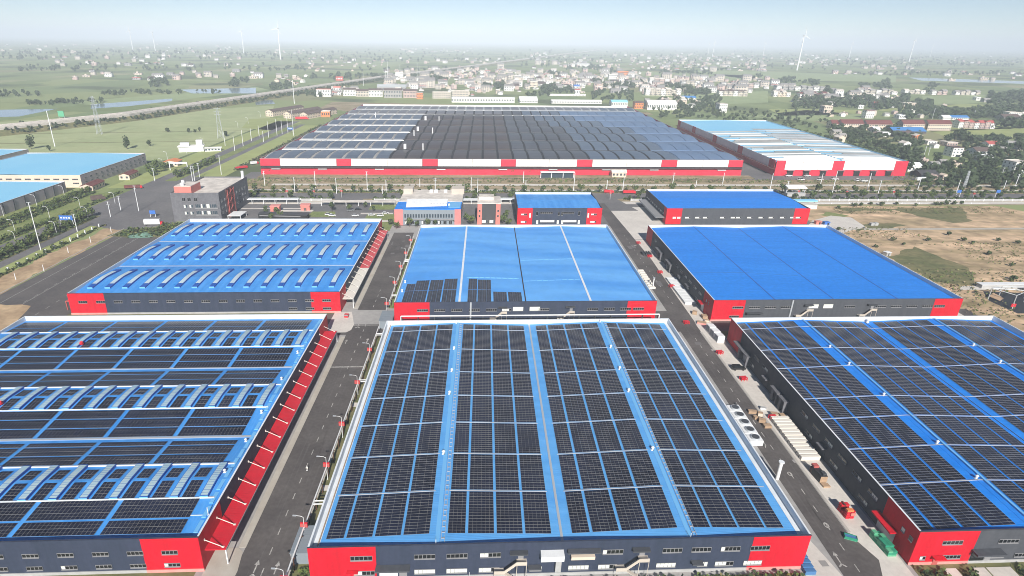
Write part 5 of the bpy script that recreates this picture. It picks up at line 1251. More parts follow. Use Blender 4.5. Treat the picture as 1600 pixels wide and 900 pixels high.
# packing cases at the yard
for i, (px, py, w_, d_, h_, m_, lab) in enumerate(((1175,646,3.0,1.4,1.1,'card','long brown packing case at the head of the scattered cardboard'),(1187,650,1.6,1.4,1.4,'cream','pale case among the scattered cardboard'),(1180,655,1.3,1.3,1.1,'card','small brown case nearest the road among the scattered cardboard'),(1190,660,2.2,1.6,1.3,'card','broad brown case in the middle of the scattered cardboard'),(1198,668,2.6,1.7,1.0,'card','flat brown case at the near end of the scattered cardboard'),(1209,650,2.4,1.8,1.2,'cream','pale case farthest from the road among the scattered cardboard'),(1192,640,2.0,1.2,.9,'white','white crate at the back of the scattered cardboard'),(1221,652,1.8,1.6,1.2,'card','brown case touching the shaded wall'),
        (1085,491,2.2,2.0,1.6,'card','tan carton alone in the yard of the plain blue roofed hall'),(1100,497,2.4,3.0,1.5,'card','brown carton by the maroon corner of the plain hall'),(1096,506,4.2,2.6,.9,'pinkred','wide pink sheet stack at the corner of the plain hall'),(1104,503,2.0,1.6,1.1,'cream','cream carton between pink sheets and the plain hall'))):
    boxes_thing('packing_case', lab, 'packing case', at(px,py), random.uniform(-.4,.5), [('case',M[m_],(-w_/2,-d_/2,.12),(w_/2,d_/2,h_)),('lid',M['card' if m_ != 'white' else 'plinth'],(-w_/2-.04,-d_/2-.04,h_+.003),(w_/2+.04,d_/2+.04,h_+.1)),('skid',M['bark'],(-w_/2,-d_/2,0),(-w_/2+.2,d_/2,.118)),('skid',M['bark'],(w_/2-.2,-d_/2,0),(w_/2,d_/2,.118))], 'packing cases in the east yard')
for i in range(3):
    u, v = 114.0+i*.25, 256.8-i*5.0
    boxes_thing('white_container', nth(i)+' white tall cabinet from the back beside the maroon corner panel','cabinet',T(u,v,.1),SKEW,[('cabinet',M['white'],(-1.5,-1.9,0),(1.7,1.9,3.4)),('side_vent',M['greyblue'],(-1.56,-1.6,.4),(-1.503,1.6,3.1))],'white cabinets by the maroon corner')
for lab, px, py, m_ in (('blue stacked bench frames at the right corner of the centre hall',1262,893,'bluetarp'),):
    r = thing('steel_stack', lab, 'stack', at(px,py), SKEW)
    for k in range(4): mb = MB(); mb.box((-1.5,-1.2+k*1.35,0),(1.4,-.1+k*1.35,1.2+.25*k),0,True); mb.build('frame_bundle', M[m_], r, shear=False)
for lab, px, py, w_ in (('grey manhole plate beside the blue frames',1287,881,2.0),('grey manhole plate by the row of tray stacks',1242,721,1.5),('grey drain plate left of the white cabinets',1114,547.5,1.6),('small grey drain plate at the top of the east yard',992.5,384,1.6)):
    mb = MB(); mb.box((-w_/2,-w_/2,0),(w_/2,w_/2,.06)); o = mb.build('manhole_cover', M['roofslab2'], None, shear=False); o.location = at(px,py,.09); o.rotation_euler = (0,0,SKEW); tag(o, lab, 'manhole')
# red stacks, signs and panels seen in the yards
for i, (px, py, lab) in enumerate(((1161,594,'red frame bundle behind the black car'),(1124,553,'red frame bundle before the white cabinets'),(1015,402,'red frame bundle by the dark racks of the east yard'),(997,381,'red frame bundle at the far end of the east yard'),(1031,427,'red frame bundle beside the first pale sheets'),(1049,449,'red frame bundle at the near end of the pale sheets'),(1207,655,'red frame bundle among the cardboard'),(1072,506,'red drum rack at the crossing by the plain hall'))):
    r = thing('rack_frame', lab, 'rack', at(px,py), .2, 'red frame bundles'); s = 1.25
    for a in (-1,0,1): mb = MB(); mb.box((a*s-.1,-.9,0),(a*s+.1,-.7,1.5)); mb.box((a*s-.1,.7,0),(a*s+.1,.9,1.5)); mb.build('upright', M['redpaint'], r, shear=False)
    for z in (.5,1.3): mb = MB(); mb.box((-s,-.9,z),(s,.9,z+.16),0,True); mb.build('shelf', M['redpaint'], r, shear=False)
r = thing('dark_rack','dark slatted racks standing in the east yard','rack',at(1010,398),SKEW)
for k in range(4): mb = MB(); mb.box((-3+k*1.6,-3,0),(-2.3+k*1.6,3,1.6)); mb.build('rack', M['darksteel'], r, shear=False)
boxes_thing('red_trolley','red trolley under the white end of the rear canopy','trolley',at(541.5,496),0,[('bin',M['redpaint'],(-1,-1,.3),(1,1,1.7)),('handle',M['frame'],(-1,-1.2,1.2),(1,-1.02,1.9))])
# signs and gates
r = thing('tarpaulin_heap','teal tarpaulin heap in the garden before the grey office','heap',at(222,368),.2); rt_ = random.Random(9); mb = MB(); n_ = 10; hh = {}
for i in range(n_+1):
    for j in range(n_+1): e_ = math.sin(math.pi*i/n_)*math.sin(math.pi*j/n_); hh[i,j] = ((i/n_-.5)*17, (j/n_-.5)*12, .05+e_*rt_.uniform(.9,2.2))
for i in range(n_):
    for j in range(n_): mb.quad([hh[i,j],hh[i+1,j],hh[i+1,j+1],hh[i,j+1]], 0 if rt_.random() < .7 else 1)
mb.build('sheet', [M['tealtarp'],M['leafA']], r, shear=False)
def board(label, px, py, w, h, z, m, legs=True, name='billboard', rz=0, m2=None, th=.4):
    r = thing(name, label, 'sign', at(px,py,0), rz)
    mb = MB(); mb.box((-w/2,-th/2,z),(w/2,th/2,z+h),0,True); mb.build('board', m, r, shear=False)
    if m2: 
        for k in range(4): mb = MB(); mb.box((-w*.4+k*w*.2,-th/2-.05,z+h*.35),(-w*.4+k*w*.2+w*.12,-th/2-.003,z+h*.65)); mb.build('mark', m2, r, shear=False)
    if legs:
        for x in (-w/2+.3,w/2-.3): mb = MB(); mb.box((x-.15,-.15,0),(x+.15,.15,z-.003)); mb.build('leg', M['white'], r, shear=False)
board('blue roadside sign with white marks over the avenue', 106, 353, 10.0, 3.4, 4.5, M['bluesign'], m2=M['white'])
for px, lab in ((1496,'small blue sign at the left of two on the rear road'),(1557,'small blue sign at the right of two on the rear road')): board(lab, px, 308, 3.6, 2.6, 4.2, M['bluesign'])
board('blue sign above the far end of the left avenue', 454, 209, 8, 2.8, 6, M['bluesign'], m2=M['white'])
board('blue notice on posts in the office garden', 239.5, 339, 4.4, 2.8, 2.4, M['bluesign'], rz=.1)
board('pink red hoarding beyond the highway', 531, 134, 22, 12, 14, M['tilepink'], m2=M['white'], th=1)
board('teal sign board beside the highway at upper left', 97, 185, 10, 9, 3, M['greentarp'], th=1)
r = thing('gantry','white goal shaped gantry across the avenue lane','gantry',at(280,266,0),SKEW)
for x in (-9,9): mb = MB(); mb.box((x-.35,-.35,0),(x+.35,.35,7)); mb.build('post', M['white'], r, shear=False)
mb = MB(); mb.box((-9.4,-.5,7.003),(9.4,.5,8.6),0,True); mb.build('beam', M['white'], r, shear=False)
r = thing('gantry','white framed glass bus shelter by the wave roofed factory','gantry',T(78,607,0),SKEW)
for x in (-17,-6,6,17): mb = MB(); mb.box((x-.3,-.3,0),(x+.3,.3,6)); mb.build('post', M['white'], r, shear=False)
mb = MB(); mb.box((-17.5,-2,6.003),(17.5,2,6.8),0,True); mb.build('roof', M['white'], r, shear=False); mb = MB(); mb.box((-16.5,.4,.3),(16.5,.6,5.6)); mb.build('glazing', M['glassblue'], r, shear=False)
house('gate_lodge','small cream lodge with white roof before the wave roofed factory','lodge',G(967,277),15,6,5,M['cream'],M['roofslab'],'gable',SKEW,1,rh=2.2)
r = thing('open_canopy','white wedge shaped bus canopy beside the deep blue block','canopy',at(1241,306,0),SKEW)
mb = MB(); mb.add([(-9,-3,8),(9,-3,8),(9,3,9.4),(-9,3,9.4),(-9,-3,7.4),(9,-3,7.4),(9,3,8.8),(-9,3,8.8)],[(0,1,2,3),(4,5,1,0),(5,6,2,1),(6,7,3,2),(7,4,0,3),(7,6,5,4)]); mb.build('roof', M['white'], r, shear=False)
mb = MB(); mb.box((-8.6,-2.8,0),(8.6,2.8,3)); mb.build('wall', M['plinth'], r, shear=False)
for x in (-8.5,8.5): mb = MB(); mb.box((x-.3,-.3,3.003),(x+.3,.3,7.6)); mb.build('post', M['steel'], r, shear=False)
r = thing('guard_house','small white guard house under a sky blue canopy behind the deep blue block','lodge',at(1262,325,0),SKEW)
mb = MB(); mb.box((-6,-3,0),(6,3,3.2)); mb.build('wall', M['white'], r, shear=False); mb = MB(); mb.box((-13,2,5.0),(9,8,5.9),0,True); mb.build('canopy', M['roofcyan'], r, shear=False); mb = MB(); mb.box((-6.4,-3.4,3.203),(6.4,3.4,3.5),0,True); mb.build('roof', M['roofslab'], r, shear=False)
for x in (-12,8): mb = MB(); mb.box((x-.2,4.8,0),(x+.2,5.2,4.997)); mb.build('post', M['white'], r, shear=False)
def flat_canopy(label, px, py, w, d, h, m, posts, rz=SKEW):
    r = thing('open_canopy', label, 'canopy', at(px,py,0), rz)
    mb = MB(); mb.box((-w/2,0,h),(w/2,d,h+.5),0,True); mb.build('roof', m, r, shear=False)
    for k in range(posts):
        for y in (.4,d-.4): mb = MB(); x = -w/2+.4+k*(w-.8)/(posts-1); mb.box((x-.2,y-.2,0),(x+.2,y+.2,h-.003)); mb.build('post', M['white'], r, shear=False)
flat_canopy('long white carport roof behind the left rear hall', 412, 319, 58, 6, 3.6, M['white'], 7)
flat_canopy('white bicycle shed roof left of the canteen block', 560, 322, 62, 6, 3.2, M['roofslab'], 7)
flat_canopy('narrow white shed roof right of the canteen block', 744, 319, 26, 6, 3.2, M['white'], 4)
flat_canopy('white shed roof between the narrow dark office and the bracket windowed block', 790, 318, 24, 6, 3.2, M['white'], 4)
for px, py, lab in ((431,330,'red gate pillar block left of the rear gate lane'),(478,328,'red gate house at the mouth of the rear gate lane')): boxes_thing('gate_pillar', lab, 'gate', at(px,py,0), SKEW, [('pillar',M['salmon'],(-3.6,-2.6,0),(3.6,2.6,4.4)),('cap',M['pinkred'],(-4,-3,4.403),(4,3,4.9)),('door',M['tilebrown'],(-1.2,-2.66,0),(1.0,-2.603,2.4))])
# rear boundary wall and the western fence
def wall_run(label, u0, u1, v, h, bay, name='boundary_wall', gaps=()):
    r = thing(name, label, 'wall', T(u0,v,0)); o = (u0,v,0); n_ = int((u1-u0)/bay)
    mb = MB(); mb.box((0.25,-.12,0),(bay-.25,.12,h-.25)); ob = mb.build('wall_panel', M['plinth'], r); a = ob.data; bpy.data.objects.remove(ob)
    mb = MB(); mb.box((-.25,-.25,0),(.25,.25,h)); ob = mb.build('pier', M['white'], r); b = ob.data; bpy.data.objects.remove(ob)
    for k in range(n_):
        u = u0+k*bay
        if any(x0 <= u <= x1 for x0, x1 in gaps): continue
        link('wall_panel', a, r, T(u-u0,0,0)); link('pier', b, r, T(u-u0,0,0))
wall_run('low pale boundary wall along the road behind the plant', -200, 610, 512.5, 2.4, 9, gaps=((-135,-96),(92,128)))
wall_run('pale boundary wall beside the dry field track at right', 262, 460, 503, 1.4, 16)
r = thing('avenue_fence','white post fence between the avenue lawn and the sand strip','fence',T(-278.5,180,0)); o = (-278.5,180,0)
mb = MB(); mb.box((-.32,-.32,0),(.32,.32,2.6)); mb.box((-.42,-.42,2.603),(.42,.42,2.8)); ob = mb.build('post', M['white'], r); me = ob.data; bpy.data.objects.remove(ob)
for k in range(32): link('post', me, r, T(0,k*8.2,0))
mb = MB(); mb.box((-.06,0,1.7),(.06,255,1.8),0,True); mb.box((-.06,0,.6),(.06,255,.7),0,True); mb.build('rail', M['white'], r, o)
r = thing('verge_posts','row of short white posts along the edge of the sand strip','fence',T(-268,200,0)); 
mb = MB(); mb.cyl((0,0,0),(0,0,4.2),.22,.16,6); ob = mb.build('post', M['white'], r); me = ob.data; bpy.data.objects.remove(ob)
for px, py in ((69,424),(107,395),(142,379),(174,363),(25,437)): u, v = G(px,py); link('post', me, r, T(u+268,v-200,0))
# the flooded frame structure in the field at right
r = thing('steel_ruin','bare white steel frame with tarpaulin over a dark pit in the dry field','frame structure',at(1570,470,0),.1)
for a, b in (((-8,2,0),(-8,2,7)),((2,6,0),(2,6,6)),((9,-2,0),(9,-2,7)),((-1,-6,0),(-1,-6,6)),((14,3,0),(14,3,7))): mb = MB(); mb.cyl(a,b,.25,.25,5); mb.build('column', M['plinth'], r, shear=False)
for a, b in (((-8,2,6.8),(2,6,5.8)),((2,6,5.8),(14,3,6.8)),((-8,2,6.8),(9,-2,6.8)),((-1,-6,5.8),(9,-2,6.8)),((-1,-6,5.8),(-8,2,6.8)),((9,-2,6.8),(14,3,6.8))): mb = MB(); mb.cyl(a,b,.22,.22,5); mb.build('beam', M['steel'], r, shear=False)
mb = MB(); mb.add([(-7,3,1.5),(-2,6,2.4),(0,1,1.2),(-5,-2,.9)],[(0,1,2,3)]); mb.add([(-7,3,1.42),(-2,6,2.32),(0,1,1.12),(-5,-2,.82)],[(3,2,1,0)]); mb.build('tarpaulin', M['card'], r, shear=False)
gsheet('dark_pit', [G(1536,455),G(1600,458),G(1640,490),G(1590,490),G(1545,470)], .08, M['tankdark'])
r = thing('long_white_shed','long low white sheet roofs along the dry field track','shed',at(1570,449,0),SKEW)
for a, b, y in ((-16,28,0),(6,40,-7)): 
    mb = MB(); mb.box((a,y-1.8,0),(b,y+1.8,2.2)); mb.build('wall', M['plinth'], r, shear=False); mb = MB(); mb.box((a-.3,y-2.1,2.203),(b+.3,y+2.1,2.5)); mb.build('roof', M['white'], r, shear=False)
boxes_thing('field_hut','grey hut beside the concrete path of the dry field','hut',at(1385,399,0),.3,[('wall',M['plinth'],(-1.8,-1.5,0),(1.8,1.5,2.4)),('roof',M['white'],(-2,-1.7,2.403),(2,1.7,2.6)),('door',M['darksteel'],(-.5,-1.56,0),(.4,-1.503,1.9))])
boxes_thing('field_tank','pale cylinder tanks lying in the field bushes','tank',at(1365,352,0),.1,[('tank',M['plinth'],(-3,-1.2,0),(-.2,1.2,2.0)),('tank',M['plinth'],(.2,-1.2,0),(2.8,1.2,2.2))])
for px, py, m_, lab in ((1277,348,'salmon','small red shed behind the plain blue roofed hall'),(1290,349,'bluesign','small blue shed behind the plain blue roofed hall')): boxes_thing('small_shed', lab, 'shed', at(px,py+2,0), .1, [('wall',M[m_],(-2,-1.5,0),(2,1.5,2.2)),('roof',M[m_],(-2.3,-1.8,2.203),(2.3,1.8,2.5)),('door',M['black'],(.2,-1.56,0),(1.4,-1.503,1.8))])
boxes_thing('lantern_sign','red lantern sign post by the boundary path at right','sign',at(1581,483,0),.1,[('pole',M['white'],(-.1,-.1,0),(.1,.1,3.4)),('lantern',M['redpaint'],(-1.3,-.25,1.5),(-.13,.25,3.1)),('lantern',M['redpaint'],(.13,-.25,1.5),(1.3,.25,3.1))])
# white service station
r = thing('service_station','white service station with stacked tanks beside the avenue','service station',at(300,236,0),SKEW+.25)
for a, b, m_, nm in (((-14,-6,0),(14,4,6),'white','wall'),((-15,-7,6.003),(15,5,6.9),'whitew','roof'),((-12,-4,6.91),(-2,2,10.5),'white','tank_house'),((6,-2,6.91),(13,4,13),'white','stair_house'),((15.5,-8,0),(34,-3,4),'white','annex'),((15,-9,4.003),(35,-2,4.6),'whitew','roof')): mb = MB(); mb.box(a,b); mb.build(nm, M[m_], r, shear=False)
for k in range(5): mb = MB(); mb.box((15.9+k*3.6,-8.1,1.2),(18.2+k*3.6,-8.003,3)); mb.build('window', M['glassblue'], r, shear=False)
# ------------------------------------------------------------------ trees, shrubs and hedges
def crown_mb(rr, h0, h1, r, n, leaf, lobes=6, slim=1.0):
    mb = MB(); cz = (h0+h1)/2; hz = (h1-h0)/2; L_ = []
    for k in range(lobes):
        a = rr.uniform(0,2*math.pi); q = rr.uniform(.25,.6)*r; L_.append((q*math.cos(a), q*math.sin(a), cz+rr.uniform(-.55,.6)*hz, rr.uniform(.42,.66)))
    L_.append((0,0,cz+.2*hz,.7))
    for k in range(n):
        lx, ly, lz, s = L_[k % len(L_)]
        d = Vector((rr.gauss(0,1),rr.gauss(0,1),rr.gauss(0,1))).normalized(); q = rr.uniform(.72,1.08)*s
        c = Vector((lx+d.x*q*r*slim, ly+d.y*q*r*slim, min(h1*1.03,max(h0*.9, lz+d.z*q*hz))))
        nrm = (d*1.2+Vector((rr.gauss(0,.5),rr.gauss(0,.5),rr.gauss(0,.5)))).normalized()
        a = nrm.orthogonal().normalized(); b = nrm.cross(a); t = rr.uniform(0,3.14); a, b = a*math.cos(t)+b*math.sin(t), b*math.cos(t)-a*math.sin(t)
        e = leaf*rr.uniform(.6,1.25); f = e*rr.uniform(.6,1)
        mb.quad([c-a*e-b*f*.4, c-b*f, c+a*e*.9-b*f*.2, c+a*e*.4+b*f*.9, c-a*e*.5+b*f*.7], 1 if rr.random() < .3 else 0)
    return mb
TREES = {}
def tree_kind(key, seed, h, r, trunk, n, leaf, mats, slim=1.0):
    rr = random.Random(seed); c = crown_mb(rr, trunk, h, r, n, leaf, 7, slim)
    t = MB(); t.cyl((0,0,0),(rr.uniform(-.15,.15),rr.uniform(-.15,.15),trunk+.35*(h-trunk)),.05*r+.07,.03*r+.04,6)
    for k in range(4): a = k*1.6+rr.random(); z = trunk+.1*(h-trunk); t.cyl((0,0,z),(math.cos(a)*r*.5,math.sin(a)*r*.5,z+.4*(h-trunk)),.03*r+.03,.02*r,4,0,False)
    oc = c.build('crown', mats, None, shear=False); ot = t.build('trunk', M['bark'], None, shear=False)
    TREES.setdefault(key, []).append((oc.data, ot.data)); bpy.data.objects.remove(oc); bpy.data.objects.remove(ot)
for s in range(4): tree_kind('round', 10+s, 5.6+.3*s, 2.2+.15*s, 1.5, 150, .55, [M['leafB'],M['leafA']] if s % 2 else [M['leafA'],M['leafB']])
for s in range(4): tree_kind('bushy', 30+s, 5.4+.6*s, 3.2+.2*s, .8, 190, .7, [M['leafB'],M['leafA']])
for s in range(5): tree_kind('village', 50+s, 9+1.3*s, 4.2+.35*s, 1.4, 150, 1.25, [M['leafA'],M['leafC']])
for s in range(2): tree_kind('poplar', 70+s, 19+3*s, 6.5, 2.0, 200, 1.5, [M['leafC'],M['leafA']], .8)
for s in range(4): tree_kind('shrub', 90+s, 2.6+.3*s, 1.7+.15*s, .15, 90, .5, [M['leafA'],M['leafB']])
for s in range(2): tree_kind('palm', 120+s, 10.0, 3.0, 5.0, 110, 1.0, [M['leafA'],M['leafB']])
NT = [0]
def tree(kind, u, v, label, group, sc=1.0, cat=None, name=None):
    rr = random.Random(NT[0]*13+5); NT[0] += 1
    c, t = rr.choice(TREES[kind]); r = thing(name or {'shrub':'shrub','bushy':'broad_tree','poplar':'tall_tree','palm':'palm_tree'}.get(kind,'round_tree'), label, cat or ('shrub' if kind == 'shrub' else 'tree'), T(u,v,0), rr.uniform(0,6.28), group)
    s = sc*rr.uniform(.85,1.15); r.scale = (s,s,s*rr.uniform(.9,1.1)); link('crown', c, r); link('trunk', t, r); return r
def row(kind, us, v, lab, group, sc=1.0, jit=1.0):
    for i, u in enumerate(us): tree(kind, u+random.uniform(-jit,jit), v+random.uniform(-.6,.6), nth(i)+' '+lab, group, sc)
skipu = lambda u: not (-128 < u < -96 or 94 < u < 128)
row('round', [u for u in np.arange(-205,560,17.5)], 545.0, 'round tree from the left in the far row of the rear road', 'round trees on the far side of the rear road', 1.2)
row('round', [u for u in np.arange(-212,480,16.0) if skipu(u)], 518.5, 'round tree from the left in the near row of the rear road', 'round trees on the near side of the rear road', 1.25)
row('shrub', [u for u in np.arange(-197,560,17.5)], 545.5, 'clipped shrub from the left in the far row of the rear road', 'clipped shrubs on the far side of the rear road', 1.15)
row('shrub', [u for u in np.arange(-204,560,16.0) if skipu(u)], 517.8, 'clipped shrub from the left in the near row of the rear road', 'clipped shrubs on the near side of the rear road', 1.2)
for i, v in enumerate(np.arange(200,464,7.5)): tree('bushy', -301.5+random.uniform(-1.5,1.5), v, nth(i)+' bushy tree from the front in the avenue median', 'bushy trees in the avenue median', .98)
for i, v in enumerate(np.arange(280,452,7.0)): tree('bushy', -324+random.uniform(-1.5,1.5), v, nth(i)+' broad tree from the front along the outer edge of the avenue', 'broad trees along the outer avenue edge', .72)
for i, v in enumerate(np.arange(400,545,8.0)): tree('bushy', -351+random.uniform(-2.5,2.5), v, nth(i)+' broad tree from the front in the belt before the lilac warehouse', 'broad trees before the lilac warehouse', .72)
for i, v in enumerate(np.arange(604,700,7.5)): tree('bushy', -302+random.uniform(-2,2), v, nth(i)+' bushy tree from the front in the median beyond the junction', 'bushy trees in the median beyond the junction', .95)
for i, (px, py) in enumerate(((238,275),(244,270),(252,268),(258,264),(232,268),(241,262),(265,262))): u, v = G(px,py); tree('bushy', u, v, nth(i)+' broad tree from the left in the clump beside the gatehouses', 'broad trees beside the gatehouses', 1.2)
for i, k in enumerate(range(26)): tree('shrub', -278.5, 184+k*8.2+4, nth(i)+' clipped shrub from the front between the white fence posts', 'shrubs between the white fence posts', .9)
def pxtrees(kind, pts, lab, group, sc=1.0):
    for i, (px, py) in enumerate(pts): u, v = G(px, py); tree(kind, u, v, nth(i)+' '+lab, group, sc)
pxtrees('poplar', [(49,233),(199,233),(80,236),(243,228)][:2], 'tall windswept tree from the left standing in the paddies', 'tall trees in the paddies', 1.0)
pxtrees('village', [(78,236),(234,228),(262,206),(305,207),(312,206),(295,207),(353,213)], 'small tree from the left on a paddy ridge', 'small trees on the paddy ridges', .6)
rr = random.Random(11)
pxtrees('round', [(1108+i*8.2+rr.uniform(-2,2), 177+i*1.9+rr.uniform(-1,1)) for i in range(25)], 'round tree from the left in the row beyond the striped factory', 'round trees beyond the striped factory', 1.3)
pxtrees('village', [(1150+i*10.5+rr.uniform(-3,3), 176+i*2.0+rr.uniform(-3,3)) for i in range(12)], 'dark tree from the left behind the row beyond the striped factory', 'dark trees behind the striped factory', .8)
pts = []
for i in range(46): t = rr.random(); pts.append((1300+t*130+rr.uniform(-8,8), 214+t*42+rr.uniform(-16,16)))
pxtrees('village', sorted(pts), 'dark tree from the left in the belt right of the striped factory', 'dark trees right of the striped factory', .85)
pts = [(1478,226),(1490,222),(1500,225),(1512,224),(1518,228),(1496,218),(1507,219)]
pxtrees('village', pts, 'dark crown from the left in the big clump before the red roofed terraces', 'dark trees before the red roofed terraces', 1.3)
pts = [(rr.uniform(1515,1605), rr.uniform(222,262)) for _ in range(22)]+[(rr.uniform(1440,1600), rr.uniform(255,292)) for _ in range(22)]
pxtrees('village', sorted(pts), 'dark tree from the left among the white houses at right', 'dark trees among the white houses', .9)
pxtrees('bushy', [(1425+i*9+rr.uniform(-3,3), 288+rr.uniform(-4,4)) for i in range(12)], 'low green bush tree from the left at the end of the dirt track', 'bush trees at the end of the dirt track', .7)
pxtrees('round', [(633-22,352),(626,350),(620,358),(640,354),(668,353),(680,352),(652,355),(708,351),(728,345),(789,345),(792,338),(786,350),(795,352),(736,352)], 'green garden tree from the left around the canteen block', 'garden trees around the canteen block', 1.05)
pxtrees('round', [(438,342),(424,344),(518,327),(416,336),(432,335),(546,329),(571,325),(583,330),(415,330)], 'garden tree from the left around the rear gate lane', 'garden trees around the rear gate', .9)
pxtrees('palm', [(519,331)], 'dark palm beside the rear gate lane', None, .85)
pxtrees('round', [(421,272),(438,271),(450,271),(475,271),(505,271),(522,271),(537,271),(560,271),(575,270),(800,273),(826,273),(837,273),(845,273),(859,273),(873,273),(887,273),(904,273),(916,273),(930,273)], 'young tree from the left against the red wall of the wave roofed factory', 'young trees along the wave roofed factory', .95)
pxtrees('shrub', [(1330,383),(1482,368),(1520,381),(1412,383),(1368,387),(1545,398),(1580,416),(1450,377),(1395,376),(1505,377),(1560,377),(1590,381),(1300,361),(1310,360),(1545,399),(1578,440),(1583,438)], 'dark bush from the nearest list in the dry field'.replace(' from the nearest list',' counted'), 'dark bushes in the dry field', .9)
pxtrees('shrub', [(1310,326),(1335,323),(1345,322),(1360,320),(1376,321),(1400,320),(1462,321),(1470,321),(1478,320),(1492,320),(1502,319),(1430,322)], 'dark bush from the left along the dry field wall', 'dark bushes along the dry field wall', 1.1)
# hedges and ground cover: nobody could count the leaves
def leafstrip(name, boxes, n, leaf, mats, h=1.0):
    mb = MB(); r2 = random.Random(name)
    tot = sum((b[2]-b[0])*(b[3]-b[1]) for b in boxes)
    for b in boxes:
        k = int(n*(b[2]-b[0])*(b[3]-b[1])/tot)
        for _ in range(k):
            c = Vector((r2.uniform(b[0],b[2]),r2.uniform(b[1],b[3]),r2.uniform(.1,(b[4] if len(b) > 4 else h)))); nr = Vector((r2.gauss(0,.6),r2.gauss(0,.6),1)).normalized(); a = nr.orthogonal().normalized(); q = nr.cross(a); e = leaf*r2.uniform(.6,1.3)
            mb.quad([c-a*e-q*e*.5,c+a*e-q*e*.7,c+a*e*.8+q*e,c-a*e*.7+q*e*.8], 0 if r2.random() < .6 else (1 if r2.random() < .7 else 2))
    return stuff(mb.build(name, mats))
G3 = [M['leafA'],M['leafB'],M['scrub']]
leafstrip('rear_road_hedge', [(-215,515.6,-130,520.2,1.6),(-94,515.6,92,520.2,1.6),(128,515.6,620,520.2,1.6),(-228,542.6,640,547.4,1.5)], 11000, .7, [M['leafB'],M['leafA'],M['leafB']])
leafstrip('strip_scrub', [(-225,584,560,598,1.5),(-225,566,560,572,1.2),(-225,598,60,604,1.6),(60,590,300,604,1.8),(430,575,640,640,2.0)], 4200, .8, [M['leafB'],M['scrub'],M['leafB']])
leafstrip('front_garden_hedge', [(-40,106,8,114,1.5),(12,106,40,114,1.4),(44,106,56,114,1.6),(59,106,88,114,1.7),(-40,100,88,106,.8)], 6000, .42, [M['leafA'],M['leafB'],M['scrub']])
leafstrip('east_garden_shrubs', [(120,106,127.2,114,1.6),(131.5,106,135.5,114,1.6),(147,106,200,114,1.6),(131.5,90,135.5,105,1.0),(147,90,200,105,1.0)], 5500, .42, [M['leafA'],M['leafB'],M['scrub']])
leafstrip('yellow_shrub_bed', [(121,100,127.4,105,1.2)], 500, .4, [M['leafY'],M['leafY'],M['leafB']])
leafstrip('verge_shrubs', [(-44.8,84,-41.4,120,1.3),(-44.8,160,-41.6,256,.8),(-44,287,-41,262+140,1.0)], 3500, .35, [M['leafB'],M['leafA'],M['scrub']])
leafstrip('avenue_undergrowth', [(-362,420,-343,545,1.4),(-327,250,-321,545,1.0),(-307,230,-296,462,1.6),(-280,180,-276.5,440,.9),(-256,413,-220,431,1.4),(-236,430,-222,442,1.6)], 7000, .8, G3)
leafstrip('lane_hedge', [(-262,640,-254,1000,2.2),(-256,1000,-246,1190,2.2)], 2200, .9, [M['leafA'],M['bark'],M['leafB']])
leafstrip('field_weeds', [(262,312,430,313.6,1.0),(262,331,440,332.5,.9),(270,349,380,350.4,1.0),(300,362,450,363.5,.9),(266,374,400,375,1.0),(262,389,440,390.4,.8),(280,299,420,300.6,1.0),(262,404,330,430,1.0),(300,470,455,492,1.0),(262,300,420,340,.8),(258,260,290,330,1.0),(330,350,480,395,.5)], 3200, .55, [M['scrub'],M['leafB'],M['scrubtan']])
# ------------------------------------------------------------------ the village and the plain beyond
def sp(label, px, py, wpx, hpx, dpx, walls, roofm, kind='flat', st=2, rz=0.0, cat='house', name='house', rh=None, group=None, wins=True):
    k = pxm(py); return house(name, label, cat, G(px, py), wpx*k, dpx, max(3, hpx*k*1.02), walls, roofm, kind, SKEW+rz, st, group, None, wins, rh)
m = M
for i, (px, py, w, h) in enumerate(((421,182,13,10),(449,185,13,10),(475,186,13,10))):
    k = pxm(py); house('long_house', nth(i)+' long dark roofed shed with cream gable end from the left before the highway', 'house', G(px,py), w*k, 95, h*k*.72, m['cream'], m['tilebrown'], 'cross', SKEW-.42, 2, 'long dark roofed sheds', 3, True, 3.2)
sp('orange walled house right of the long dark roofed sheds',509,183,13,8,14,m['orange'],m['roofslab'],'flat',1)
sp('long white school like block left of the village by the highway',506,151,22,10,14,m['whitew'],m['tilepink'],'flat',2)
sp('salmon roofed tower house beside the long white block',527,148,10,10,12,m['whitew'],m['salmon'],'gable',2)
for i, (a, b, y, h, mm, rm) in enumerate(((536,556,150,9,'whitew','tilebrown'),(556,576,151,8,'beigew','tilebrown'),(576,598,151,9,'whitew','tilebrown'),(600,628,153,11,'greyw','tilebrown'),(630,652,153,10,'pinkw','tilebrown'))): sp(nth(i)+' terrace house from the left in the row just behind the wave roofed factory',(a+b)/2,y,b-a-1,h,16,m[mm],m[rm],'gable',2,group='terraces behind the wave roofed factory')
sp('orange ended block at the right end of the terrace row',656,155,10,9,14,m['orange'],m['roofslab2'],'flat',2)
sp('long grey roofed shed behind the terrace row',612,142,44,5,30,m['greyw'],m['roofgrey'],'gable',1)
sp('tall white block with dark trim beside the highway',624,124,12,9,20,m['whitew'],m['whitew'],'flat',3)
for i, (a, b, y, h) in enumerate(((676,690,154,9),(688,704,154,9),(706,732,153,10))): sp(nth(i)+' pale apartment block from the left behind the long white shed',(a+b)/2,y,b-a,h,14,m['beigew'],m['roofslab'],'flat',3)
sp('long bright white shed directly behind the wave roofed factory',755,160.5,98,6.5,14,m['whitew'],m['white'],'gable',1,cat='shed',name='long_shed',rh=2)
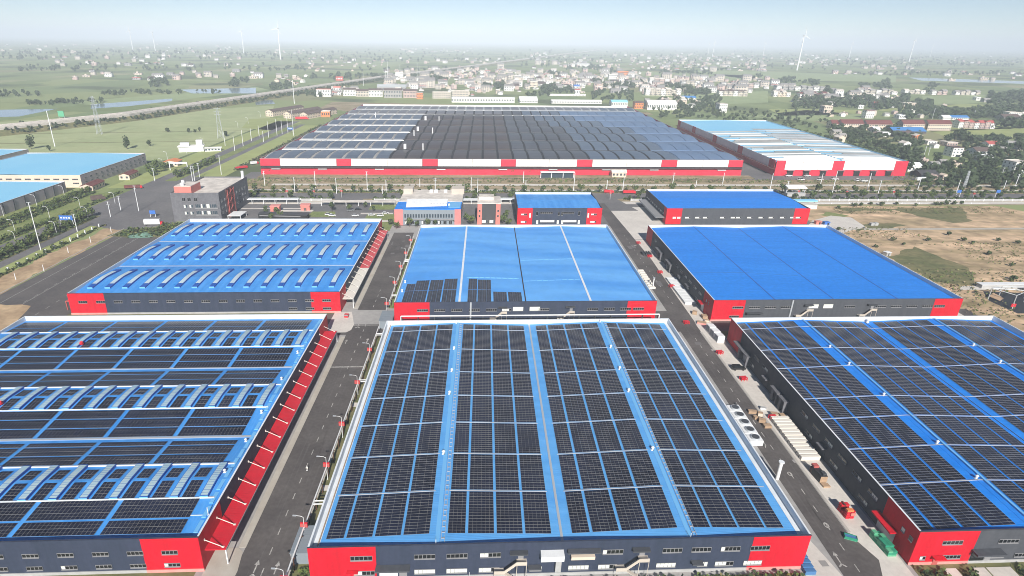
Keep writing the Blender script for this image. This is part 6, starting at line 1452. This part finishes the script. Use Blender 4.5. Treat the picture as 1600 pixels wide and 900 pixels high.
sp('small pavilion roofed white hall behind the wave roofed factory',826,161,28,4,26,m['whitew'],m['white'],'gable',1,cat='shed',name='hall',rh=7)
sp('long low white shed right of the pavilion hall',901,162,80,4,14,m['whitew'],m['whitew'],'gable',1,cat='shed',name='long_shed',rh=2)
sp('pale blue roofed shed at the right rear of the wave roofed factory',968,166,26,6,20,m['whitew'],m['roofcyan'],'gable',1,cat='shed',name='shed',rh=4)
sp('orange house with dark roof behind the right rear corner',998,170,14,9,14,m['orange'],m['tilebrown'],'gable',2)
sp('large white hall with long pale roof behind the striped factory',1034,172,46,10,36,m['whitew'],m['whitew'],'gable',1,cat='shed',name='hall',rh=5,rz=-.12)
sp('white cube house with flat tan roof at the end of the tree row',1129,176,13,13,18,m['whitew'],m['roofslab'],'flat',3)
sp('blue roofed farm shed behind the large white hall',1077,156,22,3,18,m['whitew'],m['blueshed'],'gable',1,cat='shed',name='shed',rh=4)
sp('second blue roofed shed in the village centre',901,139,9,4,12,m['whitew'],m['bluesign'],'gable',1,cat='shed',name='shed',rh=4)
rows_ = [(1008,1064,149,9,'beigew','roofslab',7,'before the dark wood'),(1122,1168,150,7.5,'beigew','tilebrown',6,'standing in the green field'),(1014,1062,131,8,'pinkw','roofslab',6,'of the long pink quarter'),(1064,1100,134,7,'beigew','roofslab2',5,'right of the pink quarter'),(1126,1186,137,7,'pinkw','roofslab2',7,'behind the green field'),(1208,1235,151,7,'cream','roofslab',4,'left of the village road'),(1249,1292,152.5,7,'beigew','tile',5,'with red roofs by the dark trees'),(1212,1290,141,6,'greyw','roofslab2',8,'in the back street'),(1335,1380,154,6.5,'cream','roofslab',5,'under the steep dark tree'),(1340,1396,146,6,'beigew','roofslab2',6,'behind the cream terrace'),(1412,1446,147,6,'beigew','roofslab',4,'on the far green'),(1455,1480,148,6,'pinkw','roofslab2',3,'beside the far dark trees'),(1492,1532,148.5,6,'beigew','roofslab2',5,'at the far right green'),(1496,1554,200.5,10,'pinkw','tilepink',7,'pink and decayed right of the red roofs')]
for a, b, y, h, mm, rm, n_, where in rows_:
    for i in range(n_): w_ = (b-a)/n_; sp(nth(i)+' house from the left in the terrace '+where, a+(i+.5)*w_, y+.0+(i*.12), w_*.94, h*random.uniform(.85,1.12), 15, m[mm] if i % 3 else m['whitew' if mm != 'whitew' else 'beigew'], m[rm], 'flat' if i % 2 else 'gable', 2 if h < 8 else 3, group='terrace '+where)
for i, (a, b, y, h) in enumerate(((1298,1311,201,7.5),(1312,1350,202,9),(1351,1395,203,9),(1407,1445,204,10.5),(1446,1487,204,10.5))):
    n_ = max(2,int((b-a)/9)); k = pxm(y); rt = sp(nth(i)+' long terrace with dark red roof from the left beyond the striped factory', (a+b)/2, y, b-a-1, h, 15, m['cream'], m['tile'], 'gable', 2, group='dark red roofed terraces', rh=5.5)
for lab, px, py, w, h, d, wl, rf, kd, st_ in (('cream cube house alone on the field edge',1293,176,14,10,16,'cream','cream','flat',2),('tall plain white house on the field edge',1358,185,14,12,12,'whitew','tile','flat',3),('small white house among the field edge trees',1316,151,5,4,10,'whitew','whitew','flat',1),('red roofed cottage in the dark wood',1369,169,9,8,10,'pinkw','tilepink','gable',2),
    ('long blue sheet roof on dark posts beside the terraces',1421,209,56,4,22,'tilebrown','blueshed','gable',1),('orange gabled house under the blue sheet roof',1435,217,12,5,10,'orange','roofslab','cross',1),('low brown roofed yard house below the blue sheet roof',1413,214,30,5,16,'tilebrown','tilebrown','gable',1),('white round ended shed left of the brown yard house',1369,211,10,9,14,'whitew','white','gable',1),('white low shed left of the brown yard house',1385,214,11,5,10,'whitew','white','gable',1),
    ('white flat house with grey roof among the trees',1456,226,16,5,12,'whitew','roofslab','flat',1),('tall bright white house beside the tower pole',1494,245,17,14,14,'whitew','tilebrown','flat',3),('white house with brown yard roof in the right wood',1535,246,26,10,16,'whitew','tilebrown','gable',2),('red roofed house in the right wood',1552,233,20,8,14,'whitew','tilepink','gable',2),('white shed with curved roof in the right wood',1543,254,17,8,12,'whitew','white','gable',1),('large white house at the right picture edge',1594,272,26,18,16,'whitew','roofslab','flat',3),
    ('pale long house left of the tall white house',1487,229,18,6,14,'pinkw','roofslab','flat',1),('pink small lodge left of a pair by the dirt track end',1461,281,7,6,6,'pinkw','pinkw','cross',1),('cream small lodge right of a pair by the dirt track end',1476,281,7,7,6,'cream','cream','cross',1),('white sheet lean to at the corner of the striped factory',1429,268,24,8,14,'whitew','white','gable',1),('dark open shed right of the sheet lean to',1452,279,30,6,16,'tankdark','roofdk','gable',1),
    ('white house left of the far right field',1528,157,8,5,12,'whitew','white','flat',1),('grey house right of the white field house',1544,160,16,5,12,'greyw','roofslab2','gable',1),('white and cream block in the wood above the terraces',1421,168,20,7,14,'cream','roofslab','flat',2),('grey tiled row behind the pink terrace',1580,191,30,8,20,'greyw','tilebrown','gable',2),('white row house at far right behind the field',1585,183,22,7,14,'whitew','roofslab','flat',2),('blue roofed long shed behind the terraces',1500,187,30,3.5,14,'whitew','blueshed','gable',1),('white roofed shed beside the blue roofed long shed',1479,187,14,4,14,'whitew','whitew','gable',1),('white barn left behind the red roofs',1410,186,13,6,14,'whitew','white','flat',1),('white small house before the wood at left of the terraces',1345,170,9,5,10,'whitew','whitew','flat',1),
    ('yellow building in the village centre',1084-250,136,12,8,14,'cream','roofslab','flat',2),('orange yellow hall on the village ridge',973,119,18,7,20,'orange','orange','flat',2),('white block left of the orange yellow hall',957,125,13,8,16,'whitew','roofslab','flat',3),('long white school block above the dark wood',911,104,22,4,18,'whitew','white','flat',2),('pale long block left of the white school',893,104,11,4,18,'whitew','roofslab','flat',2),('white walled compound before the round wood',886,150,60,2.2,6,'whitew','whitew','flat',1),('white gate lodge in the walled compound',902,148,8,7,8,'whitew','tilepink','gable',1)):
    sp(lab, px, py, w, h, d, m[wl], m[rf], kd, st_)
# many similar village houses: one mesh each, copied
HV = []
def hv(seed):
    r2 = random.Random(seed); w = r2.uniform(9,17); d = r2.uniform(8,12); st_ = r2.choice([2,2,3,3,1]); h = 3.2*st_; mb = MB(); mb.box((-w/2,0,0),(w/2,d,h),0)
    if r2.random() < .5: mb.box((-w/2-.2,-.2,h+.003),(w/2+.2,d+.2,h+.6),1); mb.box((-w/4,d*.4,h+.603),(0,d*.8,h+2.6),0)
    else:
        rh = d*.25; mb.add([(-w/2-.4,-.5,h-.1),(w/2+.4,-.5,h-.1),(w/2+.4,d/2,h+rh),(-w/2-.4,d/2,h+rh),(-w/2-.4,d+.5,h-.1),(w/2+.4,d+.5,h-.1)],[(0,1,2,3),(3,2,5,4)],1); mb.add([(-w/2,0,h),(-w/2,d,h),(-w/2,d/2,h+rh*.9),(w/2,0,h),(w/2,d,h),(w/2,d/2,h+rh*.9)],[(0,2,1),(3,4,5)],0)
    for s in range(st_):
        for k in range(int(w/3.2)): x = -w/2+1.6+k*3.2; mb.box((x-.8,-.1,s*3.2+1),(x+.8,-.003,s*3.2+2.5),2)
    wl = r2.choice(['whitew','beigew','pinkw','greyw','whitew','cream']); rf = r2.choice(['roofslab','roofslab2','roofslab','tilepink','tilebrown','roofslab2'])
    o = mb.build('village_house', [M[wl],M[rf],M['glassblue']], None, shear=False); me = o.data; bpy.data.objects.remove(o)
    txt = {'whitew':'white','beigew':'beige','pinkw':'pinkish','greyw':'grey','cream':'cream'}[wl]+' '+{1:'one storey',2:'two storey',3:'three storey'}[st_]+' house with '+{'roofslab':'pale','roofslab2':'grey','tilepink':'red','tilebrown':'brown'}[rf]+' roof'
    return me, txt, mb, [M[wl],M[rf],M['glassblue']]
for s in range(14): HV.append(hv(200+s))
zones = [((600,790,118,150),60,'behind the wave roofed factory'),((800,1000,112,142),66,'in the village centre'),((1000,1060,114,146),16,'beside the pink quarter'),((1010,1100,152,170),14,'behind the striped factory'),((430,480,118,134),16,'beyond the highway at left'),((480,600,100,112),16,'in the far hamlet'),((1240,1400,150,170),16,'in the wood right of the village'),((1400,1600,166,186),14,'in the wood above the red terraces'),((1440,1600,224,266),14,'in the right hand wood'),((1295,1420,208,240),7,'in the belt by the striped factory'),((1290,1400,176,186),6,'on the field edge')]
r2 = random.Random(77)
for (x0,x1,y0,y1), n_, where in zones:
    xs = sorted((r2.uniform(x0,x1) for _ in range(n_))); seen = {}
    for x in xs:
        y = r2.uniform(y0,y1); me, txt, _, _ = r2.choice(HV); o = link('village_house', me, None, W(x, y, 0), SKEW+r2.choice([0,0,0,.25,-.3,1.57])+r2.uniform(-.1,.1), r2.uniform(.65,.95) if x0 > 1280 else r2.uniform(.85,1.25))
        k = seen.get(txt, 0); seen[txt] = k+1; tag(o, nth(k)+' '+txt.replace(' house with ',', ')+' house '+where, 'house', 'houses '+where)
# past the nearest few hundred, far houses and woods are one mass each
far_pts = [[] for _ in HV[:10]]
def farh(x0,x1,y0,y1,n_):
    for _ in range(n_): u, v = G(r2.uniform(x0,x1), r2.uniform(y0,y1)); far_pts[r2.randrange(10)].append((u,v,0))
for z in ((600,1000,106,146,150),(1000,1240,124,148,60),(1240,1420,140,160,24),(600,800,110,140,95),(800,1000,110,138,110),(1000,1200,104,112,40),(500,600,140,150,12),(1000,1120,118,136,30),(430,490,78,84,14),(620,740,76,83,40),(840,870,84,92,10),(840,1000,92,106,50),(1000,1200,86,103,110),(800,1600,84,92,70),(0,400,70,84,60),(60,420,88,104,40),(100,420,112,126,26),(1230,1300,98,104,14),(1350,1430,104,109,16),(1200,1600,92,100,40),(480,800,92,100,40),(1480,1600,112,126,12),(1300,1440,112,118,10)): farh(*z)
def merged_raw(name, mb, P, mats, scs):
    bv = np.array([tuple(p) for p in mb.v]); P = np.array(P); V = (bv[None]*np.array(scs)[:,None,None]+P[:,None]).reshape(-1,3); nv = len(bv); nf = len(mb.f)
    lens = np.array([len(f) for f in mb.f]); li = np.concatenate([np.array(f) for f in mb.f]); LI = (li[None]+(np.arange(len(P))*nv)[:,None]).ravel()
    st = np.concatenate([[0],np.cumsum(lens)[:-1]]); LS = (st[None]+(np.arange(len(P))*len(li))[:,None]).ravel()
    return V, LI, LS, np.tile(np.array(mb.m),len(P))
def mass(name, parts, mats):
    Vs, Ls, Ss, Ms = [], [], [], []; vo = lo = 0
    for V, LI, LS, MI in parts: Vs.append(V); Ls.append(LI+vo); Ss.append(LS+lo); Ms.append(MI); vo += len(V); lo += len(LI)
    V = np.concatenate(Vs); LI = np.concatenate(Ls); LS = np.concatenate(Ss); MI = np.concatenate(Ms); me = bpy.data.meshes.new(name)
    me.vertices.add(len(V)); me.vertices.foreach_set('co', V.ravel()); me.loops.add(len(LI)); me.loops.foreach_set('vertex_index', LI.astype(np.int32)); me.polygons.add(len(LS)); me.polygons.foreach_set('loop_start', LS.astype(np.int32)); me.polygons.foreach_set('material_index', MI.astype(np.int32))
    for m_ in mats: me.materials.append(m_)
    me.update(calc_edges=True); me.validate(); return stuff(link(name, me))
parts_ = []; mats_ = []
for k, pts in enumerate(far_pts):
    me, txt, mb, ms = HV[k]
    if not pts: continue
    mb2 = MB(); mb2.v = mb.v; mb2.f = mb.f; mb2.m = [i+len(mats_) for i in mb.m]; mats_ += ms
    parts_.append(merged_raw('x', mb2, [tuple(T(*p)) for p in pts], ms, [r2.uniform(.9,2.2) for _ in pts]))
mass('far_houses', parts_, mats_)
tp = [[] for _ in range(4)]
def wood(x0,x1,y0,y1,n_,sc=1.0):
    for _ in range(n_): p = W(r2.uniform(x0,x1), r2.uniform(y0,y1), 0); tp[r2.randrange(4)].append((tuple(p), sc*r2.uniform(.7,1.3)))
for z in ((423,455,134,141,26,1.1),(486,495,119,125,6,1.2),(514,548,118,126,22,1.2),(555,600,118,124,20,1),(465,495,141,150,16,.8),(480,520,145,152,14,.8),(645,700,119,127,30,1),(680,696,122,130,12,1.2),(755,786,134,142,22,1.2),(720,732,107,111,8,1),(732,750,114,118,10,.9),(717,726,93,97,6,1),(846,868,136,147,26,1.2),(868,895,138,147,24,.9),(858,880,114,119,14,1.1),(885,930,102,110,36,1),(925,942,124,130,12,1.1),(943,1000,132,138,50,1.1),(925,990,142,158,60,.8),(820,858,147,151,20,.7),(846,858,101,106,6,1.2),(812,824,98,104,8,1),(953,965,108,114,8,1),(920,942,102,112,16,1.1),
    (1030,1112,112,117,60,1),(1058,1080,139,147,18,1.2),(1080,1112,143,148,34,1),(1030,1060,132,138,14,.9),(1100,1125,152,168,26,.8),(1060,1100,160,176,40,.8),(1000,1010,128,136,8,1),(1120,1130,109,111,5,1),(1180,1190,116,122,6,1.2),(1240,1290,156,171,70,1),(1290,1322,158,168,46,1),(1320,1365,152,170,60,1),(1365,1400,158,172,40,1),(1215,1240,125,131,16,1.2),(1264,1280,126,135,12,1.2),(1240,1270,128,132,10,.9),(1290,1440,206,262,240,.6),(1430,1600,256,296,170,.58),(1500,1605,216,262,120,.7),(1300,1420,198,215,90,.7),(1020,1130,150,186,150,.6),(1130,1300,172,205,90,.5),(1340,1376,132,137,26,.8),(1372,1390,130,140,14,1.3),(1284,1300,143,150,10,1),(1290,1296,140,150,6,1.3),(1400,1452,160,186,80,.9),(1452,1560,172,186,150,.9),(1435,1458,162,170,14,1.1),(1540,1602,146,166,80,1.1),(1545,1600,166,180,50,1),(1550,1600,192,202,20,1),(1444,1455,144,150,6,1.3),(1410,1420,150,158,6,1.2),(1450,1466,132,139,8,1.2),(1460,1600,112,118,40,1),(1340,1480,112,119,40,1),(1300,1600,96,104,130,1.3),(1300,1600,90,96,80,1.4),
    (236,262,128,137,22,1.3),(358,372,128,137,10,1.3),(376,388,126,131,6,1.2),(200,345,143,148,46,.7),(160,200,145,150,12,.8),(0,60,146,152,24,.8),(40,90,161,165,18,.7),(90,160,158,163,26,.7),(30,120,103,112,30,1.2),(120,420,100,112,50,1.2),(0,420,82,94,140,1.5),(420,800,84,98,120,1.3),(420,480,104,112,20,1.1),(800,1300,86,98,190,1.3),(1000,1300,98,110,70,1.0),(560,700,106,112,24,1),(0,1600,78,86,160,1.8)): wood(*z)
bankl = offset(hw, 21)
for i in range(2, len(bankl)-4):
    (xa,ya),(xb,yb) = bankl[i], bankl[i+1]; L_ = math.hypot(xb-xa,yb-ya)
    for k in range(int(L_/2.6)): t = r2.random(); q = r2.uniform(-7,6); tp[r2.randrange(4)].append((tuple(T(xa+(xb-xa)*t+q, ya+(yb-ya)*t+q*.3, max(0,2.6-q*.4))), r2.uniform(.28,.5)))
bankr = offset(hw, -21)
for i in range(2, len(bankr)-3):
    (xa,ya),(xb,yb) = bankr[i], bankr[i+1]; L_ = math.hypot(xb-xa,yb-ya)
    for k in range(int(L_/16)): t = r2.random(); q = r2.uniform(-6,6); tp[r2.randrange(4)].append((tuple(T(xa+(xb-xa)*t+q, ya+(yb-ya)*t, 1)), r2.uniform(.5,.9)))
parts_ = []
for k in range(4):
    mb = crown_mb(random.Random(400+k), .3, 9.5+k, 4.4+.3*k, 46, 2.1, 6)
    if tp[k]: parts_.append(merged_raw('x', mb, [p for p, s in tp[k]], None, [s for p, s in tp[k]]))
mass('far_woods', parts_, [M['leafA'],M['leafC']])
# ------------------------------------------------------------------ wind turbines
def turbine(label, px, py, top, rot, blade_deg):
    u, v = G(px, py); b = T(u,v,0); lo, hi = 20, 240
    for _ in range(40):
        z = (lo+hi)/2; c = R.T @ np.array([b.x,b.y,z-CAMZ])
        if PY+FL*c[1]/c[2] > top: lo = z
        else: hi = z
    h = min(lo, 215); r = thing('wind_turbine', label, 'wind turbine', b, rot, 'wind turbines on the plain'); s = h/150
    mb = MB(); mb.cyl((0,0,0),(0,0,h),3.6*s,2.0*s,12); mb.build('tower', M['white'], r, shear=False)
    mb = MB(); mb.box((-2.2*s,-6*s,h-1.5*s),(2.2*s,7*s,h+3*s),0,True); mb.build('nacelle', M['white'], r, shear=False)
    mb = MB(); mb.cyl((0,-6.1*s,h+.7*s),(0,-9*s,h+.7*s),2.4*s,.8*s,10); mb.build('hub', M['white'], r, shear=False)
    for k in range(3):
        a = math.radians(blade_deg+120*k); d = Vector((math.sin(a),0,math.cos(a))); e = Vector((math.cos(a),0,-math.sin(a))); o_ = Vector((0,-7.5*s,h+.7*s)); mb = MB()
        pr_ = [(1.5,1.3),(6,2.2),(20,1.6),(44,.35)]
        vs = []
        for q, wd in pr_:
            c = o_+d*q*s; vs += [c-e*wd*s*.8+Vector((0,-.3*s,0)), c+e*wd*s*1.1+Vector((0,-.3*s,0)), c+e*wd*s*1.1+Vector((0,.4*s,0)), c-e*wd*s*.8+Vector((0,.4*s,0))]
        fs = []
        for i in range(3): a0 = 4*i; fs += [(a0+j,a0+(j+1)%4,a0+4+(j+1)%4,a0+4+j) for j in range(4)]
        mb.add(vs, fs+[(0,3,2,1),(12,13,14,15)]); mb.build('blade', M['white'], r, shear=False)
for lab, px, py, top, rot, bd in (('tall near wind turbine rising above the plain at right',1245,110,56,.5,-8),('white wind turbine standing left of centre beyond the highway',438.5,93,45,-.3,20),('second clearest wind turbine at far right',1420,97,63,.6,3),('faint wind turbine between the two clear ones at right',1326,92,68,.5,10),('faint short wind turbine left of the far right one',1387,98,88,.5,30),('faint wind turbine in the middle of the right horizon',1113,89,66,.4,0),('fainter wind turbine just left of the middle right one',1106,85,68,.4,40),('faint wind turbine at the far right horizon',1453,89,70,.5,15),('faint wind turbine at the left horizon nearest the middle',381,83,49,-.2,15),('faint wind turbine second from the left horizon',243,81,51,-.3,50),('faint wind turbine farthest left on the horizon',208,80,48,-.3,5),('very faint wind turbine right of the village',1192,87,66,.4,20)): turbine(lab, px, py, top, rot, bd)
